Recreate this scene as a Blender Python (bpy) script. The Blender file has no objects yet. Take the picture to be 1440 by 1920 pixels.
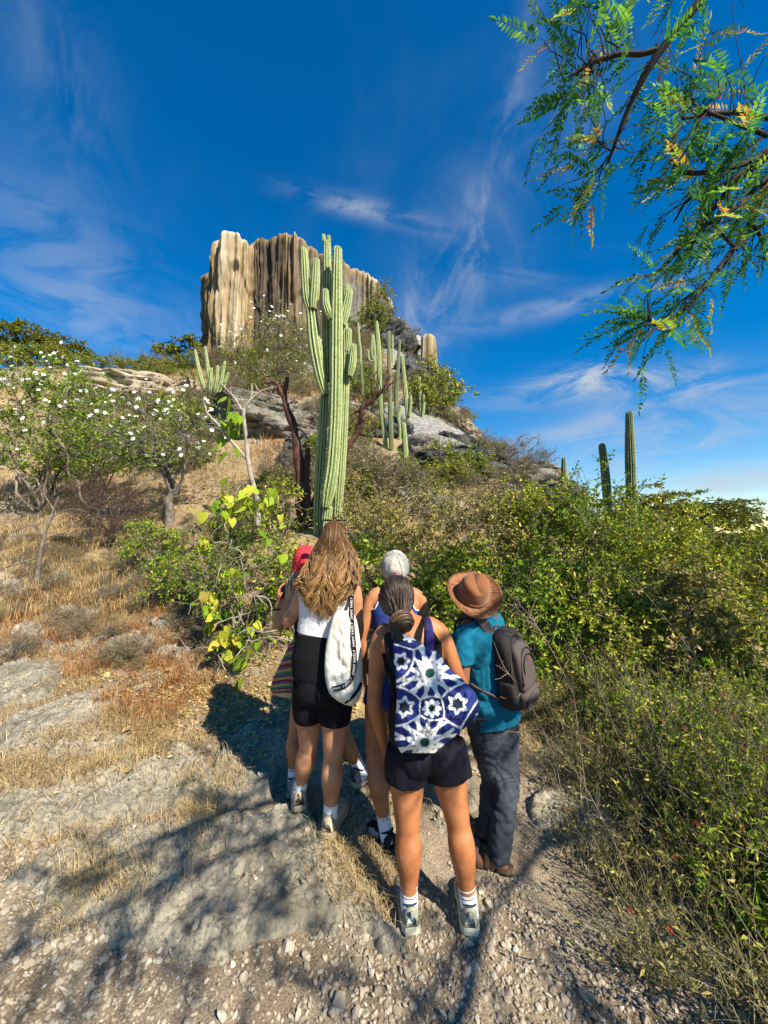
import bpy, bmesh, math, random
import numpy as np
from mathutils import Vector, Matrix
rng = np.random.default_rng(7)
random.seed(7)
R = math.radians
scene = bpy.context.scene
COL = scene.collection

# ------------------------------------------------------------------ camera
CAM = np.array((0.0, 0.0, 1.83)); PITCH = math.atan(40 / 720.0); FPX = 720.0
cam_d = bpy.data.cameras.new('camera'); cam = bpy.data.objects.new('camera', cam_d); COL.objects.link(cam)
cam_d.sensor_fit = 'VERTICAL'; cam_d.sensor_height = 24.0; cam_d.lens = 24.0 * FPX / 1920.0
cam_d.clip_start = 0.05; cam_d.clip_end = 12000
cam.location = CAM; cam.rotation_euler = (math.pi / 2 + PITCH, 0, 0)
scene.camera = cam

# ------------------------------------------------------------------ sky and sun
SUN_DIR = np.array((0.66, -0.71, 0.86)); SUN_DIR /= np.linalg.norm(SUN_DIR)      # towards the sun
SUN_EL = math.asin(SUN_DIR[2]); SUN_AZ = math.atan2(SUN_DIR[0], SUN_DIR[1])
world = bpy.data.worlds.new('World'); scene.world = world; world.use_nodes = True
nt = world.node_tree; nt.nodes.clear()
def wn(t, **k):
    n = nt.nodes.new(t)
    for a, b in k.items(): setattr(n, a, b)
    return n
w_out = wn('ShaderNodeOutputWorld'); w_bg = wn('ShaderNodeBackground'); w_bg.inputs['Strength'].default_value = 0.062
sky = wn('ShaderNodeTexSky', sky_type='NISHITA', sun_disc=False, sun_elevation=SUN_EL, sun_rotation=SUN_AZ,
         altitude=900, air_density=1.15, dust_density=0.0, ozone_density=2.0)
hs = wn('ShaderNodeHueSaturation'); hs.inputs['Saturation'].default_value = 1.54; hs.inputs['Value'].default_value = 1.34; hs.inputs['Hue'].default_value = 0.503
nt.links.new(sky.outputs[0], hs.inputs['Color'])
# thin wind-drawn cirrus: a faint veil everywhere, with denser wisps in places
tc = wn('ShaderNodeTexCoord'); sep = wn('ShaderNodeSeparateXYZ'); nt.links.new(tc.outputs['Generated'], sep.inputs[0])
def wm(op, a, b=None, c=None):
    n = wn('ShaderNodeMath', operation=op)
    for i, v in enumerate((a, b, c)):
        if v is None: continue
        if isinstance(v, (int, float)): n.inputs[i].default_value = v
        else: nt.links.new(v, n.inputs[i])
    return n.outputs[0]
ys = wm('MAXIMUM', sep.outputs[1], 0.08); cu = wm('DIVIDE', sep.outputs[0], ys); cv = wm('DIVIDE', sep.outputs[2], ys)
front = wm('GREATER_THAN', sep.outputs[1], 0.1)
def wnoise(scale, detail, rough, dist, rot, sc, loc):
    mp = wn('ShaderNodeMapping'); mp.inputs['Rotation'].default_value = rot; mp.inputs['Scale'].default_value = sc; mp.inputs['Location'].default_value = loc
    nt.links.new(tc.outputs['Generated'], mp.inputs[0])
    n = wn('ShaderNodeTexNoise'); n.inputs['Scale'].default_value = scale; n.inputs['Detail'].default_value = detail
    n.inputs['Roughness'].default_value = rough; n.inputs['Distortion'].default_value = dist
    nt.links.new(mp.outputs[0], n.inputs['Vector']); return n.outputs['Fac']
n1 = wnoise(3.2, 9, 0.60, 0.5, (0, R(35), 0), (1.0, 1.0, 0.55), (1.3, 0.2, 0.4)); n2 = wnoise(2.0, 4, 0.5, 0.4, (0, R(25), 0), (1.0, 1.0, 0.8), (7.3, 2.2, 0.9))
n3 = wnoise(5.5, 8, 0.62, 0.6, (0, R(14), 0), (0.35, 1.0, 1.5), (2.3, 4.2, 1.4))
n4 = wnoise(9.0, 9, 0.66, 0.8, (0, R(12), 0), (0.32, 1.0, 1.6), (5.3, 1.2, 2.4))
def wramp(f, a, b):
    n = wn('ShaderNodeMapRange', interpolation_type='SMOOTHSTEP'); n.inputs['From Min'].default_value = a
    n.inputs['From Max'].default_value = b; nt.links.new(f, n.inputs[0]); return n.outputs[0]
veil = wm('MULTIPLY', wramp(n1, 0.48, 0.85), wm('MULTIPLY', wramp(n2, 0.45, 0.75), 0.14))
def wisp(px, py, dx, dy, ln, wd, st, src):
    u0, v0 = (px - 720) / 720, (1000 - py) / 720; h = math.hypot(dx, dy); cx, cy = dx / h, -dy / h
    du, dv = wm('SUBTRACT', cu, u0), wm('SUBTRACT', cv, v0)
    a = wm('MULTIPLY_ADD', dv, cy, wm('MULTIPLY', du, cx)); b = wm('MULTIPLY_ADD', dv, cx, wm('MULTIPLY', du, -cy))
    a = wm('DIVIDE', a, ln); b = wm('DIVIDE', b, wd)
    g = wm('EXPONENT', wm('MULTIPLY', wm('MULTIPLY_ADD', a, a, wm('MULTIPLY', b, b)), -1.0))
    return wm('MULTIPLY', wm('MULTIPLY', g, st), src)
s1, s3, s3n = wramp(n1, 0.36, 0.76), wramp(n3, 0.38, 0.72), wramp(n4, .36, .62)
s5 = wramp(wnoise(8.0, 9, 0.64, 0.7, (0, R(32), 0), (1.0, 1.0, 0.42), (3.3, 0.2, 1.4)), .4, .7); tot = None
for w in ((905, 420, 200, -330, .38, .11, .30, s5), (930, 400, 200, -330, .36, .13, .5, s1), (800, 590, 120, -200, .16, .07, .45, s1), (840, 520, 200, -330, .26, .06, .35, s5), (985, 120, 40, -200, .3, .04, .25, s5), (670, 360, 200, 50, .19, .028, .55, s3n), (1120, 705, 200, -25, .13, .035, .95, s3n), (1180, 715, 200, -25, .36, .045, .5, s3n), (1150, 780, 200, -60, .4, .03, .45, s3n), (1250, 850, 200, -60, .4, .03, .45, s3n), (1060, 560, 200, -50, .3, .03, .35, s3n),
          (1350, 905, 200, -35, .26, .035, .9, s3n), (1440, 960, 200, -10, .3, .018, .15, s3n), (1300, 790, 200, -50, .45, .045, .36, s3n), (1000, 850, 200, -60, .3, .05, .3, s3), (60, 80, 60, 200, .45, .12, .15, s5), (110, 480, 200, 160, .4, .14, .22, s3n), (60, 560, 200, 90, .3, .06, .2, s3n), (300, 580, 200, 60, .25, .07, .3, s1), (1060, 480, 200, -40, .2, .05, .3, s3)):
    q = wisp(*w); tot = q if tot is None else wm('ADD', tot, q)
cov = wm('MINIMUM', wm('ADD', veil, wm('MULTIPLY', tot, front)), 0.9)
mx = wn('ShaderNodeMix', data_type='RGBA'); nt.links.new(cov, mx.inputs[0]); nt.links.new(hs.outputs[0], mx.inputs[6])
mx.inputs[7].default_value = (4.6, 5.0, 5.6, 1)
nt.links.new(mx.outputs[2], w_bg.inputs['Color']); nt.links.new(w_bg.outputs[0], w_out.inputs[0])

sun_d = bpy.data.lights.new('sun', 'SUN'); sun = bpy.data.objects.new('sun', sun_d); COL.objects.link(sun)
sun_d.energy = 4.8; sun_d.angle = R(0.53); sun_d.color = (1.0, 0.91, 0.77)
sun.rotation_euler = Vector(SUN_DIR).to_track_quat('Z', 'Y').to_euler(); sun.location = (20, -20, 30)
scene.view_settings.view_transform = 'Standard'; scene.view_settings.look = 'None'
scene.view_settings.exposure = 1.02; scene.view_settings.gamma = 1.0; scene.view_settings.use_curve_mapping = False
scene.cycles.max_bounces = 6; scene.cycles.diffuse_bounces = 2; scene.cycles.transmission_bounces = 3
scene.cycles.glossy_bounces = 2; scene.cycles.transparent_max_bounces = 4

# ------------------------------------------------------------------ helpers
def P(px, py, d):
    """point at horizontal distance d (along Y) seen at photo pixel px, py"""
    a = (px - 720) / FPX; b = -(py - 960) / FPX
    dy = math.cos(PITCH) - b * math.sin(PITCH); dz = math.sin(PITCH) + b * math.cos(PITCH)
    k = d / dy
    return np.array((a * k, d, CAM[2] + dz * k))
def nrm(v):
    v = np.asarray(v, float); n = np.linalg.norm(v, axis=-1, keepdims=True); return v / np.maximum(n, 1e-9)
def sstep(a, b, x):
    t = np.clip((x - a) / (b - a), 0, 1); return t * t * (3 - 2 * t)
def _hash(ix, iy, iz, s):
    h = (ix.astype(np.int64) * 374761393 + iy.astype(np.int64) * 668265263 + iz.astype(np.int64) * 2147483647 + s * 1274126177) & 0xffffffff
    h = ((h ^ (h >> 13)) * 1274126177) & 0xffffffff
    h = ((h ^ (h >> 16)) * 2246822519) & 0xffffffff
    return ((h ^ (h >> 15)) & 0xffffff) / float(0xffffff)
def vnoise(x, y, z=0.0, seed=0):
    x, y, z = np.broadcast_arrays(np.asarray(x, float), np.asarray(y, float), np.asarray(z, float))
    xi, yi, zi = np.floor(x), np.floor(y), np.floor(z); fx, fy, fz = x - xi, y - yi, z - zi
    fx = fx * fx * (3 - 2 * fx); fy = fy * fy * (3 - 2 * fy); fz = fz * fz * (3 - 2 * fz)
    def H(a, b, c): return _hash(xi + a, yi + b, zi + c, seed)
    def lx(b, c): return H(0, b, c) * (1 - fx) + H(1, b, c) * fx
    def ly(c): return lx(0, c) * (1 - fy) + lx(1, c) * fy
    return (ly(0) * (1 - fz) + ly(1) * fz) * 2 - 1
def fbm(x, y, z=0.0, o=4, seed=0, g=0.5):
    t = 0; a = 1.0; f = 1.0
    for i in range(o):
        t = t + a * vnoise(np.asarray(x) * f, np.asarray(y) * f, np.asarray(z) * f, seed + i * 17); a *= g; f *= 2.03
    return t
def basis(d):
    d = nrm(d); ref = np.where(np.abs(d[..., 2:3]) < 0.9, np.array((0, 0, 1.0)), np.array((1.0, 0, 0)))
    a = nrm(np.cross(ref, d)); return a, np.cross(d, a)

class MB:
    """collects vertex and face arrays, then links ONE mesh object"""
    def __init__(s): s.v = []; s.f3 = []; s.f4 = []; s.r = []; s.c = []; s.uv = []; s.m3 = []; s.m4 = []; s.n = 0
    def add(s, V, F, rnd=0.0, col=None, uv=None, mi=0):
        V = np.asarray(V, np.float32).reshape(-1, 3); n = len(V)
        F = np.asarray(F, np.int64) + s.n
        if F.shape[1] == 3: s.f3.append(F); s.m3.append(np.broadcast_to(np.asarray(mi), (len(F),)))
        else: s.f4.append(F); s.m4.append(np.broadcast_to(np.asarray(mi), (len(F),)))
        s.v.append(V); s.n += n
        s.r.append(np.broadcast_to(np.asarray(rnd, np.float32), (n,)))
        s.c.append(np.broadcast_to(np.asarray((1, 1, 1) if col is None else col, np.float32), (n, 3)))
        s.uv.append(np.zeros((n, 2), np.float32) if uv is None else np.asarray(uv, np.float32).reshape(-1, 2))
        return s
    def mesh(s, name, mats, smooth=True, uvs=False, cols=False):
        V = np.concatenate(s.v); me = bpy.data.meshes.new(name)
        f3 = np.concatenate(s.f3) if s.f3 else np.zeros((0, 3), np.int64)
        f4 = np.concatenate(s.f4) if s.f4 else np.zeros((0, 4), np.int64)
        me.vertices.add(len(V)); me.vertices.foreach_set('co', V.ravel())
        nl = f3.size + f4.size; me.loops.add(nl)
        li = np.concatenate((f3.ravel(), f4.ravel())).astype(np.int32); me.loops.foreach_set('vertex_index', li)
        me.polygons.add(len(f3) + len(f4))
        st = np.concatenate((np.arange(len(f3)) * 3, f3.size + np.arange(len(f4)) * 4)).astype(np.int32)
        me.polygons.foreach_set('loop_start', st)
        mi = np.concatenate([*s.m3, *s.m4]).astype(np.int32) if (s.m3 or s.m4) else None
        for m in (mats if isinstance(mats, (list, tuple)) else [mats]): me.materials.append(m)
        me.polygons.foreach_set('material_index', mi)
        me.polygons.foreach_set('use_smooth', np.full(len(f3) + len(f4), smooth, bool))
        a = me.attributes.new('rnd', 'FLOAT', 'POINT'); a.data.foreach_set('value', np.concatenate(s.r).astype(np.float32))
        if cols:
            c = np.concatenate(s.c); c4 = np.ones((len(c), 4), np.float32); c4[:, :3] = c
            a = me.attributes.new('col', 'FLOAT_COLOR', 'POINT'); a.data.foreach_set('color', c4.ravel())
        if uvs:
            a = me.attributes.new('uvp', 'FLOAT2', 'POINT'); a.data.foreach_set('vector', np.concatenate(s.uv).ravel())
        me.update(calc_edges=True); me.validate()
        return me
    def obj(s, name, mats, parent=None, smooth=True, uvs=False, cols=False):
        return link(name, s.mesh(name, mats, smooth, uvs, cols), parent)
def link(name, me, parent=None):
    o = bpy.data.objects.new(name, me); COL.objects.link(o)
    if parent is not None:
        o.parent = parent; o.matrix_parent_inverse = Matrix.Translation(-Vector(parent.location)) if not parent.get('_local') else Matrix()
    return o
def empty(name, loc, label, cat, group=None, local=False):
    o = bpy.data.objects.new(name, None); COL.objects.link(o); o.location = [float(q) for q in loc]; o.empty_display_size = 0.1
    o['label'] = label; o['category'] = cat
    if group: o['group'] = group
    if local: o['_local'] = 1
    return o
def tag(o, label, cat, group=None):
    o['label'] = label; o['category'] = cat
    if group: o['group'] = group
    return o
def stuff(o, label=None, cat=None):
    o['kind'] = 'stuff'
    if label: o['label'] = label; o['category'] = cat
    return o
def struct(o, label=None, cat=None):
    o['kind'] = 'structure'
    if label: o['label'] = label; o['category'] = cat
    return o

def tubes(mb, PT, RD, sides=4, rnd=0.0, mi=0, cap=True, col=None):
    """PT (N,K,3) polylines, RD (N,K) radii"""
    PT = np.asarray(PT, float); RD = np.asarray(RD, float)
    if PT.ndim == 2: PT = PT[None]; RD = RD[None]
    N, K, _ = PT.shape; RD = np.broadcast_to(RD, (N, K))
    T = np.empty_like(PT); T[:, 1:-1] = PT[:, 2:] - PT[:, :-2]; T[:, 0] = PT[:, 1] - PT[:, 0]; T[:, -1] = PT[:, -1] - PT[:, -2]
    T = nrm(T); A = np.empty_like(PT); a0, _ = basis(T[:, 0]); A[:, 0] = a0
    for k in range(1, K):
        a = A[:, k - 1] - T[:, k] * np.sum(A[:, k - 1] * T[:, k], -1, keepdims=True); A[:, k] = nrm(a)
    B = np.cross(T, A); th = np.arange(sides) * 2 * np.pi / sides
    V = PT[:, :, None] + RD[:, :, None, None] * (A[:, :, None] * np.cos(th)[None, None, :, None] + B[:, :, None] * np.sin(th)[None, None, :, None])
    idx = np.arange(N * K * sides).reshape(N, K, sides)
    a = idx[:, :-1]; b = idx[:, 1:]
    F = np.stack((a, np.roll(a, -1, 2), np.roll(b, -1, 2), b), -1).reshape(-1, 4)
    r = np.asarray(rnd, float); r = np.repeat(r.reshape(-1), sides) if r.ndim == 2 else np.repeat(np.broadcast_to(r, (N,)), K * sides)
    if col is not None: col = np.repeat(np.broadcast_to(col, (N, 3)), K * sides, 0)
    mb.add(V, F, r, col=col, mi=mi)
    return mb
def crom(pts, n):
    """Catmull-Rom resample of a polyline (any width of rows) to n points"""
    p = np.asarray(pts, float); p = np.vstack((2 * p[0] - p[1], p, 2 * p[-1] - p[-2])); m = len(p) - 3
    t = np.linspace(0, m, n); i = np.minimum(t.astype(int), m - 1); u = (t - i)[:, None]
    p0, p1, p2, p3 = p[i], p[i + 1], p[i + 2], p[i + 3]
    return 0.5 * (2 * p1 + (p2 - p0) * u + (2 * p0 - 5 * p1 + 4 * p2 - p3) * u ** 2 + (3 * p1 - p0 - 3 * p2 + p3) * u ** 3)
def grow(S, D, L, K, wander, up=0.0, r=None):
    r = r or rng; S = np.asarray(S, float); D = nrm(D); N = len(S); L = np.broadcast_to(np.asarray(L, float), (N,))
    out = np.empty((N, K, 3)); out[:, 0] = S
    for k in range(1, K):
        D = nrm(D + wander * r.normal(size=(N, 3)) + np.array((0, 0, up)))
        out[:, k] = out[:, k - 1] + D * (L / (K - 1))[:, None]
    return out
def sprout(PT, n, t0, t1, ang, r=None, up=0.0):
    """n children starting on the polylines PT -> start, direction, parent index, parameter"""
    r = r or rng; N, K, _ = PT.shape; i = r.integers(0, N, n); t = r.uniform(t0, t1, n) * (K - 1); k = np.minimum(t.astype(int), K - 2); u = (t - k)[:, None]
    S = PT[i, k] * (1 - u) + PT[i, k + 1] * u; T = nrm(PT[i, k + 1] - PT[i, k]); a, b = basis(T)
    ph = r.uniform(0, 2 * np.pi, n)[:, None]; an = (ang * r.uniform(0.6, 1.4, n))[:, None]
    D = T * np.cos(an) + (a * np.cos(ph) + b * np.sin(ph)) * np.sin(an) + np.array((0, 0, up))
    return S, nrm(D), i, t / (K - 1)
def leaves(mb, S, D, L, W, rnd=None, fold=0.25, droop=0.0, mi=0, r=None, face=None):
    """kite-shaped leaves folded on the midrib: 4 verts, 2 triangles each"""
    r = r or rng; n = len(S); D = nrm(D + np.array((0, 0, -droop))); a, b = basis(D)
    ph = r.uniform(0, 2 * np.pi, n)[:, None]
    if face is not None: ph = r.normal(0, face, n)[:, None]
    side = a * np.cos(ph) + b * np.sin(ph); up = np.cross(side, D)
    L = np.broadcast_to(np.asarray(L, float), (n,))[:, None]; W = np.broadcast_to(np.asarray(W, float), (n,))[:, None]
    tip = S + D * L - up * L * 0.12; mid = S + D * L * 0.45
    l = mid + side * W * 0.5 + up * W * fold; q = mid - side * W * 0.5 + up * W * fold
    V = np.stack((S, q, tip, l), 1); i = np.arange(n)[:, None] * 4
    F = np.concatenate((i + np.array((0, 1, 2)), i + np.array((0, 2, 3))))
    if rnd is None: rnd = r.uniform(0, 1, n)
    mb.add(V, F, np.repeat(rnd, 4), mi=mi)

# ------------------------------------------------------------------ materials
def mat(name, stops, src='rnd', rough=0.8, scale=4.0, detail=5, bump=0.0, bscale=30.0, bdist=0.01, trans=0.0, spec=0.3, coord='Object',
        stretch=(1, 1, 1), mixnoise=0.0, sheen=0.0, metal=0.0, nrough=0.55, var=0.0):
    m = bpy.data.materials.new(name); m.use_nodes = True; t = m.node_tree; t.nodes.clear(); N = t.nodes.new; Lk = t.links.new
    out = N('ShaderNodeOutputMaterial'); bs = N('ShaderNodeBsdfPrincipled'); bs.inputs['Roughness'].default_value = rough
    bs.inputs['Specular IOR Level'].default_value = spec; bs.inputs['Metallic'].default_value = metal
    if sheen: bs.inputs['Sheen Weight'].default_value = sheen
    tcn = N('ShaderNodeTexCoord'); mpn = N('ShaderNodeMapping'); mpn.inputs['Scale'].default_value = stretch
    Lk(tcn.outputs[coord], mpn.inputs[0])
    def noise(sc, de=detail, ro=nrough):
        n = N('ShaderNodeTexNoise'); n.inputs['Scale'].default_value = sc; n.inputs['Detail'].default_value = de; n.inputs['Roughness'].default_value = ro
        Lk(mpn.outputs[0], n.inputs['Vector']); return n.outputs['Fac']
    color = None
    if isinstance(stops[0], (int, float)): stops = [(0, stops), (1, stops)]
    if src == 'col':
        at = N('ShaderNodeAttribute'); at.attribute_name = 'col'; color = at.outputs['Color']
    else:
        if src == 'rnd':
            at = N('ShaderNodeAttribute'); at.attribute_name = 'rnd'; f = at.outputs['Fac']
            if mixnoise:
                mm = N('ShaderNodeMath'); mm.operation = 'MULTIPLY_ADD'; Lk(noise(scale), mm.inputs[0]); mm.inputs[1].default_value = mixnoise
                ms = N('ShaderNodeMath'); ms.operation = 'ADD'; Lk(f, ms.inputs[0]); ms.inputs[1].default_value = -mixnoise * 0.5
                Lk(ms.outputs[0], mm.inputs[2]); f = mm.outputs[0]
        else:
            f = noise(scale)
        rp = N('ShaderNodeValToRGB'); e = rp.color_ramp.elements
        while len(e) < len(stops): e.new(0.5)
        for i, (p, c) in enumerate(stops): e[i].position = p; e[i].color = (*c, 1)
        Lk(f, rp.inputs[0]); color = rp.outputs[0]
    if var:
        mr = N('ShaderNodeMapRange'); mr.inputs['From Min'].default_value = 0.25; mr.inputs['From Max'].default_value = 0.75
        mr.inputs['To Min'].default_value = 1 - var; mr.inputs['To Max'].default_value = 1 + var; Lk(noise(scale), mr.inputs[0])
        vm = N('ShaderNodeVectorMath'); vm.operation = 'SCALE'; Lk(color, vm.inputs[0]); Lk(mr.outputs[0], vm.inputs['Scale']); color = vm.outputs[0]
    Lk(color, bs.inputs['Base Color'])
    if bump:
        bn = N('ShaderNodeBump'); bn.inputs['Strength'].default_value = bump; bn.inputs['Distance'].default_value = bdist
        Lk(noise(bscale, 6, 0.65), bn.inputs['Height']); Lk(bn.outputs[0], bs.inputs['Normal'])
    sh = bs.outputs[0]
    if trans:
        tr = N('ShaderNodeBsdfTranslucent'); Lk(color, tr.inputs['Color']); mxs = N('ShaderNodeMixShader'); mxs.inputs[0].default_value = trans
        Lk(sh, mxs.inputs[1]); Lk(tr.outputs[0], mxs.inputs[2]); sh = mxs.outputs[0]
    Lk(sh, out.inputs[0]); return m

# ------------------------------------------------------------------ terrain
def foot(px, py, z):
    e = math.atan((py - 960) / FPX) - PITCH; d = (CAM[2] - z) / math.tan(e); q = P(px, py, d); return (q[0], d, z)
FEET = dict(p4L=foot(772, 1762, 0), p4R=foot(882, 1758, 0), p2L=foot(562, 1535, .18), p2R=foot(612, 1575, .17), p1L=foot(548, 1500, .15), p1R=foot(662, 1498, .15), p3L=foot(737, 1608, .06), p3R=(.16, 2.56, .12), p5R=foot(955, 1638, .02), p5L=foot(932, 1580, .05))
CTRL = [(-3, -3, -.05), (0, -3, -.05), (3, -3, -.1), (-6, 0, .35), (6, 0, -.3), (-1, .8, 0), (0, .8, 0), (1, .8, 0), FEET['p4L'], FEET['p4R'],
        (2.2, 1.2, -.02), (-1.2, 1.7, .03), (-2.2, 1.5, .14), (FEET['p2R'][0], FEET['p2R'][1], .09), (FEET['p2L'][0], FEET['p2L'][1], .11), FEET['p1L'], FEET['p1R'],
        FEET['p3L'], FEET['p3R'], FEET['p5R'], FEET['p5L'], (-10, -10, .4), (10, -10, -1), (0, -14, -.2), (0, -40, -1),
        (1.2, 3.0, .16), (1.6, 4.0, .16), (2.6, 2.6, .02), (4, 3.5, -.1), (3, 5, .1), (.3, 4.0, .42), (.2, 3.2, .28), (1.0, 5.5, .95), (-40, 0, 5), (40, -10, -14)]
for q in ((0, 1440, 2.6), (0, 1300, 3.6), (0, 1150, 5.5), (0, 1050, 8), (0, 985, 11), (0, 900, 15), (0, 800, 20), (150, 1000, 9), (300, 1010, 8.5),
          (320, 985, 9), (200, 1250, 4.0), (300, 1330, 3.3), (450, 1290, 3.7), (470, 1160, 4.9), (450, 1010, 7.2), (600, 1005, 6.6), (520, 1150, 5.0), (650, 1100, 5.2),
          (760, 1000, 7.0), (650, 840, 13), (730, 835, 13.5), (560, 775, 15.5), (440, 760, 17), (380, 760, 19), (300, 735, 23), (200, 715, 24),
          (100, 720, 24), (-100, 700, 26), (0, 705, 28), (100, 690, 30), (300, 700, 32), (370, 700, 32), (-300, 720, 30),
          (380, 720, 42), (500, 690, 40), (560, 650, 40), (650, 640, 36), (700, 625, 40), (600, 740, 24), (690, 720, 24), (760, 700, 27),
          (820, 900, 11.5), (760, 900, 10.5), (880, 950, 9.0), (980, 985, 8.5), (1040, 1010, 8.5), (960, 905, 11.5),
          (1000, 890, 12.5), (940, 868, 15), (900, 840, 18), (870, 803, 22), (835, 775, 26), (808, 722, 32), (790, 640, 38), (752, 615, 42), (735, 600, 46)):
    CTRL.append(tuple(P(*q)))
CTRL += [(-26, 46, 17), (-40, 50, 16), (-10, 60, 22), (3, 60, 24), (9.5, 20, -1), (10, 30, 2), (11, 40, 6), (9, 13, -.8), (7, 9, .2), (12, 8, -2), (20, 20, -9), (30, 40, -16),
         (20, 60, -8), (60, 60, -22), (50, 10, -20), (-70, 60, 12), (0, 90, 10), (-60, 100, 5), (15, 3, -3), (60, -20, -20), (-60, -30, 4)]
CT = np.array(CTRL); _c2 = 0.35 ** 2
_A = np.sqrt(((CT[:, None, :2] - CT[None, :, :2]) ** 2).sum(-1) + _c2) + np.eye(len(CT)) * 0.0
_n = len(CT); _M = np.zeros((_n + 3, _n + 3)); _M[:_n, :_n] = -_A + np.eye(_n) * 0.02
_M[:_n, _n:] = np.c_[np.ones(_n), CT[:, :2]]; _M[_n:, :_n] = _M[:_n, _n:].T
_W = np.linalg.solve(_M, np.r_[CT[:, 2], 0, 0, 0])
def base_h(x, y):
    x = np.asarray(x, float); y = np.asarray(y, float); sh = np.broadcast(x, y).shape; X = np.broadcast_to(x, sh).ravel(); Y = np.broadcast_to(y, sh).ravel()
    out = np.empty(len(X))
    for i in range(0, len(X), 40000):
        a, b = X[i:i + 40000], Y[i:i + 40000]
        K = -np.sqrt((a[:, None] - CT[None, :, 0]) ** 2 + (b[:, None] - CT[None, :, 1]) ** 2 + _c2)
        out[i:i + 40000] = K @ _W[:_n] + _W[_n] + _W[_n + 1] * a + _W[_n + 2] * b
    rr = np.hypot(X, Y); far = -26 + 6 * fbm(X / 90, Y / 90, 3, 4, 5) + 27 * np.exp(-((X - 92) ** 2 + (Y - 92) ** 2) / 38 ** 2) + 30 * sstep(300, 1500, rr) * (0.6 + 0.5 * fbm(X / 500, Y / 500, 1, 3, 9))
    k = sstep(48, 85, rr) * (X > -500); out = out * (1 - k) + far * k
    return out.reshape(sh)
def ground_h(x, y):
    x = np.asarray(x, float); y = np.asarray(y, float); r = np.hypot(x, y)
    a = sstep(2.2, 9, r)
    n = 0.016 * fbm(x * 3.1, y * 3.1, 0, 4, 11) + 0.10 * a * fbm(x * 0.9, y * 0.9, 0, 4, 12) + 0.45 * sstep(9, 30, r) * fbm(x * 0.22, y * 0.22, 0, 4, 13)
    return base_h(x, y) + n
RGH = {41: .20}
OUT = []          # rock outcrops: (polygon, height, edge width, seed, pits)
def poly_sd(x, y, poly):
    d = np.full(x.shape, 1e9); ins = np.zeros(x.shape, bool); n = len(poly)
    for i in range(n):
        ax, ay = poly[i]; bx, by = poly[(i + 1) % n]; ex, ey = bx - ax, by - ay; wx, wy = x - ax, y - ay
        t = np.clip((wx * ex + wy * ey) / (ex * ex + ey * ey), 0, 1); d = np.minimum(d, np.hypot(wx - t * ex, wy - t * ey))
        c = ((ay > y) != (by > y)) & (x < (bx - ax) * (y - ay) / (by - ay + 1e-12) + ax); ins ^= c
    return np.where(ins, d, -d)
def out_bump(x, y, o):
    poly, hgt, ew, seed, pits = o; x = np.asarray(x, float); y = np.asarray(y, float)
    sd = poly_sd(x, y, poly) + 0.5 * ew * fbm(x * 0.9 / ew, y * 0.9 / ew, 1, 4, seed)
    k = sstep(-ew * 0.9, ew, sd); k = k ** 0.8
    sc = 1.0 / max(ew, 0.06)
    top = hgt * (1 + 0.30 * fbm(x * sc * 0.3, y * sc * 0.3, 0, 4, seed + 3)) + RGH.get(seed, .32) * hgt * np.abs(fbm(x * sc * 1.3 + 0.4 * y, y * sc * 0.8, 2, 4, seed + 5)) - 0.12 * hgt
    z = k * top - (1 - k) * hgt * 0.9 - 0.01
    if pits is not None:
        for (a, b, rr, dp) in pits:
            z = z - dp * np.exp(-(((x - a) ** 2 + (y - b) ** 2) / rr ** 2) ** 2)
    return z
def surf(x, y):
    """top of whatever lies there: ground or rock outcrop"""
    x = np.asarray(x, float); y = np.asarray(y, float); g = ground_h(x, y); b = np.zeros(np.broadcast(x, y).shape)
    for o in OUT:
        pl = o[0]; m = (x > pl[:, 0].min() - .4) & (x < pl[:, 0].max() + .4) & (y > pl[:, 1].min() - .4) & (y < pl[:, 1].max() + .4)
        if np.any(m):
            if b.ndim == 0: b = np.maximum(b, out_bump(np.array([float(x)]), np.array([float(y)]), o)[0])
            else: b[m] = np.maximum(b[m], out_bump(np.broadcast_to(x, b.shape)[m], np.broadcast_to(y, b.shape)[m], o))
    return g + b
def hit(px, py, d0=1.0, d1=60.0):
    """where the line of sight through a photo pixel first meets the ground"""
    ds = np.geomspace(d0, d1, 200); q = P(px, py, 1.0); q = CAM + (q - CAM) * ds[:, None]; below = q[:, 2] < ground_h(q[:, 0], q[:, 1])
    i = int(np.argmax(below)) if below.any() else len(ds) - 1
    q = q[i].copy(); q[2] = float(ground_h(q[0], q[1])); return q
def on(x, y): return np.array((x, y, float(surf(np.array([x]), np.array([y]))[0])))

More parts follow.
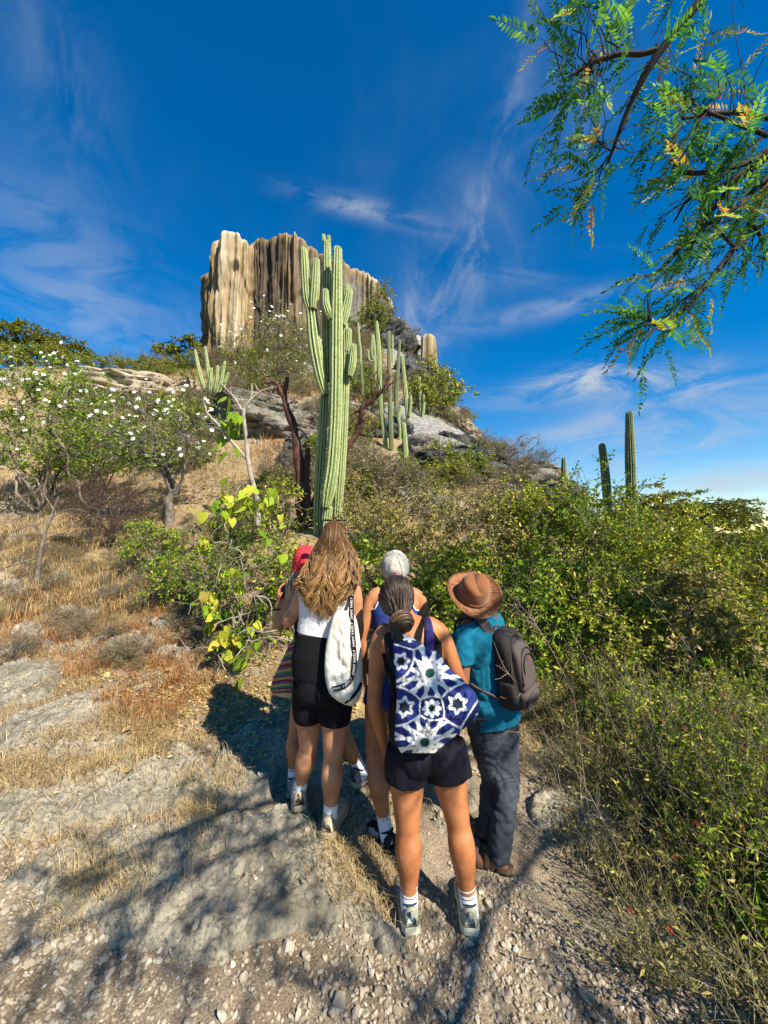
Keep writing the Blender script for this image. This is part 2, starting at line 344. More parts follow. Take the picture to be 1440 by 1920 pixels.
# ground sheet: polar grid, fine in front and near, out to the horizon
th = np.concatenate((np.linspace(-60, 60, 340), np.linspace(60, 300, 50)[1:-1])); th = np.radians(th)
rad = np.concatenate(([0.0], np.geomspace(0.6, 4, 150), np.geomspace(4, 60, 190)[1:], np.geomspace(60, 6000, 40)[1:]))
TT, RR = np.meshgrid(th, rad); GX = RR * np.sin(TT); GY = RR * np.cos(TT); GZ = ground_h(GX, GY)
nr, na = GX.shape; gi = np.arange(nr * na).reshape(nr, na)
a = gi[:-1]; b = gi[1:]; F = np.stack((a, b, np.roll(b, -1, 1), np.roll(a, -1, 1)), -1).reshape(-1, 4)
F = F[:, ::-1]
gm = bpy.data.materials.new('ground_soil'); gm.use_nodes = True
def build_ground_mat(m):
    t = m.node_tree; t.nodes.clear(); N = t.nodes.new; Lk = t.links.new
    out = N('ShaderNodeOutputMaterial'); bs = N('ShaderNodeBsdfPrincipled'); bs.inputs['Roughness'].default_value = 0.95; bs.inputs['Specular IOR Level'].default_value = 0.1
    g = N('ShaderNodeNewGeometry')
    def noise(sc, de=6, ro=0.6, src=g.outputs['Position']):
        n = N('ShaderNodeTexNoise'); n.inputs['Scale'].default_value = sc; n.inputs['Detail'].default_value = de; n.inputs['Roughness'].default_value = ro
        Lk(src, n.inputs['Vector']); return n.outputs['Fac']
    def ramp(f, st):
        r = N('ShaderNodeValToRGB'); e = r.color_ramp.elements
        while len(e) < len(st): e.new(.5)
        for i, (p, c) in enumerate(st): e[i].position = p; e[i].color = (*c, 1) if len(c) == 3 else c
        Lk(f, r.inputs[0]); return r.outputs[0]
    def mix(f, a, b):
        n = N('ShaderNodeMix'); n.data_type = 'RGBA'
        if isinstance(f, float): n.inputs[0].default_value = f
        else: Lk(f, n.inputs[0])
        Lk(a, n.inputs[6]); Lk(b, n.inputs[7]); return n.outputs[2]
    soil = ramp(noise(2.6), [(0.28, (.15, .11, .075)), (0.45, (.25, .195, .135)), (0.6, (.33, .27, .19)), (0.75, (.41, .35, .255))])
    fine = ramp(noise(130, 3, .6), [(.35, (.45, .42, .38)), (.5, (1, 1, 1)), (.68, (1.3, 1.28, 1.2))]); sm = N('ShaderNodeMix'); sm.data_type = 'RGBA'; sm.blend_type = 'MULTIPLY'; sm.inputs[0].default_value = .9; Lk(soil, sm.inputs[6]); Lk(fine, sm.inputs[7]); soil = sm.outputs[2]
    straw = ramp(noise(9.0, 8, .7), [(0.3, (.12, .08, .045)), (0.5, (.30, .215, .11)), (0.72, (.45, .35, .19))])
    rock = ramp(noise(5.0, 8, .7), [(0.3, (.07, .065, .06)), (0.48, (.20, .195, .18)), (0.7, (.40, .385, .34))])
    at = N('ShaderNodeAttribute'); at.attribute_name = 'col'; sp = N('ShaderNodeSeparateColor'); Lk(at.outputs['Color'], sp.inputs[0])
    def brk(ch, sc):
        mm = N('ShaderNodeMath'); mm.operation = 'MULTIPLY_ADD'; Lk(noise(sc, 5, .65), mm.inputs[0]); mm.inputs[1].default_value = 1.6
        Lk(ch, mm.inputs[2]); r = N('ShaderNodeMapRange'); r.inputs['From Min'].default_value = 1.15; r.inputs['From Max'].default_value = 1.5; Lk(mm.outputs[0], r.inputs[0]); return r.outputs[0]
    c = mix(brk(sp.outputs[0], 3.0), soil, straw); c = mix(brk(sp.outputs[1], 1.4), c, rock)
    fo = ramp(noise(1.4, 8, .7), [(0.35, (.022, .034, .010)), (0.6, (.06, .085, .02)), (0.8, (.11, .12, .035))])
    c = mix(sp.outputs[2], c, fo)
    Lk(c, bs.inputs['Base Color'])
    bn = N('ShaderNodeBump'); bn.inputs['Strength'].default_value = 0.9; bn.inputs['Distance'].default_value = 0.02; Lk(noise(38, 8, .7), bn.inputs['Height'])
    Lk(bn.outputs[0], bs.inputs['Normal']); Lk(bs.outputs[0], out.inputs[0])
build_ground_mat(gm)
rr_ = np.hypot(GX, GY)
mask = np.zeros((nr, na, 3)); gn = fbm(GX * .5, GY * .5, 0, 4, 31)
mask[..., 0] = np.clip(sstep(2.6, 3.6, GY) * (0.62 + .5 * gn), 0, 1)
mask[..., 1] = np.clip(sstep(7, 14, rr_) * (0.1 + .55 * fbm(GX * .35, GY * .35, 4, 4, 32)) + .55 * sstep(24, 34, GY) * (GX > -8) + .75 * sstep(9, 13, GY) * sstep(-.02, .10, GX / np.maximum(GY, 1)), 0, 1)
mask[..., 2] = np.clip(sstep(14, 34, GX + .2 * GY) * (GY > -30) + sstep(60, 90, rr_) + sstep(6, 14, GX) * .8 + sstep(25, 32, GY) * (GX < -9) * .7, 0, 1)
struct(MB().add(np.stack((GX, GY, GZ), -1), F, col=mask.reshape(-1, 3)).obj('ground', gm, cols=True), 'dry stony hillside soil with straw-coloured grass', 'ground')
# ------------------------------------------------------------------ petrified waterfall (flowstone cliff)
def flow_mat():
    m = bpy.data.materials.new('flowstone'); m.use_nodes = True; t = m.node_tree; t.nodes.clear(); N = t.nodes.new; Lk = t.links.new
    out = N('ShaderNodeOutputMaterial'); bs = N('ShaderNodeBsdfPrincipled'); bs.inputs['Roughness'].default_value = 0.9; bs.inputs['Specular IOR Level'].default_value = 0.15
    uv = N('ShaderNodeAttribute'); uv.attribute_name = 'uvp'; mp = N('ShaderNodeMapping'); mp.inputs['Scale'].default_value = (1, 0.06, 1); Lk(uv.outputs['Vector'], mp.inputs[0])
    def noise(sc, de, ro, src):
        n = N('ShaderNodeTexNoise'); n.inputs['Scale'].default_value = sc; n.inputs['Detail'].default_value = de; n.inputs['Roughness'].default_value = ro; Lk(src, n.inputs['Vector']); return n.outputs['Fac']
    st = noise(2.9, 8, .75, mp.outputs[0])
    at = N('ShaderNodeAttribute'); at.attribute_name = 'rnd'
    ad = N('ShaderNodeMath'); ad.operation = 'MULTIPLY_ADD'; Lk(st, ad.inputs[0]); ad.inputs[1].default_value = 1.6; Lk(at.outputs['Fac'], ad.inputs[2])
    rp = N('ShaderNodeValToRGB'); e = rp.color_ramp.elements
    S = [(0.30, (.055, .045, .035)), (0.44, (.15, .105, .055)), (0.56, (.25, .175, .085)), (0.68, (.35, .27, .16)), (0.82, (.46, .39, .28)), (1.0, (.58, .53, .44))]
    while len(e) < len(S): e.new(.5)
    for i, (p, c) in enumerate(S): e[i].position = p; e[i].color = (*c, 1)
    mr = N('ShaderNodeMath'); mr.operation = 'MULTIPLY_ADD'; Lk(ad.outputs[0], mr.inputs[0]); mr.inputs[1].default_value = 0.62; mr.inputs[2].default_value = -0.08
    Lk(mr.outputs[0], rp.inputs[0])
    ca = N('ShaderNodeAttribute'); ca.attribute_name = 'col'; sp = N('ShaderNodeSeparateColor'); Lk(ca.outputs['Color'], sp.inputs[0])
    mx = N('ShaderNodeMix'); mx.data_type = 'RGBA'; Lk(sp.outputs[0], mx.inputs[0]); Lk(rp.outputs[0], mx.inputs[6])
    gr = N('ShaderNodeValToRGB'); g = gr.color_ramp.elements; g[0].position = .3; g[0].color = (.05, .05, .05, 1); g[1].position = .75; g[1].color = (.30, .285, .26, 1); Lk(noise(2.2, 8, .7, uv.outputs['Vector']), gr.inputs[0]); Lk(gr.outputs[0], mx.inputs[7])
    Lk(mx.outputs[2], bs.inputs['Base Color'])
    bn = N('ShaderNodeBump'); bn.inputs['Strength'].default_value = 0.8; bn.inputs['Distance'].default_value = 0.2; Lk(noise(3.2, 6, .7, mp.outputs[0]), bn.inputs['Height']); Lk(bn.outputs[0], bs.inputs['Normal'])
    Lk(bs.outputs[0], out.inputs[0]); return m
MFLOW = flow_mat()
def billow(s, z, w, seed):
    wob = 0.35 * vnoise(s / (w * 3), z / 7.0, 0, seed + 5)
    return 1 - np.abs(2 * vnoise(s / w + wob, z / 16.0, 0, seed)) ** 0.8
def flowstone(name, plan, tops, zb, seed, nu, nv, back, pale, grey, label, rim=1.3, amp=1.0, parent=None):
    pl = crom(plan, nu); ds = np.r_[0, np.cumsum(np.hypot(*np.diff(pl, axis=0).T))]
    T = np.gradient(pl, axis=0); T = nrm(T); Nn = np.c_[T[:, 1], -T[:, 0]]                       # outwards (towards the viewer)
    zt = np.interp(pl[:, 0], [q[0] for q in tops], [q[1] for q in tops])
    s = ds[:, None]; v = np.linspace(0, 1, nv)[None, :]
    z = zb + (zt[:, None] - rim - zb) * v + 0 * s; off = 0.5 * (1 - v) ** 1.5 + 0 * s
    k = np.linspace(0, 1, 14)[None, 1:]; ang = k * np.pi / 2
    z2 = zt[:, None] - rim + rim * np.sin(ang); o2 = -rim * (1 - np.cos(ang)) + 0 * s
    k3 = np.linspace(0, 1, 8)[None, 1:]; z3 = zt[:, None] - 0.6 * k3 ** 2 * (back * .3); o3 = -rim - back * k3 + 0 * s
    z = np.concatenate((z, z2, z3), 1); off = np.concatenate((off, o2, o3), 1); lip = np.concatenate((np.ones(nv), np.linspace(1, .35, 13), np.full(7, .15)))[None]
    ss = s + 0 * z
    D = 0.65 * billow(ss, z, 3.4, seed) + 0.42 * billow(ss, z, 1.25, seed + 1) + 0.40 * billow(ss, z, .6, seed + 2) + .26 * billow(ss, z, .3, seed + 6) + .22 * fbm(ss * .8, z * .5, 3, 3, seed + 8)
    # drapes that end in mid-air
    zc = zt[:, None] - 2.5 - 7 * (vnoise(ss / 1.6, 0 * ss, 4, seed + 21) * .5 + .5)
    D = D + 0.55 * sstep(-.5, .4, z - zc) * (vnoise(ss / 1.1, 0 * ss, 2, seed + 22) > 0)
    off = off + D * amp * lip
    X = pl[:, 0][:, None] + Nn[:, 0][:, None] * off; Y = pl[:, 1][:, None] + Nn[:, 1][:, None] * off
    n, m = X.shape; i = np.arange(n * m).reshape(n, m); F = np.stack((i[:-1, :-1], i[1:, :-1], i[1:, 1:], i[:-1, 1:]), -1).reshape(-1, 4)
    p = np.interp(pl[:, 0], [q[0] for q in pale], [q[1] for q in pale])[:, None] + 0 * z
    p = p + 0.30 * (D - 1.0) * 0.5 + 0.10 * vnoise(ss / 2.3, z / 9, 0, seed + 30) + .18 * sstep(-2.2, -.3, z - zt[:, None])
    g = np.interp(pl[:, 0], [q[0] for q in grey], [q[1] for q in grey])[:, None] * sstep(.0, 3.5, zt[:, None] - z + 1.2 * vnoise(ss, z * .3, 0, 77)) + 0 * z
    mb = MB().add(np.stack((X, Y, z), -1), F, rnd=p.ravel(), col=np.repeat(g.reshape(-1, 1), 3, 1), uv=np.stack((ss, z), -1))
    return tag(mb.obj(name, MFLOW, parent, uvs=True, cols=True), label, 'rock')
def TP(px, py, d): q = P(px, py, d); return (q[0], q[2])
tops = [TP(378, 500, 50), TP(386, 478, 44), TP(396, 452, 43), TP(420, 441, 43), TP(448, 441, 43), TP(460, 450, 43), TP(466, 455, 43), TP(476, 441, 43), TP(500, 437, 43), TP(520, 432, 43), TP(534, 430, 43),
        TP(552, 437, 43), TP(572, 452, 43.5), TP(600, 460, 44), TP(628, 470, 45), TP(648, 490, 46), TP(676, 506, 48), TP(689, 502, 48), TP(699, 514, 48), TP(716, 545, 50), TP(735, 570, 50)]
plan = [(-23.6, 56), (-22.2, 49), (-20.6, 45), (-19.2, 43.4), (-17.4, 42.6), (-15.8, 43.2), (-14.9, 43.7), (-13, 43.2), (-11.5, 43.2), (-9.5, 43.6), (-7.5, 44.6), (-5.6, 46), (-4, 47.5), (-2.6, 48.4), (-1.2, 48.6), (0.4, 49.5), (1.6, 53)]
pale = [(-24, .0), (-20.5, .1), (-19.4, .22), (-18.2, .42), (-16.6, .45), (-15.6, .25), (-14.8, -.15), (-13, -.05), (-10.5, .02), (-9, .1), (-6.5, .05), (-4, .12), (-2, .42), (1, .40)]
grey = [(-24, .3), (-20, .0), (-12, .0), (-11, .1), (-9, .35), (-7, .25), (-5, .75), (-3, .85), (-2.2, .2), (-.5, .15), (1, .6)]
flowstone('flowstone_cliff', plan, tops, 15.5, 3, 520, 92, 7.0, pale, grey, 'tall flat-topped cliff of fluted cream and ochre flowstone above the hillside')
# the lone pillar on the ridge
a = P(803, 628, 34); hw = 14 / 720 * 34
ring = [(a[0] + hw * 0.92 * math.cos(t), a[1] + hw * math.sin(t)) for t in np.linspace(math.pi * 1.02, math.pi * 2.9, 15)]
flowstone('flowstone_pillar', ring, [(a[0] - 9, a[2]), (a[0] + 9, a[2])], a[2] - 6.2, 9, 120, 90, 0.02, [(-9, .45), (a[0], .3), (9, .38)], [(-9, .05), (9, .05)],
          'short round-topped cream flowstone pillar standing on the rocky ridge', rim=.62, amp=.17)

# ------------------------------------------------------------------ boulders and ledges of weathered limestone
MROCK = mat('grey_limestone', [(0.3, (.055, .05, .043)), (0.45, (.16, .145, .12)), (0.6, (.29, .26, .21)), (0.8, (.44, .39, .31))], src='noise', scale=2.2, detail=9, nrough=.68, bump=.9, bscale=9, bdist=.12, rough=.95, spec=.15)
MPALE = mat('pale_limestone', [(0.3, (.16, .125, .085)), (0.45, (.36, .29, .20)), (0.7, (.50, .43, .32))], src='noise', scale=1.2, detail=8, bump=.8, bscale=5, bdist=.15, rough=.95, spec=.15)
MDARK = mat('dark_limestone', [(0.3, (.022, .022, .023)), (0.45, (.065, .065, .066)), (0.6, (.13, .13, .128)), (0.8, (.24, .235, .22))], src='noise', scale=1.5, detail=9, nrough=.7, bump=1.0, bscale=4, bdist=.25, rough=.95, spec=.15)
_ico = {}
def ico(sub):
    if sub not in _ico:
        bm = bmesh.new(); bmesh.ops.create_icosphere(bm, subdivisions=sub, radius=1.0); bm.verts.index_update()
        _ico[sub] = (np.array([v.co[:] for v in bm.verts]), np.array([[v.index for v in f.verts] for f in bm.faces])); bm.free()
    return _ico[sub]
def boulder(name, c, size, seed, m, label, strata=0.0, rotz=0.0, sub=5, tilt=0.0, group=None, jag=.38, cat='rock'):
    V, F = ico(sub); V = V.copy(); s = seed * 7.31
    r = 1 + jag * fbm(V[:, 0] * 1.3 + s, V[:, 1] * 1.3, V[:, 2] * 1.3, 5, seed) * .6 + .14 * np.abs(fbm(V[:, 0] * 4 + s, V[:, 1] * 4, V[:, 2] * 4, 4, seed + 2))
    V = np.sign(V) * np.abs(V) ** .8 * r[:, None]
    if strata:
        zz = V[:, 2] + .12 * V[:, 0] + .05 * fbm(V[:, 0] * 2, V[:, 1] * 2, 0, 2, seed)
        st = np.abs(((zz * strata + .35 * vnoise(zz * strata * .5, V[:, 0], V[:, 1], seed + 4)) % 1.0) - .5) * 2
        V[:, :2] *= (1 - .16 * st ** 3)[:, None]
    V = V * np.asarray(size); ct, sn = math.cos(tilt), math.sin(tilt); V = np.c_[V[:, 0] * ct - V[:, 2] * sn, V[:, 1], V[:, 0] * sn + V[:, 2] * ct]
    cz, sz = math.cos(rotz), math.sin(rotz); V = np.c_[V[:, 0] * cz - V[:, 1] * sz, V[:, 0] * sz + V[:, 1] * cz, V[:, 2]]
    return tag(MB().add(V + np.asarray(c), F).obj(name, m, smooth=True), label, cat, group)
def B(px, py, d, hw, hh, dep, **k):       # boulder seen at pixel, half sizes given in photo pixels
    q = P(px, py, d); boulder(k.pop('name', 'boulder'), q, (hw / 720 * d, dep, hh / 720 * d), k.pop('seed'), k.pop('m', MROCK), k.pop('label'), **k)
B(495, 792, 14.6, 95, 42, 1.6, seed=1, strata=5, label='layered grey rock ledge behind the red-barked tree trunk', name='rock_ledge')
B(590, 850, 12.3, 60, 34, 1.2, seed=2, strata=6, label='low layered grey rock step beneath the ledge, beside the tall cactus', name='rock_ledge')
B(265, 742, 22.5, 95, 32, 2.6, seed=3, m=MPALE, strata=3, tilt=-.12, label='bare cream rock brow below the green hilltop', name='rock_brow')
B(355, 752, 21.5, 42, 22, 1.5, seed=4, m=MPALE, strata=3, tilt=.25, label='cream rock shoulder beside the clump of slender cacti', name='rock_brow')
B(248, 722, 22.0, 22, 16, .8, seed=5, m=MDARK, label='dark rock set in the cream rock brow')
B(790, 745, 27, 40, 75, 2.2, seed=6, m=MDARK, strata=5, tilt=.5, label='dark folded rock face below the flowstone pillar', name='rock_crag')
B(738, 660, 36, 42, 42, 2.5, seed=7, m=MDARK, strata=4, tilt=.4, label='dark broken rock above the row of slope cacti', name='rock_crag')
B(780, 672, 38.5, 12, 36, 1.0, seed=8, m=MPALE, label='cream rock wall adjoining the flowstone pillar', name='rock_crag')
B(845, 795, 21.5, 34, 30, 1.2, seed=9, m=MPALE, tilt=-.75, strata=4, label='pale rock slab on the ridge under the round green tree', name='rock_slab')
B(905, 850, 16.8, 46, 18, 1.2, seed=10, m=MPALE, tilt=-.62, strata=4, label='pale smooth rock edge running down the ridge', name='rock_slab')
B(940, 905, 13.2, 90, 36, 1.5, seed=11, m=MDARK, strata=3, jag=.6, label='dark grey jagged outcrop at the foot of the ridge', name='rock_outcrop')
B(850, 868, 12.4, 70, 26, 1.0, seed=12, m=MDARK, strata=3, jag=.6, label='dark broken rock under the arching dead branch', name='rock_outcrop')
B(1010, 925, 11.8, 45, 40, 1.0, seed=13, m=MROCK, jag=.7, label='pitted grey crag beside the small stump of cactus', name='rock_outcrop')
B(960, 962, 9.4, 55, 40, .8, seed=14, m=MDARK, jag=.65, label='dark rough boulder half buried in shrubs behind the hatted man')
B(790, 965, 8.6, 45, 40, .7, seed=15, m=MROCK, jag=.6, label='grey rough boulder among shrubs near the tall cactus')
B(872, 812, 20.5, 30, 16, 1.0, seed=17, m=MPALE, tilt=-.75, strata=4, label='small pale rock slab next below the one under the round green tree', name='rock_slab')
B(1000, 888, 12.9, 50, 14, 1.0, seed=18, m=MPALE, tilt=-.35, strata=4, label='pale rock lip at the low end of the ridge', name='rock_slab')
B(815, 745, 29, 26, 26, 1.4, seed=19, m=MDARK, tilt=-.5, strata=4, label='dark rock just below the flowstone pillar', name='rock_crag')
for i_, (px, py, d, hw, hh, dp, tl, lb) in enumerate(((765, 780, 23, 34, 34, 1.4, .5, 'dark rock face behind the green slope cactus with one side arm'), (855, 845, 16.5, 44, 22, 1.1, -.4, 'grey rock band above the arching dead branch'), (905, 880, 13.6, 46, 24, 1.0, -.3, 'grey broken rock above the dark jagged outcrop'), (790, 850, 13.4, 40, 26, .9, .2, 'grey rock beside the short thick green cactus'), (720, 600, 41, 30, 20, 1.6, -.5, 'grey rock shelf at the foot of the cliff\'s grey end'), (1040, 940, 10.6, 34, 34, .8, -.2, 'low grey crag next to the pitted one'))):
    B(px, py, d, hw, hh, dp, seed=200 + i_, m=MDARK if i_ % 3 else MROCK, strata=4, jag=.55, tilt=tl, label=lb, name='rock_outcrop', sub=4)
B(735, 820, 15, 46, 24, 1.0, seed=16, m=MDARK, jag=.6, label='dark rubble at the foot of the slender slope cacti', name='rock_outcrop')

# ------------------------------------------------------------------ bedrock showing through the path and slope
MSLAB = bpy.data.materials.new('bedrock'); MSLAB.use_nodes = True
def build_slab(m):
    t = m.node_tree; t.nodes.clear(); N = t.nodes.new; Lk = t.links.new
    out = N('ShaderNodeOutputMaterial'); bs = N('ShaderNodeBsdfPrincipled'); bs.inputs['Roughness'].default_value = .88; bs.inputs['Specular IOR Level'].default_value = .2
    g = N('ShaderNodeNewGeometry')
    def noise(sc, de, ro, di=0.0):
        n = N('ShaderNodeTexNoise'); n.inputs['Scale'].default_value = sc; n.inputs['Detail'].default_value = de; n.inputs['Roughness'].default_value = ro; n.inputs['Distortion'].default_value = di; Lk(g.outputs['Position'], n.inputs['Vector']); return n.outputs['Fac']
    def ramp(f, st):
        r = N('ShaderNodeValToRGB'); e = r.color_ramp.elements
        while len(e) < len(st): e.new(.5)
        for i, (p, c) in enumerate(st): e[i].position = p; e[i].color = (*c, 1)
        Lk(f, r.inputs[0]); return r.outputs[0]
    def mix(f, a, b):
        n = N('ShaderNodeMix'); n.data_type = 'RGBA'; Lk(f, n.inputs[0]); Lk(a, n.inputs[6]); Lk(b, n.inputs[7]); return n.outputs[2]
    big = ramp(noise(2.4, 8, .62, .4), [(.3, (.13, .115, .085)), (.45, (.24, .215, .165)), (.58, (.34, .305, .23)), (.75, (.44, .385, .28))])
    sp = ramp(noise(26, 5, .6, .6), [(.32, (.12, .12, .12)), (.42, (.5, .5, .5)), (.6, (.62, .62, .60)), (.72, (.85, .82, .72))])
    mm = N('ShaderNodeMix'); mm.data_type = 'RGBA'; mm.blend_type = 'MULTIPLY'; mm.inputs[0].default_value = .85; Lk(big, mm.inputs[6]); Lk(sp, mm.inputs[7])
    sc = N('ShaderNodeVectorMath'); sc.operation = 'SCALE'; Lk(mm.outputs[2], sc.inputs[0]); sc.inputs['Scale'].default_value = 1.8
    lichen = ramp(noise(60, 3, .5), [(.55, (0, 0, 0)), (.62, (1, 1, 1))]); lc = N('ShaderNodeRGB'); lc.outputs[0].default_value = (.17, .155, .12, 1)
    c = mix(lichen, sc.outputs[0], lc.outputs[0])
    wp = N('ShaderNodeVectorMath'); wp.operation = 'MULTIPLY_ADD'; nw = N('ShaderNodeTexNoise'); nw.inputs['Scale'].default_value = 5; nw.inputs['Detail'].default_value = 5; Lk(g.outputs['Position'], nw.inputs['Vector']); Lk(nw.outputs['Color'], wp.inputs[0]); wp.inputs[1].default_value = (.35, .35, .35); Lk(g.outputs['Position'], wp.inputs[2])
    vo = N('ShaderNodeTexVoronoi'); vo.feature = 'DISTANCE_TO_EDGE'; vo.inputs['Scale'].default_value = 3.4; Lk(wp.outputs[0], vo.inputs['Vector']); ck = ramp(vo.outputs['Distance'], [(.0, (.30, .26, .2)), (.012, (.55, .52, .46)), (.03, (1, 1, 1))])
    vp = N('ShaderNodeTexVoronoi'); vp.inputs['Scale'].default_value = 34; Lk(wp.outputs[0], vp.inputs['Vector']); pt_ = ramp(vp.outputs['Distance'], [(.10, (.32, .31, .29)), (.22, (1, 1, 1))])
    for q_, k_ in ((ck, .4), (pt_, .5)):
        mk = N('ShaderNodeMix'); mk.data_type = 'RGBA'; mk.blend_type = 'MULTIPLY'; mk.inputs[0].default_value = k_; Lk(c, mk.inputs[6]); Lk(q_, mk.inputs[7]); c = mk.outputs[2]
    Lk(c, bs.inputs['Base Color'])
    bn = N('ShaderNodeBump'); bn.inputs['Strength'].default_value = .9; bn.inputs['Distance'].default_value = .022; Lk(noise(28, 9, .74, .3), bn.inputs['Height']); Lk(bn.outputs[0], bs.inputs['Normal'])
    Lk(bs.outputs[0], out.inputs[0])
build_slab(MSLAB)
def outcrop(name, poly_px, hgt, ew, seed, label, res, npits=0, m=MSLAB, pr=(.008, .03)):
    pts = np.array([hit(*q)[:2] for q in poly_px]); pts = crom(np.vstack((pts, pts[:1])), len(pts) * 3 + 1)[:-1]
    lo, hi = pts.min(0) - ew * 1.6, pts.max(0) + ew * 1.6; r = np.random.default_rng(seed)
    pits = None
    if npits:
        c = r.uniform(lo, hi, (npits, 2)); rr = r.uniform(*pr, npits) * r.uniform(.5, 1.3, npits); pits = [(c[i, 0], c[i, 1], rr[i], rr[i] * .7) for i in range(npits)]
    o = (pts, hgt, ew, seed, pits); OUT.append((pts, hgt, ew, seed, None))
    nx = int((hi[0] - lo[0]) / res) + 2; ny = int((hi[1] - lo[1]) / res) + 2; X, Y = np.meshgrid(np.linspace(lo[0], hi[0], nx), np.linspace(lo[1], hi[1], ny))
    bz = out_bump(X.ravel(), Y.ravel(), o).reshape(X.shape); Z = ground_h(X, Y) + bz
    i = np.arange(nx * ny).reshape(ny, nx); F = np.stack((i[:-1, :-1], i[:-1, 1:], i[1:, 1:], i[1:, :-1]), -1)
    keep = (np.maximum.reduce((bz[:-1, :-1], bz[:-1, 1:], bz[1:, 1:], bz[1:, :-1])) > -hgt * .6); F = F[keep]
    u, inv = np.unique(F.ravel(), return_inverse=True); V = np.stack((X, Y, Z), -1).reshape(-1, 3)[u]
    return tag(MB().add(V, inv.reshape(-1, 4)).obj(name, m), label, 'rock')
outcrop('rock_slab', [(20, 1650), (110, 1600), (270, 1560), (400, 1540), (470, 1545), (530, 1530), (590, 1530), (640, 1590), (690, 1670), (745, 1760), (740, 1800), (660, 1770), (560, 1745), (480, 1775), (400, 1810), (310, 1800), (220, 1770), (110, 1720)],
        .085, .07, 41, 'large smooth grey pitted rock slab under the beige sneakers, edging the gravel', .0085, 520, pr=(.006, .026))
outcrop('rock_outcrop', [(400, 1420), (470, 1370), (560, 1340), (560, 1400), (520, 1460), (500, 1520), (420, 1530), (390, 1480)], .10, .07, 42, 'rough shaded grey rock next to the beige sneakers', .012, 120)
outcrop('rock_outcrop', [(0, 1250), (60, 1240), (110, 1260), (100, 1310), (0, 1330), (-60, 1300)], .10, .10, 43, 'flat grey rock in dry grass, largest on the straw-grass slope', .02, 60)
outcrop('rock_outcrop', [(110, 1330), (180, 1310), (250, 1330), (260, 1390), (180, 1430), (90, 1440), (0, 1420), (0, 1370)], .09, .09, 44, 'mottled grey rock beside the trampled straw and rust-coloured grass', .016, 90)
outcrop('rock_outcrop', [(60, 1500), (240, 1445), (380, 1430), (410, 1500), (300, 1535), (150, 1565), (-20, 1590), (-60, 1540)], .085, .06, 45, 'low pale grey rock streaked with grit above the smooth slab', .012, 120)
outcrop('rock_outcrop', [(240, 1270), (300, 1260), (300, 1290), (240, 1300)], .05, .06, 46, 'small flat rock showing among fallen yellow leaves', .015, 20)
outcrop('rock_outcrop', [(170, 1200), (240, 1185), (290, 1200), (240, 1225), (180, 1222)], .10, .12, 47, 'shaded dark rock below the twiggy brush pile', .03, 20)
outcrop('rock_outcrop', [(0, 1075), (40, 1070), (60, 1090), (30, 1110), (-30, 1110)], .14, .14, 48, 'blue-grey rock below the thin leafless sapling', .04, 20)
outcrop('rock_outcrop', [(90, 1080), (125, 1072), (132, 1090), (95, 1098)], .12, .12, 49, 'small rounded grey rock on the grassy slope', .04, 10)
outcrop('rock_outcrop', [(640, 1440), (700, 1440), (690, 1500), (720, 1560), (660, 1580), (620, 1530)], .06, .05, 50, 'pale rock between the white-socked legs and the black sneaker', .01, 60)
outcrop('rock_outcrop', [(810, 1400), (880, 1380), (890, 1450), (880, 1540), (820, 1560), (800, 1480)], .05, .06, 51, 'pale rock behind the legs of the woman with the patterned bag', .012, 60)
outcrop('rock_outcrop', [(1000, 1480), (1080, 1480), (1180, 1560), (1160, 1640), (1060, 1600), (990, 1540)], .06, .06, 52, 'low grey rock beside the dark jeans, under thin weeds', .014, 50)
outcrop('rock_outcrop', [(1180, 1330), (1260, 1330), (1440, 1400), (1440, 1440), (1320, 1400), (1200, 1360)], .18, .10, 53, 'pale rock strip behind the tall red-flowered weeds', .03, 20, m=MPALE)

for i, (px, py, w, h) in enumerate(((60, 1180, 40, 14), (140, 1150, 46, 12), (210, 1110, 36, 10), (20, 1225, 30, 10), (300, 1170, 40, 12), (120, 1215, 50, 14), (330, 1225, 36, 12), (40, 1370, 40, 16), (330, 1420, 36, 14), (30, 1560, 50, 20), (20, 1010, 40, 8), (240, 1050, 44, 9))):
    outcrop('rock_outcrop', [(px - w, py), (px - w * .3, py - h), (px + w * .7, py - h * .7), (px + w, py + h * .3), (px + w * .2, py + h), (px - w * .6, py + h * .7)], .07, .07, 60 + i, ('flat grey rock breaking through the dry slope beside ' + ('the straw tufts', 'the low brush', 'the green bush', 'the largest flat rock', 'the vine-hung shrub', 'the shaded dark rock', 'the fallen leaves', 'the mottled rock', 'the rust-coloured grass', 'the straw end of the smooth slab', 'the bare sapling', 'the heap of bare twigs')[i]), .03, 12)
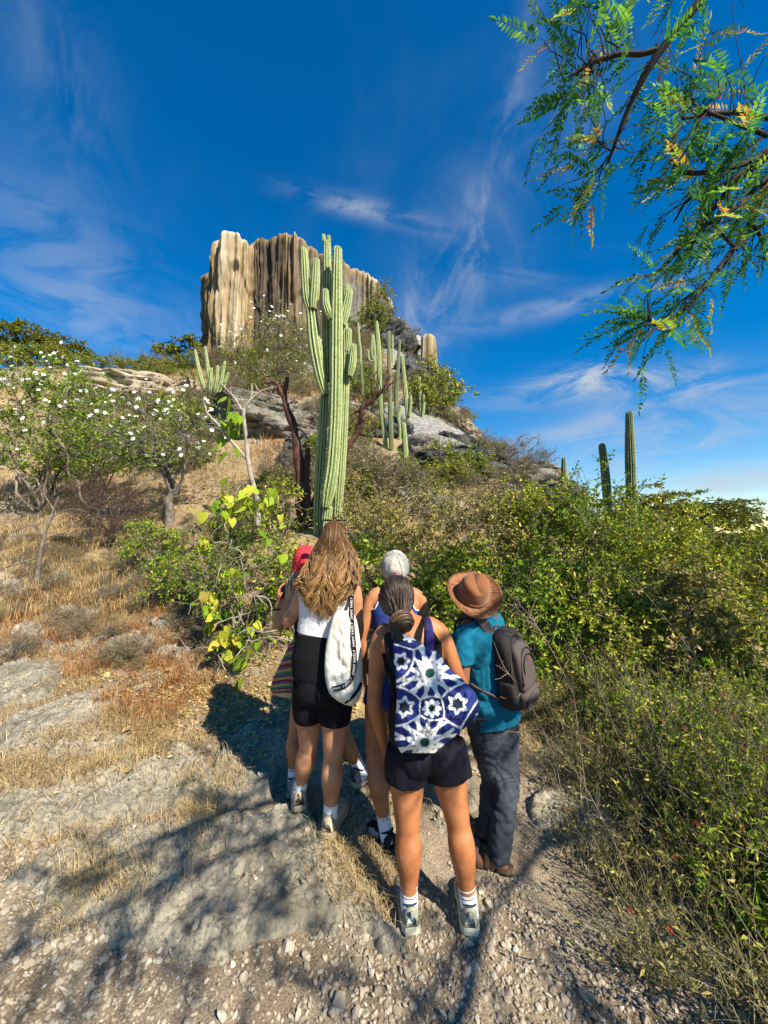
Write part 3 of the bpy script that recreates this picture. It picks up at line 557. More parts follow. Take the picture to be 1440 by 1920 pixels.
# ------------------------------------------------------------------ gravel
MGRAV = mat('gravel', [(0.0, (.17, .14, .10)), (.3, (.29, .24, .175)), (.6, (.36, .305, .225)), (.85, (.42, .37, .285)), (1.0, (.48, .43, .345))], rough=.95, spec=.1, bump=.5, bscale=60, bdist=.006, mixnoise=.35, scale=30)
def pebble_shapes(sub, n, seed):
    V, F = ico(sub); r = np.random.default_rng(seed); S = []
    for i in range(n):
        q = V * (1 + .32 * fbm(V[:, 0] * 1.1 + i * 9.7, V[:, 1] * 1.1, V[:, 2] * 1.1, 3, seed + i))[:, None]
        for _ in range(4):            # chipped flat facets
            d = nrm(r.normal(size=3)); h = q @ d; c = .62 + .2 * r.random(); q = q - np.outer(np.maximum(h - c, 0), d)
        S.append(q * np.array((1.0, r.uniform(.6, .95), r.uniform(.45, .8))))
    return S, F
def scatter_pebbles(mb, xy, size, seed, sub=2):
    S, F = pebble_shapes(sub, 14, seed); r = np.random.default_rng(seed + 1); n = len(xy); z = surf(xy[:, 0], xy[:, 1]); nv = len(S[0])
    which = r.integers(0, len(S), n); a = r.uniform(0, 6.283, n); ti = r.normal(0, .35, (n, 2))
    Q = np.array(S)[which] * size[:, None, None]; ca, sa = np.cos(a)[:, None], np.sin(a)[:, None]
    X = Q[..., 0] * ca - Q[..., 1] * sa; Y = Q[..., 0] * sa + Q[..., 1] * ca; Z = Q[..., 2] + X * ti[:, :1] + Y * ti[:, 1:]
    V = np.stack((X + xy[:, :1], Y + xy[:, 1:], Z + (z + size * .18)[:, None]), -1)
    FF = (F[None] + (np.arange(n) * nv)[:, None, None]).reshape(-1, 3)
    mb.add(V, FF, np.repeat(np.clip(r.normal(.5, .22, n), 0, 1), nv))
def in_slab(x, y):
    m = np.zeros(len(x), bool)
    for o in OUT:
        pl = o[0]; k = np.nonzero((x > pl[:, 0].min() - .15) & (x < pl[:, 0].max() + .15) & (y > pl[:, 1].min() - .15) & (y < pl[:, 1].max() + .15))[0]
        if len(k): m[k] |= out_bump(x[k], y[k], o) > .012
    return m
def gravel_xy(n, r, x0=-2.4, x1=1.75, y0=.75, y1=2.35):
    p = np.c_[r.uniform(x0, x1, n), r.uniform(y0, y1, n)]
    lim = 1.62 + .25 * fbm(p[:, 0] * 2, p[:, 1] * 2, 0, 3, 61) + .12 * np.maximum(p[:, 0], 0) * 1.5
    lim = lim + .08 + .75 * sstep(-.9, -1.6, p[:, 0]); w = 1 - sstep(lim - .12, lim + .3, p[:, 1])
    return p[(r.random(n) < w) & ~(in_slab(p[:, 0], p[:, 1]) & (r.random(n) > .02))]
r5 = np.random.default_rng(5)
g1 = gravel_xy(30000, r5, x0=-2.9, y1=2.8); mb = MB(); scatter_pebbles(mb, g1, np.exp(r5.normal(math.log(.0086), .38, len(g1))), 70, 1)
g2 = gravel_xy(1300, r5); scatter_pebbles(mb, g2, np.exp(r5.normal(math.log(.0145), .25, len(g2))), 90, 2)
gx = np.c_[r5.uniform(-3.5, 2.0, 2600), r5.uniform(1.9, 4.5, 2600)]; scatter_pebbles(mb, gx, np.exp(r5.normal(math.log(.010), .4, len(gx))), 110, 1)
stuff(mb.obj('gravel', MGRAV, smooth=False), 'loose pale grey gravel covering the path', 'gravel')
# larger stones lying singly
S, F = pebble_shapes(3, 6, 130); PEB = [MB().add(q, F, .35 + .1 * i).mesh('loose_stone', MGRAV, smooth=False) for i, q in enumerate(S)]
big = gravel_xy(70, r5); spots = [(P(1000, 1840, 1.45)[:2], .034), (P(640, 1760, 1.6)[:2], .03), (P(610, 1745, 1.65)[:2], .022), (P(575, 1710, 1.75)[:2], .024), (P(540, 1700, 1.78)[:2], .03), (P(985, 1805, 1.5)[:2], .036)]
spots += [(q, float(np.clip(r5.normal(.021, .005), .015, .034))) for q in big]
for i, (q, s) in enumerate(spots):
    o = link('loose_stone', PEB[i % 6]); o.location = (q[0], q[1], float(surf(np.array([q[0]]), np.array([q[1]]))[0]) + s * .25); o.scale = (s, s, s); o.rotation_euler = (r5.normal(0, .3), r5.normal(0, .3), r5.uniform(0, 6.28))
    tag(o, 'fist-sized pale grey stone lying loose on the gravel path', 'stone', 'larger loose stones on the gravel path')
# ------------------------------------------------------------------ vegetation materials
def leafmat(name, stops, trans=.35, rough=.6, spec=.08): return mat(name, stops, src='rnd', rough=rough, trans=trans, spec=spec)
ML_OLIVE = leafmat('leaf_olive', [(0, (.030, .060, .005)), (.3, (.14, .21, .014)), (.65, (.33, .39, .028)), (.9, (.56, .50, .07)), (1, (.60, .42, .11))], trans=.24)
ML_GREEN = leafmat('leaf_green', [(0, (.03, .075, .006)), (.45, (.14, .25, .016)), (.8, (.30, .38, .035)), (1, (.50, .45, .06))], trans=.26)
ML_DRY = leafmat('leaf_dry', [(0, (.06, .055, .015)), (.4, (.22, .205, .045)), (.75, (.38, .32, .09)), (1, (.50, .38, .16))], trans=.2)
ML_ACAC = leafmat('leaf_acacia', [(0, (.05, .07, .006)), (.5, (.17, .19, .015)), (1, (.34, .30, .04))], trans=.25)
ML_VINE = leafmat('leaf_vine', [(0, (.13, .24, .015)), (.45, (.30, .42, .03)), (.75, (.48, .52, .05)), (1, (.66, .53, .08))], trans=.42, rough=.45)
ML_PEPPER = leafmat('leaf_pepper', [(0, (.03, .13, .030)), (.4, (.09, .27, .04)), (.7, (.26, .46, .035)), (.86, (.55, .52, .05)), (1, (.48, .20, .05))], trans=.6)
ML_STRAW = leafmat('straw', [(0, (.20, .13, .06)), (.4, (.38, .27, .12)), (.75, (.52, .39, .19)), (1, (.62, .50, .29))], trans=.2, rough=.8)
ML_RUST = leafmat('straw_rust', [(0, (.18, .07, .025)), (.5, (.38, .17, .055)), (1, (.50, .28, .10))], trans=.2, rough=.8)
ML_LITTER = leafmat('leaf_litter', [(0, (.20, .12, .05)), (.4, (.42, .29, .11)), (.8, (.55, .42, .18)), (1, (.60, .50, .22))], trans=.2, rough=.7)
MB_GREY = mat('bark_grey', [(.3, (.07, .058, .047)), (.5, (.16, .135, .11)), (.75, (.27, .24, .20))], src='noise', scale=9, bump=.6, bscale=40, bdist=.01, rough=.9)
MB_PALE = mat('bark_pale', [(.3, (.17, .14, .11)), (.6, (.36, .32, .26))], src='noise', scale=8, bump=.4, bscale=40, bdist=.006, rough=.85)
MB_RED = mat('bark_red', [(.3, (.030, .014, .010)), (.5, (.085, .036, .025)), (.75, (.16, .075, .05))], src='noise', scale=14, bump=.9, bscale=30, bdist=.02, rough=.85, stretch=(1, 1, .35))
MB_DARK = mat('bark_dark', [(.3, (.012, .010, .008)), (.7, (.05, .04, .032))], src='noise', scale=18, bump=.7, bscale=50, bdist=.01, rough=.9)
MB_TWIG = mat('twig', [(0, (.075, .055, .040)), (.5, (.17, .13, .095)), (1, (.32, .27, .21))], src='rnd', rough=.9)
MB_TWIGG = mat('twig_green', [(0, (.09, .085, .035)), (.5, (.19, .17, .07)), (1, (.33, .29, .15))], src='rnd', rough=.85)
M_WHITE = mat('petal_white', (.80, .80, .76), trans=.3, rough=.6)
M_REDF = mat('petal_red', (.55, .035, .03), trans=.3, rough=.5)
M_YEL = mat('flower_eye', (.55, .5, .12), rough=.6)

def bez(S, C, E, K, jit, r):
    t = np.linspace(0, 1, K)[None, :, None]; Q = (1 - t) ** 2 * S[:, None] + 2 * t * (1 - t) * C[:, None] + t ** 2 * E[:, None]
    L = np.linalg.norm(E - S, axis=-1)[:, None, None]
    return Q + jit * L * np.cumsum(r.normal(size=Q.shape), 1) * np.array([0] + [1] * (K - 1))[None, :, None] / K
def ball(n, r, shell=.5): 
    d = nrm(r.normal(size=(n, 3))); return d * (r.random((n, 1)) ** (1 / 3) * (1 - shell) + shell * (1 - .25 * r.random((n, 1)) ** 2))
def crown_plant(base, c, rad, seed, mains=6, secs=60, twigs=500, nleaf=4000, twl=.3, leaf=(.045, .022), r0=.03, tw=.0025, ml=ML_OLIVE, mbk=MB_TWIG, mtw=None,
                name='shrub', label='', cat='shrub', parent=None, flowers=0, fsize=.04, fmesh=None, group=None, droop=.2, shell=.45, local=False, lrnd=(.5, .25), trunk=None, flat=0.0, jit=.35, ret=False, bname='branches', up=.15, notch=.35, spread=.55):
    r = np.random.default_rng(seed); base = np.asarray(base, float); c = np.asarray(c, float); rad = np.asarray(rad, float)
    def fit(q):     # uneven outline: the reach differs with direction
        k = 1 + notch * fbm(q[:, 0] * 1.8 + seed, q[:, 1] * 1.8, q[:, 2] * 1.8, 3, seed)
        return c + q * rad * k[:, None]
    E = fit(ball(mains, r, .3) * .65); S = np.repeat(base[None], mains, 0) + r.normal(size=(mains, 3)) * np.array((1, 1, 0)) * r0 * 1.2
    if trunk is not None: S = np.repeat(np.asarray(trunk, float)[-1:], mains, 0)
    C = S * (1 - spread) + E * spread; C[:, 2] = S[:, 2] + (E[:, 2] - S[:, 2]) * .62
    Pm = bez(S, C, E, 10, jit, r); Rm = np.linspace(1, .35, 10)[None] * r0 * r.uniform(.5, 1.0, (mains, 1))
    bb = MB(); tubes(bb, Pm, Rm, 6, rnd=r.random(mains))
    if trunk is not None:
        tp = crom(trunk, 12); tubes(bb, tp[None], np.linspace(1.9, 1.1, 12)[None] * r0, 9, rnd=.4)
    pool = Pm[:, 3:].reshape(-1, 3); E2 = fit(ball(secs, r, shell)); 
    dd = np.linalg.norm((pool[None] - E2[:, None]) / rad, axis=-1) + .5 * r.random((secs, len(pool))); ii = dd.argmin(1); S2 = pool[ii]
    C2 = S2 * .45 + E2 * .55 + np.array((0, 0, 1)) * np.linalg.norm(E2 - S2, axis=-1, keepdims=True) * up
    Ps = bez(S2, C2, E2, 6, jit, r); tubes(bb, Ps, np.linspace(1, .3, 6)[None] * (r0 * .32) * r.uniform(.6, 1.1, (secs, 1)), 4, rnd=r.random(secs))
    S3, D3, _, _ = sprout(Ps, twigs, .25, 1.0, .8, r, up=.1); Pt = grow(S3, D3, twl * r.uniform(.5, 1.3, twigs), 3, .32, 0, r)
    if flat: Pt[:, :, 2] = Pt[:, :1, 2] + (Pt[:, :, 2] - Pt[:, :1, 2]) * (1 - flat)
    tubes(bb, Pt, np.linspace(1, .5, 3)[None] * tw * r.uniform(.7, 1.3, (twigs, 1)), 3, rnd=r.random(twigs))
    root = parent or empty(name, base, label, cat, group, local)
    b = bb.obj(bname, mbk, root)
    fo = None
    if nleaf:
        S4, D4, ti, _ = sprout(Pt, nleaf, .15, 1.0, .9, r); lb = MB(); tint = r.normal(0, .12, twigs)[ti]
        hgt = 0
        leaves(lb, S4, D4, leaf[0] * r.uniform(.6, 1.3, nleaf), leaf[1] * r.uniform(.7, 1.3, nleaf), np.clip(r.normal(*lrnd, nleaf) + tint + hgt, 0, 1), droop=droop, r=r)
        fo = stuff(lb.obj('foliage', ml, root))
    if flowers:
        k = r.permutation(twigs)[:flowers * 3]; tip = Pt[k, -1]; sc = (tip - c) / rad; w = sc[:, 2] * .8 - sc[:, 1] * .5 + r.normal(0, .25, len(k)) + 1.1 * fbm(tip[:, 0] * 2.2, tip[:, 1] * 2.2, tip[:, 2] * 2.2, 2, seed); o = np.argsort(-w)[:flowers]
        for q in tip[o]:
            f = link('flower', fmesh, root); s = fsize * r.uniform(.75, 1.25); f.scale = (s, s, s)
            d = nrm(np.array((r.normal(.1, .5), -1 + r.normal(0, .3), .55 + r.normal(0, .4)))); f.location = Vector(q) - (Vector() if not local else Vector())
            f.rotation_euler = Vector(d).to_track_quat('Z', 'Y').to_euler(); 
    return root
def flower_mesh(name, m, n=5, notch=.12, cup=.35, eye=True):
    k = n * 4; a = np.arange(k) * 2 * np.pi / k; rr = 1 - notch * (np.cos(a * n) * .5 + .5)
    V = [(0, 0, -cup * .3)]; V += [(.45 * math.cos(q), .45 * math.sin(q), 0) for q in a]; V += [(x * math.cos(q), x * math.sin(q), cup * .45 + .06 * math.cos(q * n)) for q, x in zip(a, rr)]
    F = [(0, 1 + i, 1 + (i + 1) % k) for i in range(k)]; V = np.array(V)
    b = MB().add(V, F, .5); i = np.arange(k); j = (i + 1) % k
    b.f4.append(np.stack((1 + i, 1 + k + i, 1 + k + j, 1 + j), 1)); b.m4.append(np.zeros(k, int))
    if eye: b.add(V[:k + 1] * np.array((.45, .45, .3)) + np.array((0, 0, .02)), np.array(F), .5, mi=1)
    return b.mesh(name, [m, M_YEL])
FL_WHITE = flower_mesh('flower_white', M_WHITE)

# ------------------------------------------------------------------ cacti
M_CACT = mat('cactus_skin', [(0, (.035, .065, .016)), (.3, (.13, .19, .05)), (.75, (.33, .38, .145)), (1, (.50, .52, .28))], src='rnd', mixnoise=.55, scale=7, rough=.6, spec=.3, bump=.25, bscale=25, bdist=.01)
M_CACT2 = mat('cactus_skin_dark', [(0, (.03, .055, .02)), (.4, (.085, .12, .045)), (.8, (.19, .22, .10)), (1, (.29, .30, .17))], src='rnd', mixnoise=.4, scale=3, rough=.65, spec=.25, bump=.25, bscale=20, bdist=.01)
M_SPINE = mat('cactus_spines', (.36, .33, .26), rough=.8)
def cactus_stem(parent, pts, rad, ribs=12, m=M_CACT, spines=True, seed=0, step=None, tip=1.2):
    """pts world polyline base->tip; rad radii at those points"""
    pts = np.asarray(pts, float); L = np.linalg.norm(np.diff(pts, axis=0), axis=1).sum(); step = step or max(rad) * .6; n = max(int(L / step), 7)
    q = crom(np.c_[pts, rad], n); p, rr = q[:, :3], q[:, 3].copy(); r = np.random.default_rng(seed)
    rr *= 1 + .05 * vnoise(np.arange(n) * .35, seed * 3.3, 0, 3)
    # rounded tip
    d = nrm(p[-1] - p[-2]); k = np.linspace(0, 1, 8)[1:] * np.pi / 2; R_ = rr[-1]
    p = np.vstack((p, p[-1] + d * (np.sin(k) * R_ * tip)[:, None])); rr = np.r_[rr, R_ * np.maximum(np.cos(k), .03)]
    T = nrm(np.gradient(p, axis=0)); A = np.empty_like(p); A[0] = basis(T[:1])[0][0]
    for i in range(1, len(p)): A[i] = nrm(A[i - 1] - T[i] * (A[i - 1] @ T[i]))
    Bv = np.cross(T, A); per = 4; th = np.arange(ribs * per) * 2 * np.pi / (ribs * per); prof = np.tile(np.array((1.0, .87, .62, .87)), ribs); rid = np.tile(np.array((.95, .52, .05, .52)), ribs)  # rib valleys painted darker for the shade between ribs; woolly areoles pale the ridges
    ring = p[:, None] + (rr[:, None] * prof[None])[..., None] * (A[:, None] * np.cos(th)[None, :, None] + Bv[:, None] * np.sin(th)[None, :, None])
    N, K = ring.shape[:2]; i = np.arange(N * K).reshape(N, K); a = i[:-1]; b = i[1:]; F = np.stack((a, np.roll(a, -1, 1), np.roll(b, -1, 1), b), -1).reshape(-1, 4)
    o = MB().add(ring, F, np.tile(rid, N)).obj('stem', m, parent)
    if spines:
        sp = MB(); rp = np.arange(0, K, per); off = np.arange(N)[:, None]; S = ring[:, rp].reshape(-1, 3); out = nrm((ring[:, rp] - p[:, None]).reshape(-1, 3))
        up = np.repeat(T, len(rp), 0); M_ = 2
        for j in range(M_):
            dd = nrm(out * .6 + r.normal(0, .65, out.shape) + up * .1); ln = np.repeat(np.maximum(rr, max(rad) * .3), len(rp)) * r.uniform(.16, .32, len(S)); w = ln * .16
            sd = nrm(np.cross(dd, r.normal(size=dd.shape)))
            V = np.stack((S - sd * w[:, None], S + sd * w[:, None], S + dd * ln[:, None]), 1); sp.add(V, np.arange(len(S) * 3).reshape(-1, 3))
        stuff(sp.obj('spines', M_SPINE, o))
        o.children[0].matrix_parent_inverse = Matrix()
    return o
def CP(l, d): return [P(340 + x / 2.667, 400 + y / 2.667, dd if (dd := (q[0] if q else d)) else d) for x, y, *q in l]
D0 = 6.45; k = D0 / 720 / 2.667
base = P(600, 1010, D0); base[2] = float(ground_h(base[0], base[1]))
big = empty('columnar_cactus', base, 'tallest pale green ribbed columnar cactus with upturned arms, behind the group', 'cactus')
def arm(l, w, d=D0, ribs=9, seed=0, tip=1.1): cactus_stem(big, CP(l, d), [x * k / 2 for x in w], ribs, seed=seed, tip=tip)
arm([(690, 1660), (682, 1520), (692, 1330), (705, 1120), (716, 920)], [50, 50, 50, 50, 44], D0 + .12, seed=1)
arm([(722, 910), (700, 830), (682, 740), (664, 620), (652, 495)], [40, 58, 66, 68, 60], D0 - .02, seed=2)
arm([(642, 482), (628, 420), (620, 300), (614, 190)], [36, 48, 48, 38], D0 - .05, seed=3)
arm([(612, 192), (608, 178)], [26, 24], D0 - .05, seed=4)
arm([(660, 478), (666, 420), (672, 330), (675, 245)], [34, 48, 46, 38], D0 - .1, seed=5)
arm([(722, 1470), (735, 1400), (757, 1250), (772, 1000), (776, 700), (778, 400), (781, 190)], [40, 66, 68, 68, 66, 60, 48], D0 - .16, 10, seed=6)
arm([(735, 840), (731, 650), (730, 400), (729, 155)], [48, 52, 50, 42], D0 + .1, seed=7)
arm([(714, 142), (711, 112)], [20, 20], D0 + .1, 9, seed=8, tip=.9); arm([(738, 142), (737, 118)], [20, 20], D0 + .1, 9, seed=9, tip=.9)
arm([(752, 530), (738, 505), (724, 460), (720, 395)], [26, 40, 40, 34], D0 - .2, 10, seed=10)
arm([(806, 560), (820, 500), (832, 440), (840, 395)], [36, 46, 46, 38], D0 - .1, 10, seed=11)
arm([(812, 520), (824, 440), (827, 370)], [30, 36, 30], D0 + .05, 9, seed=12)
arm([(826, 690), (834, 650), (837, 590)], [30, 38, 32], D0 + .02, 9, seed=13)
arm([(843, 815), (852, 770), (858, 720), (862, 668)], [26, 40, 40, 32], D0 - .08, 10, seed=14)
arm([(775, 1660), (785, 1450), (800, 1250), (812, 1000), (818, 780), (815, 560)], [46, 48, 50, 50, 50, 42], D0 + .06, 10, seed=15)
arm([(722, 1660), (726, 1560), (736, 1480)], [46, 48, 44], D0 - .1, 10, seed=16)
def cactus(stems, d, ribs, label, m=M_CACT, seed=0, group=None, crop=True, spines=False, foot=None):
    """stems: list of ([(px,py)...] base->tip, [width px...])"""
    b = P(*stems[0][0][0], d); g = float(surf(np.array([b[0]]), np.array([b[1]]))[0]); root = empty('columnar_cactus', (b[0], b[1], g), label, 'cactus', group)
    for i, (l, w) in enumerate(stems):
        pts = [P(x, y, d - .12 * i) for x, y in l]; rad = [q * d / 720 / 2 for q in w]
        if i == 0 and pts[0][2] > g: pts = [np.array((pts[0][0], pts[0][1], g - .1))] + pts; rad = [rad[0]] + rad
        cactus_stem(root, pts, rad, ribs, m, spines, seed + i, step=max(rad) * .9)
    return root
S = lambda x, y: (340 + x / 2.667, 400 + y / 2.667)
cactus([([S(1020, 1150), S(1003, 1000), S(992, 800), S(984, 640), S(977, 545)], [9.5, 9.5, 10, 9.5, 5])], 13.2, 10, 'slender cactus with green tapered tip and scarred pale trunk, tallest on the slope', seed=20)
cactus([([S(1052, 1190), S(1045, 1000), S(1040, 800), S(1036, 600)], [10, 9, 8.5, 7])], 13.0, 10, 'slender cactus with grey woody lower trunk standing among dead branches', seed=21, m=M_CACT2)
cactus([([S(1070, 1060), S(1078, 850), S(1092, 640)], [8, 8, 6])], 15.5, 9, 'thin dull cactus behind the grey-trunked slope cactus', seed=22, m=M_CACT2)
cactus([([S(1133, 1020), S(1122, 900), S(1104, 720)], [9, 8.5, 7]), ([S(1140, 1015), S(1147, 960), S(1147, 915)], [5, 5.5, 5])], 16, 10, 'green slope cactus with one short side arm', seed=23)
cactus([([S(1205, 1130), S(1198, 980), S(1190, 825)], [7, 7, 5.5]), ([S(1203, 1030), S(1212, 980), S(1211, 910)], [4.5, 5.5, 5])], 18, 9, 'paired green cactus stems beside the round green tree', seed=24)
cactus([([S(1265, 935), S(1265, 870), S(1264, 820)], [4.5, 4.5, 3.5])], 27, 8, 'small cactus on the ridge just under the flowstone pillar', seed=25)
cactus([([S(1118, 1312), S(1121, 1200), S(1112, 1060)], [9, 11, 9])], 9.6, 11, 'short thick green cactus in front of the dark rubble', seed=26)
cactus([([S(968, 745), S(966, 680), S(960, 612)], [6, 6, 4.5]), ([S(964, 735), S(953, 700), S(955, 612)], [3.5, 4, 4]), ([S(966, 740), S(940, 735), S(935, 690)], [3, 4, 4])], 20, 9, 'branching small cactus with three upright stems on the upper slope', seed=27)
cactus([([S(896, 700), S(890, 640), S(884, 552)], [5, 5, 3.5])], 22, 8, 'thin green cactus near the top of the slope, beside the big cactus', seed=28)
cactus([([S(907, 920), S(903, 840), S(900, 755)], [5, 5, 4.5])], 17, 8, 'thin pale cactus low on the slope, beside the big cactus', seed=29, m=M_CACT2)
cactus([([S(1056, 655), S(1055, 612)], [4, 3.5])], 30, 8, 'tiny cactus high on the slope under the ridge', seed=30)
cactus([([S(1338, 1085), S(1338, 1035)], [4, 3.5])], 20, 8, 'tiny cactus on the ridge beside pale smooth rock', seed=31)
cactus([([S(1092, 1070), S(1086, 1020), S(1098, 972)], [5, 7, 6])], 14, 9, 'stubby yellowish cactus at the foot of the thin dull one', seed=32)
cl = [([S(150, 945), S(100, 830), S(70, 690)], [10, 9.5, 6]), ([S(152, 945), S(140, 830), S(120, 672)], [9, 8.5, 5.5]), ([S(152, 945), S(145, 880), S(150, 780)], [8, 8, 6]), ([S(158, 945), S(175, 860), S(182, 770)], [8, 8, 6]),
      ([S(160, 945), S(195, 860), S(218, 745)], [8, 8, 5]), ([S(160, 945), S(205, 880), S(235, 800)], [7, 8, 5])]
cactus(cl, 19, 6, 'clump of splayed slender green cactus stems beside the cream rock shoulder', seed=33)
cactus([([(1184, 985), (1183, 900), (1181, 840), (1180, 778)], [17, 18, 17, 13])], 8.2, 13, 'tall straight dark cactus column rising from the leafy shrubs', m=M_CACT2, seed=40, spines=True)
cactus([([(1140, 965), (1136, 900), (1129, 838)], [14, 15, 12])], 8.6, 12, 'shorter leaning cactus column beside the tall straight one', m=M_CACT2, seed=41, spines=True)
cactus([([(1057, 915), (1057, 885), (1057, 862)], [9, 10, 8])], 10, 11, 'stub of green cactus behind the top of the leafy shrubs beyond the hatted man', m=M_CACT2, seed=42)
cactus([([(976, 900), (975, 880), (975, 866)], [9, 9, 8])], 12.2, 10, 'squat yellow-green cactus stump on the grey crag', seed=43)
cactus([([(1333, 1010), (1331, 975), (1329, 957)], [11, 11, 8])], 9.5, 11, 'short dark cactus in front of the feathery pale green trees', m=M_CACT2, seed=44)
cactus([([(1378, 1200), (1374, 1130), (1372, 1085)], [12, 12, 10])], 6.5, 11, 'shaded dark cactus below the feathery olive tree', m=M_CACT2, seed=45)

# ------------------------------------------------------------------ named trees and shrubs
def XY(px, d): return (px - 720) / 720 * d
def shrub(px, top, bot, d, wpx, seed, label, dep=None, **k):
    x = XY(px, d); g = float(surf(np.array([x]), np.array([float(d)]))[0]); zt = P(px, top, d)[2]; zb = P(px, bot, d)[2]; zb = max(zb, g + .05)
    h = max(zt - zb, .3); rx = wpx / 720 * d / 2
    return crown_plant((x + k.pop('bx', 0), d, g), (x, d, zb + h / 2), (rx, dep or rx * .8, h / 2), seed, label=label, **k)
# red-barked dead tree behind the cactus
b = P(580, 1000, 7.0); b[2] = float(ground_h(b[0], b[1])); tr = empty('red_bark_tree', b, 'leafless tree with dark reddish bark twisting behind the tall cactus', 'tree')
tb = MB(); kk = 7.0 / 720 / 2.667
def limb(l, w, d=7.0, n=28, seed=0):
    q = np.array(CP(l, d)); p = crom(np.c_[q, np.array(w) * kk / 2], n); r_ = np.random.default_rng(seed); j = np.cumsum(r_.normal(0, .004, (n, 3)), 0); p[:, :3] += j - np.linspace(0, 1, n)[:, None] * j[-1]
    tubes(tb, p[None, :, :3], p[None, :, 3] * (1 + .14 * r_.normal(size=n)), 9)
limb([(600, 1660), (605, 1500), (600, 1350), (585, 1200), (560, 1070), (525, 970), (515, 920), (530, 820)], [70, 62, 56, 48, 42, 36, 28, 22])
limb([(625, 1500), (625, 1350), (632, 1230), (634, 1175)], [50, 44, 32, 26], seed=1)
limb([(515, 930), (490, 870), (460, 840), (430, 850), (420, 820), (445, 812)], [26, 20, 16, 14, 11, 8], seed=2)
limb([(520, 850), (500, 860), (470, 880), (420, 885)], [16, 12, 9, 5], seed=3)
limb([(650, 1600), (690, 1420), (720, 1300), (800, 1200), (870, 1110), (895, 1030), (905, 970), (960, 930), (1020, 870), (1045, 810)], [60, 54, 50, 44, 38, 34, 30, 24, 18, 10], 7.2, seed=4, n=40)
limb([(880, 1100), (930, 1110), (965, 1120)], [22, 14, 6], 7.2, seed=5); limb([(905, 970), (860, 1000), (830, 1030)], [18, 12, 6], 7.2, seed=6); limb([(960, 930), (955, 860), (975, 790)], [18, 12, 5], 7.2, seed=7)
limb([(1020, 870), (1060, 850), (1090, 820)], [12, 8, 4], 7.2, seed=8); limb([(930, 950), (900, 900), (905, 850)], [10, 7, 4], 7.2, seed=9)
limb([(560, 1090), (590, 1080), (620, 1110), (640, 1140)], [9, 8, 6, 4], seed=10); limb([(555, 1060), (535, 1070), (520, 1075)], [8, 5, 3], seed=11)
tw0 = grow(*sprout(np.array([crom(CP(l, 7.1), 8) for l in ([(530, 820), (500, 860), (430, 850)], [(905, 970), (960, 930), (1045, 810)], [(870, 1110), (900, 1040), (905, 970)])]), 60, .1, 1, .9)[:2], rng.uniform(.15, .5, 60), 6, .35)
tubes(tb, tw0, np.linspace(.008, .002, 6)[None], 4)
tb.obj('trunk', MB_RED, tr)
# arching dead branch on the right outcrop
tb = MB(); limb([(1235, 1310), (1265, 1260), (1320, 1238), (1370, 1270), (1420, 1310)], [10, 14, 18, 16, 10], 11.0); limb([(1330, 1245), (1345, 1290), (1350, 1340)], [14, 12, 10], 11.0, seed=3); limb([(1370, 1270), (1360, 1300), (1390, 1330)], [8, 6, 3], 11.0, seed=5)
q = P(845, 905, 11.0); tag(tb.obj('dead_branch', MB_RED), 'arching dead brown branch on the dark broken rock', 'branch')
# grey forked sapling hung with vine leaves
kk = 5.6 / 720 / 2.667; tb = MB()
limb([(385, 1560), (380, 1450), (372, 1390), (330, 1230), (315, 1080), (308, 990), (345, 930), (395, 890), (470, 865)], [24, 24, 22, 20, 18, 17, 14, 11, 5], 5.6, 40)
limb([(325, 1225), (250, 1140), (180, 1055), (135, 1010), (108, 935)], [17, 15, 13, 11, 6], 5.6, seed=1); limb([(305, 985), (265, 920), (215, 870), (190, 845)], [15, 11, 9, 5], 5.6, seed=2)
limb([(345, 925), (350, 880), (355, 850)], [9, 7, 4], 5.6, seed=3); limb([(185, 1060), (230, 1035), (290, 1020)], [8, 8, 5], 5.6, seed=4); limb([(250, 900), (248, 880), (248, 865)], [6, 5, 3], 5.6, seed=5); limb([(395, 890), (375, 870), (360, 850)], [8, 6, 3], 5.6, seed=6)
b = P(481, 1010, 5.6); b[2] = float(ground_h(b[0], b[1])); sap = empty('grey_sapling', b, 'smooth grey forked sapling with a few big light green leaves', 'tree'); tb.obj('trunk', MB_PALE, sap)
def heart_leaf():
    V = []; n = 7
    t = np.linspace(0, 1, n); w = np.array((.22, .44, .50, .46, .34, .18, .0)); y = np.array((-.12, -.06, .15, .38, .62, .84, 1.05))
    V = [(0, 0, 0)] + [(0, .18, -.02), (0, .4, -.03), (0, .62, -.05), (0, .84, -.1), (0, 1.05, -.2)]
    for s in (1, -1): V += [(s * w[i], y[i], .10 * w[i] / .5 - .2 * max(y[i] - .4, 0) ** 1.5) for i in range(n - 1)]
    F = []
    for o in (6, 12):
        c = [0, 0, 1, 2, 3, 4, 5]
        for i in range(5): F.append((c[i + 1], o + i, o + i + 1) if o == 6 else (c[i + 1], o + i + 1, o + i)); 
        for i in range(1, 5): F.append((c[i], o + i, c[i + 1]) if o == 6 else (c[i], c[i + 1], o + i))
        F.append((4, o + 5, 5) if o == 6 else (4, 5, o + 5))
    return np.array(V), np.array(F)
HV, HF = heart_leaf(); HEART = [MB().add(HV, HF, q).mesh('heart_leaf', ML_VINE) for q in (.1, .3, .45, .6, .78, .97)]
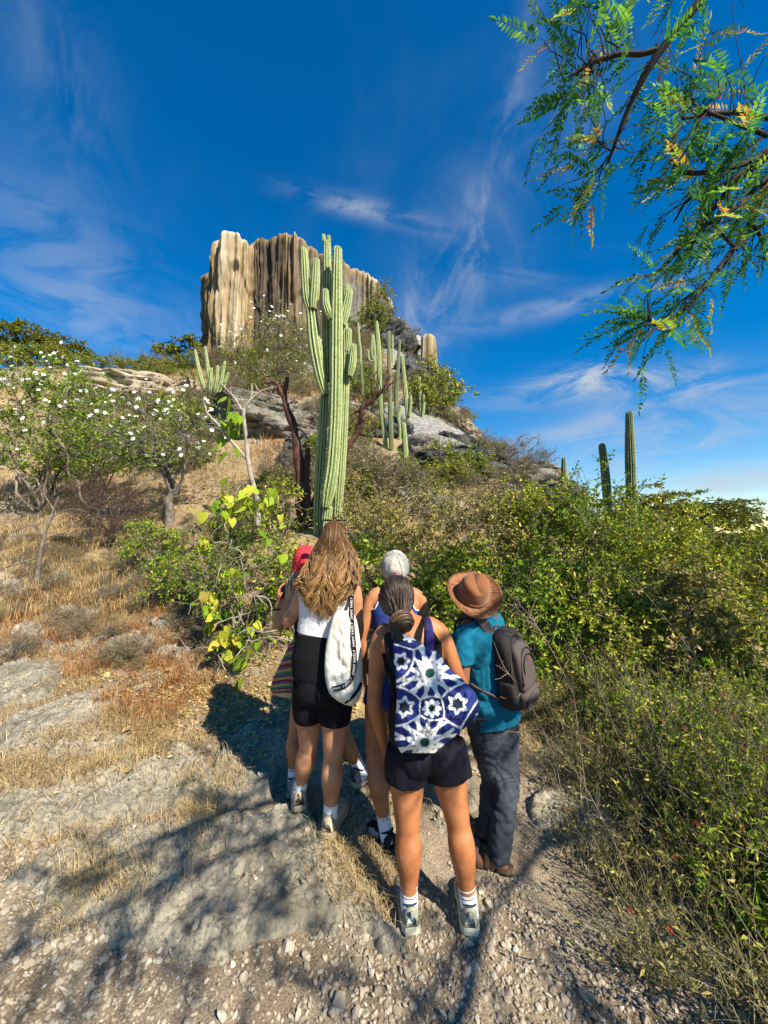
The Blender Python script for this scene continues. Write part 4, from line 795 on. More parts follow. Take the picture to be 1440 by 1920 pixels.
def hang_leaves(root, spots, size, seed, kinds=(0, 6)):
    r = np.random.default_rng(seed)
    for q in spots:
        o = link('leaf', HEART[int(r.integers(*kinds))], root); s = size * r.uniform(.7, 1.25); o.scale = (s * r.uniform(.8, 1), s, s); o.location = q
        d = Vector((r.normal(0, .45), r.normal(-.35, .35), -1 + r.normal(0, .3))).normalized(); o.rotation_euler = (d.to_track_quat('Y', 'Z').to_matrix() @ Matrix.Rotation(r.uniform(-1.0, 1.0) + (math.pi if r.random() < .3 else 0), 3, 'Y')).to_euler()
r_ = np.random.default_rng(3)
hang_leaves(sap, [P(x + r_.normal(0, 4), y + r_.normal(0, 4), 5.55 + r_.normal(0, .1)) for x, y in ((407, 757), (430, 752), (440, 760), (425, 772), (436, 780), (447, 778), (420, 795), (428, 800), (445, 798), (436, 808), (452, 800), (414, 822), (422, 830), (432, 850), (443, 845), (438, 770), (425, 786))], .17, 4, (0, 3))
# vine-hung shrub left of the group
vine = shrub(455, 935, 1265, 4.25, 195, 51, 'leafy shrub draped with big heart-shaped yellow-green vine leaves', ml=ML_GREEN, mains=9, secs=70, twigs=700, nleaf=5600, twl=.22, leaf=(.034, .018), r0=.016, name='vine_shrub', lrnd=(.42, .22))
sp = [P(a, b, 4.0 + r_.normal(0, .15)) for a, b in
      [(r_.normal(x, sx), r_.normal(y, sy)) for x, y, sx, sy, n in ((445, 950, 26, 16, 22), (490, 945, 14, 14, 9), (425, 935, 8, 12, 5), (385, 1000, 9, 9, 4), (400, 1140, 12, 22, 9), (450, 1085, 22, 20, 7), (410, 1200, 14, 26, 14), (440, 1235, 16, 18, 10), (400, 1165, 10, 14, 5), (470, 1190, 10, 12, 4), (525, 1045, 4, 4, 1), (505, 1010, 8, 10, 2)) for _ in range(n)]]
sp += [q + r_.normal(0, .05, 3) for q in sp]; hang_leaves(vine, sp, .10, 9)
# pale tangled creeper between the shrub and the group
r_ = np.random.default_rng(12); vp = []
for i in range(26):
    s = P(r_.uniform(395, 560), r_.uniform(1010, 1260), 3.75 + r_.normal(0, .15)); vp.append(grow(s[None], r_.normal(0, 1, (1, 3)) * np.array((1, .4, 1)), r_.uniform(.4, 1.0), 14, .42)[0])
q = on(-1.0, 3.75); cr = empty('bare_creeper', q, 'pale bare creeper stems tangled beside the woman in the red headscarf', 'creeper'); tubes(tbm := MB(), np.array(vp), np.linspace(.0055, .002, 14)[None], 5, rnd=r_.random(26)); tbm.obj('stems', MB_PALE, cr)
# morning-glory tree
b = hit(318, 985); d = b[1]; tr_pts = [b - np.array((0, 0, .1)), P(318, 955, d), P(316, 940, d), P(322, 925, d)]
ML_MG = ML_GREEN
crown_plant(b, (P(300, 820, d)), (135 / 720 * d, 1.3, 85 / 720 * d), 61, mains=8, secs=110, twigs=1100, nleaf=3800, twl=.35, leaf=(.075, .03), r0=.062, tw=.005, ml=ML_VINE, mbk=MB_GREY, name='flowering_tree', cat='tree',
            label='small crooked grey-trunked tree dotted with white trumpet flowers', trunk=tr_pts, flowers=100, fsize=.042, fmesh=FL_WHITE, lrnd=(.25, .2), up=.25)
shrub(70, 660, 880, 11.5, 280, 62, 'large leafy bush covered in white flowers below the flat-topped hilltop trees', mains=10, secs=150, twigs=1500, nleaf=15000, twl=.4, leaf=(.085, .036), r0=.05, tw=.006, ml=ML_VINE, name='flowering_bush', flowers=190, fsize=.05, fmesh=FL_WHITE, lrnd=(.22, .2))
shrub(170, 770, 900, 10.5, 200, 63, 'smaller open bush with scattered white flowers beside the crooked tree', mains=8, secs=90, twigs=900, nleaf=6000, twl=.4, leaf=(.08, .034), r0=.04, tw=.005, ml=ML_GREEN, name='flowering_bush', flowers=40, fsize=.052, fmesh=FL_WHITE)
shrub(505, 595, 730, 17, 190, 64, 'airy bush with small white flowers in front of the flowstone cliff', mains=9, secs=120, twigs=1300, nleaf=3000, twl=.55, leaf=(.10, .04), r0=.06, tw=.008, ml=ML_OLIVE, name='flowering_bush', flowers=70, fsize=.058, fmesh=FL_WHITE)
shrub(205, 890, 1010, 8.3, 190, 65, 'dark heap of bare tangled twigs under the crooked flowering tree', mains=14, secs=130, twigs=1500, nleaf=150, twl=.4, leaf=(.04, .02), r0=.02, tw=.0035, ml=ML_DRY, mbk=mat('twig_dark', [(0, (.035, .022, .016)), (1, (.13, .085, .06))], rough=.9), name='brush_heap', jit=.5)
shrub(285, 975, 1085, 6.2, 130, 66, 'low bright green small-leaved bush below the crooked flowering tree', mains=6, secs=50, twigs=420, nleaf=3000, twl=.22, leaf=(.045, .026), r0=.015, ml=ML_GREEN)
shrub(360, 1040, 1160, 5.3, 170, 67, 'dense green bush behind the vine-hung shrub', mains=6, secs=60, twigs=500, nleaf=3600, twl=.22, leaf=(.042, .024), r0=.015, ml=ML_GREEN)
# leafless sapling far left
b = hit(72, 1100); tb = MB(); kk = b[1] / 720; d = b[1]
def pl(l, w, seed=0): q = np.array([P(x, y, d) for x, y in l]); p = crom(np.c_[q, np.array(w) * kk / 2], 16); tubes(tb, p[None, :, :3], p[None, :, 3], 6, rnd=.6)
pl([(68, 1105), (72, 1060), (82, 1010), (95, 970), (110, 930)], [11, 9, 6, 4, 2]); pl([(75, 1045), (40, 1055), (0, 1068)], [4, 3, 1.5]); pl([(84, 1005), (60, 985), (20, 1000), (-10, 1010)], [4, 3, 2, 1]); pl([(95, 970), (130, 955), (165, 960)], [3, 2, 1]); pl([(80, 1015), (110, 1000), (150, 1005)], [3, 2, 1]); pl([(100, 955), (85, 930), (80, 905)], [3, 2, 1])
s2 = empty('bare_sapling', b, 'thin pale leafless sapling on the straw-grass slope', 'tree'); tb.obj('trunk', MB_GREY, s2)

# far bushes: a few kinds, each copy a thing of its own
def template(seed, **k):
    t = crown_plant((0, 0, 0), (0, 0, .62), (.6, .6, .52), seed, local=True, label='x', **k); return t
def copy_to(t, loc, s, rz, label, name, cat, group, sz=1.0):
    o = t.copy(); COL.objects.link(o); o.name = name; o.location = [float(q) for q in loc]; o.scale = (s, s, s * sz); o.rotation_euler = (0, 0, rz); o['label'] = label; o['category'] = cat
    if group: o['group'] = group
    elif 'group' in o: del o['group']
    for ch in t.children:
        c = ch.copy(); COL.objects.link(c); c.parent = o; c.matrix_parent_inverse = Matrix()
    return o
T_GRN = [template(300 + i, mains=7, secs=60, twigs=420, nleaf=2600, twl=.2, leaf=(.055, .03), r0=.018, tw=.004, ml=ML_GREEN if i == 0 else ML_OLIVE, name='green_bush') for i in range(3)]
T_DRY = [template(320 + i, mains=9, secs=80, twigs=700, nleaf=(500, 160, 900)[i], twl=.24, leaf=(.05, .022), r0=.014, tw=.0034, ml=ML_DRY, name='dry_bush', jit=.45) for i in range(3)]
T_ACA = [crown_plant((0, 0, 0), (0, 0, .72), (.75, .75, .2), 340 + i, mains=8, secs=90, twigs=600, nleaf=8500, twl=.14, leaf=(.042, .018), r0=.03, tw=.003, ml=ML_ACAC, mbk=MB_DARK, name='flat_topped_tree', label='x', local=True, trunk=[(0, 0, -.1), (.02, 0, .12), (0, .02, .28)], flat=.6, spread=.35) for i in range(2)]
used = set()
def put(T, i, px, py, d, hpx, label, name='bush', cat='bush', group=None, sz=1.0, sink=.04, z=None):
    x = XY(px, d); g = float(surf(np.array([x]), np.array([float(d)]))[0]) if z is None else z; s = hpx / 720 * d; r_ = np.random.default_rng(int(px * 7 + py * 3 + d * 11))
    t = T[i % len(T)]; rz = r_.uniform(0, 6.28); loc = (x, d, g - sink * s)
    if id(t) not in used:
        used.add(id(t)); t.location = loc; t.scale = (s, s, s * sz); t.rotation_euler = (0, 0, rz); t.name = name; t['label'] = label; t['category'] = cat
        if group: t['group'] = group
        return t
    return copy_to(t, loc, s, rz, label, name, cat, group, sz)
put(T_ACA, 0, 40, 600, 31, 100, 'spreading flat-topped tree on the green hilltop, broadest of its row', 'flat_topped_tree', 'tree')
put(T_ACA, 1, 105, 620, 33, 78, 'second flat-topped hilltop tree, sloping down towards the cliff', 'flat_topped_tree', 'tree')
put(T_ACA, 0, -60, 620, 30, 90, 'flat-topped hilltop tree, its crown spreading into view above the large white-flowered bush', 'flat_topped_tree', 'tree')
put(T_ACA, 1, 372, 565, 47, 135, 'dark flat-topped tree against the pale side of the flowstone cliff', 'flat_topped_tree', 'tree', z=16.5)
put(T_GRN, 1, 718, 545, 47, 40, 'small green bush on the skyline at the grey end of the cliff', z=P(716, 575, 47)[2])
put(T_GRN, 0, 838, 735, 30, 42, 'small dark green tree on the skyline beside the pillar', 'ridge_tree', 'tree', z=P(838, 760, 30)[2])
put(T_GRN, 2, 818, 720, 31, 26, 'small green bush at the foot of the flowstone pillar')
put(T_GRN, 1, 826, 790, 19.5, 95, 'rounded green bushy tree on the ridge above the dark outcrop', 'ridge_tree', 'tree')
put(T_GRN, 2, 800, 815, 18.5, 70, 'yellow-green bush beside the paired cactus stems')
put(T_GRN, 1, 700, 600, 39, 55, 'broad green bush just under the grey end of the cliff')
put(T_GRN, 0, 672, 720, 19, 62, 'dark green bush behind the small branching cactus')
GH = 'green bushes along the green hilltop'
for i, (px, d, h) in enumerate(((170, 31, 34), (200, 31, 36), (230, 32, 40), (262, 32, 42), (295, 32, 44), (325, 33, 42), (352, 33, 46), (130, 31, 50), (90, 30, 55), (45, 29, 60), (0, 29, 60), (245, 28, 24), (310, 28, 26), (345, 27, 26), (280, 30, 36))):
    put(T_GRN, i, px, 690, d, h, 'low green bush in the band along the green hilltop', 'green_bush', group=GH, sz=.75)
for i, (px, d, h) in enumerate(((215, 33, 42), (280, 34, 46), (370, 32, 40))): put(T_DRY, i, px, 690, d, h, 'brownish twiggy bush above the green band on the green hilltop', 'dry_bush', group='brown bushes on the green hilltop')
r_ = np.random.default_rng(77); n = 0
DB = 'dry twiggy bushes covering the hillside'; GB = 'yellow-green bushes among the dry hillside brush'
for k in range(900):
    if n >= 250: break
    y = r_.uniform(7.5, 40); x = r_.uniform(-.85, .34) * y
    if abs(x - XY(612, y)) < .5 and y < 9: continue
    if x < -.35 * y and y < 10: continue
    rpx = 720 + x / y * 720
    g = float(ground_h(np.array([x]), np.array([y]))[0]); py = 1000 - (g - 1.83) / y * 720
    if rpx < 470 and py > 905: continue
    if 395 < rpx < 590 and 740 < py < 905: continue
    if rpx < 400 and py < 760: continue
    if rpx > 715 and y > 12 and r_.random() < .72: continue
    h = r_.uniform(.55, 1.15) * (1 + y / 45); n += 1
    if r_.random() < .70: put(T_DRY, int(r_.integers(0, 3)), rpx, py, y, h / y * 720, 'dry grey-brown twiggy bush on the hillside', 'dry_bush', group=DB, sz=.8)
    else: put(T_GRN, int(r_.integers(0, 3)), rpx, py, y, h / y * 720, 'yellow-green bush growing among dry hillside brush', 'green_bush', group=GB, sz=.8)
r_ = np.random.default_rng(78)
for k in range(120):
    y = r_.uniform(3.9, 9.5); x = r_.uniform(-.98, -.28) * y - .3; g = float(surf(np.array([x]), np.array([y]))[0]); py = 1000 - (g - 1.83) / y * 720
    put(T_DRY, int(r_.integers(0, 3)), 720 + x / y * 720, py, y, r_.uniform(.16, .42) / y * 720, 'low dry brush clump in the straw grass of the open slope', 'dry_bush', group='low dry brush on the open slope', sz=.7)
# bare twigs on the skyline of the crag
for px, py, d, h in ((985, 890, 12.2, 75), (1020, 905, 12, 60), (905, 840, 16, 40), (950, 878, 13.5, 40)):
    put(T_DRY, 1, px, py, d, h, 'bare dry bush standing against the sky on the crag', 'dry_bush', group='bare bushes on the crag skyline')
# shrubs behind and right of the group
RS = [(905, 935, 1250, 5.6, 190, ML_DRY, .55, 'sparse yellowing shrub directly behind the leather hat'), (1010, 880, 1250, 5.6, 210, ML_OLIVE, .8, 'tall yellow-green shrub in front of the grey crag'),
      (1110, 872, 1250, 5.3, 230, ML_GREEN, 1., 'tall leafy shrub in front of the shorter leaning cactus column'), (1235, 920, 1250, 5.2, 250, ML_OLIVE, 1., 'broad leafy shrub below the tall straight cactus column'),
      (840, 1000, 1260, 4.5, 170, ML_OLIVE, .8, 'yellow-green shrub between the white cap and the leather hat'), (985, 1020, 1290, 4.1, 200, ML_GREEN, 1., 'dense shrub beside the man\'s backpack'),
      (1120, 1040, 1310, 4.0, 220, ML_OLIVE, 1., 'dense dark-centred shrub behind the tall red-flowered weeds'), (1265, 1065, 1310, 3.9, 230, ML_DRY, .9, 'leafy shrub above the pale rock strip'),
      (1400, 1110, 1330, 3.8, 190, ML_OLIVE, .8, 'leafy shrub under the feathery olive tree'), (770, 925, 1130, 6.3, 150, ML_DRY, .6, 'thin grey shrub beside the tall cactus'),
      (690, 900, 1130, 6.0, 110, ML_DRY, .6, 'thin twiggy shrub at the foot of the tall cactus'), (695, 1015, 1270, 4.6, 120, ML_GREEN, .8, 'green shrub between the long-haired woman and the white cap'),
      (800, 1075, 1290, 4.2, 130, ML_GREEN, .8, 'low green shrub in front of the white cap'), (555, 1030, 1280, 4.4, 110, ML_OLIVE, .6, 'sparse shrub behind the red headscarf'),
      (860, 905, 1050, 7.6, 170, ML_DRY, .7, 'dry yellowish shrub below the arching dead branch'), (700, 960, 1080, 7.2, 120, ML_OLIVE, .7, 'yellow-green shrub under the long red branch beside the cactus'), (1040, 965, 1200, 6.6, 200, ML_OLIVE, .9, 'shrub filling the gap below the squat cactus stump'),
      (520, 905, 1030, 6.6, 130, ML_OLIVE, .6, 'sparse shrub between the forked sapling and the red-barked trunk'), (420, 870, 985, 8.0, 130, ML_DRY, .6, 'dry shrub between the crooked flowering tree and the sapling'), (640, 880, 1020, 8.0, 90, ML_DRY, .7, 'dry shrub close behind the tall cactus base')]
for i, (px, top, bot, d, w, ml, dn, lb) in enumerate(RS):
    A = w * (bot - top) / (200 * 300.0)
    shrub(px, top, bot, d, w * 1.1, 400 + i, lb, ml=ml, mains=8, secs=int(75 * A) + 15, twigs=int(800 * A) + 100, nleaf=int((7200, 5200, 9500, 6200)[i % 4] * dn * A) + 400, twl=.24, leaf=((.05, .025), (.066, .028), (.040, .021), (.056, .03))[i % 4], r0=.018, tw=.0020, mbk=MB_TWIG, lrnd=(.55, .22), dep=.55)
for px, top, bot, d, w, sd, lb in ((1180, 955, 1150, 7.6, 220, 95, 'yellow-green shrub in front of the foot of the two cactus columns'), (1270, 985, 1150, 8.8, 230, 96, 'leafy bush hiding the foot of the feathery pale green trees'), (1430, 1000, 1200, 6.6, 220, 97, 'leafy bush in front of the feathery olive tree')):
    shrub(px, top, bot, d, w, sd, lb, ml=ML_OLIVE, mains=8, secs=110, twigs=1100, nleaf=9000, twl=.3, leaf=(.06, .026), r0=.025, tw=.003, lrnd=(.5, .22), dep=.8)
put(T_ACA, 0, 1235, 940, 15, 130, 'feathery pale green tree behind the tall straight cactus column', 'feathery_tree', 'tree', z=P(1235, 1050, 15)[2], sink=0)
put(T_ACA, 1, 1325, 950, 14, 120, 'feathery pale green tree farther from the tall straight cactus column', 'feathery_tree', 'tree', z=P(1325, 1050, 14)[2], sink=0)
shrub(1410, 1000, 1180, 8.0, 260, 91, 'feathery olive tree on the slope below the short dark cactus', mains=8, secs=130, twigs=1300, nleaf=15000, twl=.4, leaf=(.07, .014), r0=.06, tw=.005, ml=ML_ACAC, mbk=MB_DARK, name='feathery_tree', cat='tree', droop=.7, lrnd=(.4, .2))
shrub(1330, 1020, 1180, 9.0, 180, 92, 'smaller feathery olive tree behind the leafy shrubs beyond the hatted man', mains=8, secs=100, twigs=1000, nleaf=9000, twl=.4, leaf=(.07, .014), r0=.05, tw=.005, ml=ML_ACAC, mbk=MB_DARK, name='feathery_tree', cat='tree', droop=.7, lrnd=(.4, .2))
# distant wood on the far hill
r_ = np.random.default_rng(55); lb = MB(); c = np.c_[r_.uniform(25, 170, 1500), r_.uniform(45, 190, 1500)]; cz = base_h(c[:, 0], c[:, 1])
q = np.repeat(np.c_[c, cz + 1.2], 14, 0) + r_.normal(0, 1, (1500 * 14, 3)) * np.array((1.5, 1.5, .9)); leaves(lb, q, r_.normal(size=q.shape) + np.array((0, 0, .5)), 1.9, 1.3, np.clip(r_.normal(.4, .2, len(q)), 0, 1), r=r_)
stuff(lb.obj('distant_wood', ML_ACAC), 'olive-green wooded slope beyond the leafy shrubs', 'woodland')
# ------------------------------------------------------------------ dry grass, litter
def blades(mb, xy, h, w, lean, r, rnd, z=None, curl=.5):
    n = len(xy); z = surf(xy[:, 0], xy[:, 1]) if z is None else z; a = r.uniform(0, 6.283, n); d = np.c_[np.cos(a), np.sin(a), np.zeros(n)]; ln = np.clip(lean, 0, 1.5)[:, None]
    b = np.c_[xy, z - .004]; dir0 = nrm(d * ln * .55 + np.array((0, 0, 1))); dir1 = nrm(d * ln * (1 + curl) + np.array((0, 0, .35)) - np.array((0, 0, .3)) * ln)
    m = b + dir0 * h[:, None] * .5; t = m + dir1 * h[:, None] * .55; s = nrm(np.cross(d, dir0)) * w[:, None] * .5
    V = np.stack((b - s, b + s, m + s * .8, m - s * .8, t), 1); i = np.arange(n)[:, None] * 5
    F = np.concatenate((i + np.array((0, 1, 2)), i + np.array((0, 2, 3)), i + np.array((3, 2, 4)))); mb.add(V, F, np.repeat(rnd, 5))
def tufts(n, per, x0, x1, y0, y1, r, keep, spread=.05):
    c = np.c_[r.uniform(x0, x1, n), r.uniform(y0, y1, n)]; c = c[keep(c)]; k = r.poisson(per, len(c)) + 2; q = np.repeat(c, k, 0); return q + r.normal(0, spread, q.shape) * np.maximum(1, q[:, 1:] * .12)
r6 = np.random.default_rng(61)
def keep_left(c):
    f = fbm(c[:, 0] * .9, c[:, 1] * .9, 0, 3, 201); path = (c[:, 1] < 2.5) & (c[:, 0] > -1.2)
    return (f > -.1 + .5 * sstep(3.2, 2.2, c[:, 1])) & ~path & (c[:, 1] > 1.75 + .2 * (c[:, 0] > -1)) & ~(in_slab(c[:, 0], c[:, 1]) & (r6.random(len(c)) > .15)) & (c[:, 0] > -1.5 * c[:, 1] - .8) & (c[:, 0] < .75 + .12 * c[:, 1])
g = MB()
q = tufts(6200, 7, -7.5, 1.6, 1.8, 5.2, r6, keep_left, .05); n = len(q); blades(g, q, r6.uniform(.05, .17, n), r6.uniform(.0018, .0035, n), r6.uniform(.3, 1.6, n), r6, np.clip(r6.normal(.5, .25, n), 0, 1))
q = tufts(4200, 6, -13, 3, 5, 13, r6, lambda c: (fbm(c[:, 0] * .5, c[:, 1] * .5, 0, 3, 203) > -.3) & (c[:, 0] > -1.05 * c[:, 1]) & (c[:, 0] < .4 * c[:, 1]), .06); n = len(q); blades(g, q, r6.uniform(.12, .42, n), r6.uniform(.005, .009, n), r6.uniform(.1, 1.3, n), r6, np.clip(r6.normal(.45, .25, n), 0, 1))
q = tufts(2600, 5, -26, 9, 13, 40, r6, lambda c: (c[:, 0] > -.9 * c[:, 1]) & (c[:, 0] < .0 * c[:, 1]), .1); n = len(q); blades(g, q, r6.uniform(.25, .8, n), r6.uniform(.018, .035, n), r6.uniform(.1, 1.2, n), r6, np.clip(r6.normal(.35, .25, n), 0, 1))
# matted straw lying on the bank beside the group and in the gully
def mat_straw(px, py, sx, sy, n, rr):
    c = np.array([hit(a, b)[:2] for a, b in zip(r6.normal(px, sx, 34), r6.normal(py, sy, 34))]); q = c[r6.integers(0, 34, n)] + r6.normal(0, .065, (n, 2)) * np.maximum(1, c[r6.integers(0, 34, n), 1:] * .25); return q
for px, py, sx, sy, n in ((120, 1440, 70, 22, 2200), (260, 1390, 60, 20, 1500), (60, 1470, 50, 15, 900), (390, 1500, 30, 30, 700), (660, 1640, 25, 35, 800), (700, 1690, 14, 30, 400), (720, 1480, 40, 40, 600), (1010, 1390, 60, 40, 1300), (1080, 1440, 60, 40, 900), (960, 1350, 40, 20, 500), (170, 1680, 60, 25, 600), (60, 1600, 50, 14, 250), (200, 1585, 60, 8, 160), (350, 1560, 40, 12, 200), (380, 1615, 14, 5, 90), (60, 1050, 60, 30, 900), (170, 1100, 70, 40, 1500), (20, 930, 60, 20, 700), (250, 1120, 60, 30, 900)):
    q = mat_straw(px, py, sx, sy, n, r6); m = len(q); sc = np.maximum(1, np.hypot(q[:, 0], q[:, 1]) / 3.2); blades(g, q, r6.uniform(.06, .17, m) * sc, r6.uniform(.0018, .0034, m) * sc, r6.uniform(.9, 1.7, m), r6, np.clip(r6.normal(.62, .22, m), 0, 1), curl=.8)
stuff(g.obj('dry_grass', ML_STRAW), 'dry straw-coloured grass covering the slope and path edges', 'grass')
g = MB()
for px, py, sx, sy, n in ((270, 1360, 50, 26, 1800), (300, 1300, 50, 30, 1100), (200, 1230, 90, 30, 1300), (130, 1180, 80, 30, 1300), (250, 1160, 90, 40, 1200), (80, 1130, 70, 30, 700), (330, 1220, 50, 30, 700), (340, 1290, 30, 20, 500), (500, 850, 30, 25, 500), (10, 1190, 20, 30, 250)):
    q = mat_straw(px, py, sx, sy, n, r6); m = len(q); sc = np.maximum(1, np.hypot(q[:, 0], q[:, 1]) / 3.2); blades(g, q, r6.uniform(.04, .14, m) * sc, r6.uniform(.0018, .0032, m) * sc, r6.uniform(.5, 1.6, m), r6, np.clip(r6.normal(.5, .25, m), 0, 1))
stuff(g.obj('rusty_grass', ML_RUST), 'rust-brown dead grass patch beside the group', 'grass')
g = MB(); q = np.vstack([mat_straw(px, py, sx, sy, n, r6) for px, py, sx, sy, n in ((330, 1310, 50, 40, 900), (400, 1300, 40, 25, 700), (440, 1180, 50, 40, 800), (300, 1390, 40, 20, 300), (470, 1320, 40, 30, 350), (560, 1330, 30, 30, 350), (240, 1270, 60, 30, 350), (690, 1400, 40, 40, 300), (1000, 1340, 60, 40, 300), (480, 1420, 50, 40, 160), (860, 1330, 60, 40, 300))])
n = len(q); z = surf(q[:, 0], q[:, 1]); leaves(g, np.c_[q, z + r6.uniform(.003, .03, n)], np.c_[r6.normal(0, 1, (n, 2)), r6.normal(0, .25, n)], r6.uniform(.02, .05, n), r6.uniform(.012, .026, n), r6=None) if False else leaves(g, np.c_[q, z + r6.uniform(.003, .03, n)], np.c_[r6.normal(0, 1, (n, 2)), r6.normal(0, .25, n)], r6.uniform(.02, .05, n), r6.uniform(.012, .026, n), r=r6, face=.5)
stuff(g.obj('leaf_litter', ML_LITTER), 'small dry curled leaves littering the ground under the shrubs', 'leaves')
FALL = [MB().add(HV * np.array((1, 1, 1.6)), HF, v).mesh('fallen_leaf', ML_LITTER) for v in (.35, .6, .9)]
for i, (px, py) in enumerate(((175, 1285), (192, 1292), (205, 1270), (285, 1255), (240, 1395), (225, 1432), (272, 1405), (235, 1485), (300, 1378), (330, 1290), (345, 1272), (360, 1310), (372, 1335), (395, 1380), (382, 1420), (440, 1385), (455, 1310), (448, 1340), (484, 1325), (500, 1345), (520, 1335), (505, 1310), (535, 1372), (310, 1270), (265, 1385), (420, 1370), (465, 1360), (350, 1350), (255, 1342), (512, 1290), (690, 1370), (670, 1330))):
    q = hit(px, py); q[2] = float(surf(np.array([q[0]]), np.array([q[1]]))[0]) + .018; o = link('fallen_leaf', FALL[i % 3]); s = float(r6.uniform(.05, .085)); o.scale = (s, s, s); o.location = q; o.rotation_euler = (r6.normal(0, .3), r6.normal(0, .3), r6.uniform(0, 6.28))
    tag(o, 'large curled yellow-tan leaf fallen on the bank', 'leaf', 'large fallen leaves on the bank beside the group')
# ------------------------------------------------------------------ weeds on the weedy bank
def redflower():
    b = MB(); 
    for k in range(5):
        a = k * 1.2566; q = np.array([(0, 0, 0), (.10 * math.cos(a), .10 * math.sin(a), .5), (.28 * math.cos(a), .28 * math.sin(a), 1.0)]); tubes(b, q[None], np.array([[.06, .07, .02]]), 4)
    return b.mesh('flower_red', M_REDF)
FL_RED = redflower()
def weed(h, seed, ml, lean=(-.15, -.05), n_st=26, nl=520, nred=0, name='weed', leaf=(.03, .010), mb=MB_TWIGG, wander=.16):
    r = np.random.default_rng(seed); root = empty(name, (0, 0, 0), 'x', 'weed', local=True)
    S = np.c_[r.normal(0, .07, n_st), r.normal(0, .07, n_st), np.full(n_st, -.03)]; D = np.c_[r.normal(lean[0], .42, n_st), r.normal(lean[1], .42, n_st), np.ones(n_st)]
    p = grow(S, D, h * r.uniform(.6, 1.25, n_st), 9, wander, .02, r); b = MB(); tubes(b, p, np.linspace(1, .35, 9)[None] * r.uniform(.0014, .0028, (n_st, 1)), 4, rnd=r.random(n_st))
    S2, D2, _, _ = sprout(p, n_st * 5, .2, 1, .7, r, .2); p2 = grow(S2, D2, r.uniform(.08, .26, len(S2)) * h, 5, .2, 0, r); tubes(b, p2, np.linspace(.0011, .0006, 5)[None], 3, rnd=r.random(len(S2)))
    b.obj('stems', mb, root)
    S3, D3, _, _ = sprout(np.concatenate((p[:, ::2], p2)), nl, .1, 1, .9, r); lb = MB(); leaves(lb, S3, D3, leaf[0] * r.uniform(.6, 1.4, nl), leaf[1] * r.uniform(.7, 1.3, nl), np.clip(r.normal(.5, .25, nl), 0, 1), r=r, droop=.1); stuff(lb.obj('foliage', ml, root))
    for k in r.permutation(len(p2))[:nred]:
        f = link('flower', FL_RED, root); s = r.uniform(.022, .034); f.scale = (s, s, s * 1.2); f.location = p2[k, -1]; f.rotation_euler = Vector(p2[k, -1] - p2[k, -2]).to_track_quat('Z', 'Y').to_euler()
    return root
WD = [weed(.45, 600 + i, ML_DRY, nl=170, n_st=34, nred=i % 2, name='dry_weed', lean=(0, 0)) for i in range(4)]
WT = [weed(.66, 610 + i, ML_OLIVE, nl=620, n_st=34, nred=3, mb=MB_TWIG if i % 2 else MB_TWIGG, lean=(0, 0)) for i in range(8)]
WL = [weed(.4, 620 + i, ML_GREEN, nl=1300, n_st=24, leaf=(.05, .018), name='leafy_weed', wander=.22, lean=(0, 0)) for i in range(5)]
r7 = np.random.default_rng(83); k = 0; seen_w = set()
def sow(T, x, y, s, label, name, group):
    t = T[int(r7.integers(0, len(T)))]; g = float(surf(np.array([x]), np.array([y]))[0]); tilt = (float(r7.normal(.06, .12)), float(r7.normal(-.12, .12)), float(r7.uniform(0, 6.28)))
    o = t if id(t) not in seen_w else copy_to(t, (x, y, g), s, 0, label, name, 'weed', group); seen_w.add(id(t)); o.location = (x, y, g); o.scale = (s, s, s); o.rotation_euler = tilt; o['label'] = label; o['category'] = 'weed'; o['group'] = group
for i in range(900):
    if k >= 140: break
    y, x = (r7.uniform(1.1, 3.7), r7.uniform(.9, 3.0)) if k < 98 else (r7.uniform(.9, 4.6), r7.uniform(1.9, 4.9))
    if x < .95 + .10 * (y - 1.1) + .12 * math.sin(y * 5) or (k < 98 and x > 1.12 * y + .2) or (y < 1.15 and x < 1.9): continue
    if y > 2.35 and x < 1.35: continue
    k += 1; u = r7.random()
    if x < 1.36 + .14 * y or u > .9: sow(WD, x, y, r7.uniform(.8, 1.3), 'dry straw-coloured weed with bare thin stems at the gravel edge', 'dry_weed', 'dry thin weeds along the gravel edge')
    elif u < .6: sow(WT, x, y, r7.uniform(.8, 1.2), 'tall thin-stemmed weed with small leaves and red tubular flowers on the weedy bank', 'weed', 'thin-stemmed weeds with red flowers on the weedy bank')
    else: sow(WL, x, y, r7.uniform(.8, 1.3), 'low bright green leafy weed on the weedy bank', 'leafy_weed', 'leafy green weeds low on the weedy bank')
for T in (WD, WT, WL):
    for t in T:
        if id(t) not in seen_w:
            for ch in list(t.children): bpy.data.objects.remove(ch)
            bpy.data.objects.remove(t)
# long dry canes arching over the bank
cn = []
for a, b_, d1, d2 in (((1420, 1400), (1125, 1040), 2.3, 2.9), ((1075, 1300), (940, 1130), 2.1, 2.0), ((1040, 1420), (930, 1270), 2.2, 2.0), ((1200, 1500), (1060, 1180), 2.3, 2.5), ((1180, 1640), (1010, 1390), 1.9, 2.0)):
    A, B_ = P(*a, d1), P(*b_, d2); t = np.linspace(0, 1, 10)[:, None]; cn.append(A * (1 - t) + B_ * t + np.array((0, 0, .12)) * np.sin(t * 2.6))
q = on(1.9, 2.4); ce = empty('dry_canes', q, 'long bare dry canes arching out from the weedy bank', 'weed'); b = MB(); cn = np.array(cn)
root_ = np.stack([np.linspace(0, 1, 6)[:, None] * (c[0] - np.array((c[0][0] + .1, c[0][1], float(ground_h(c[0][0] + .1, c[0][1]))))) + np.array((c[0][0] + .1, c[0][1], float(ground_h(c[0][0] + .1, c[0][1])))) for c in cn])
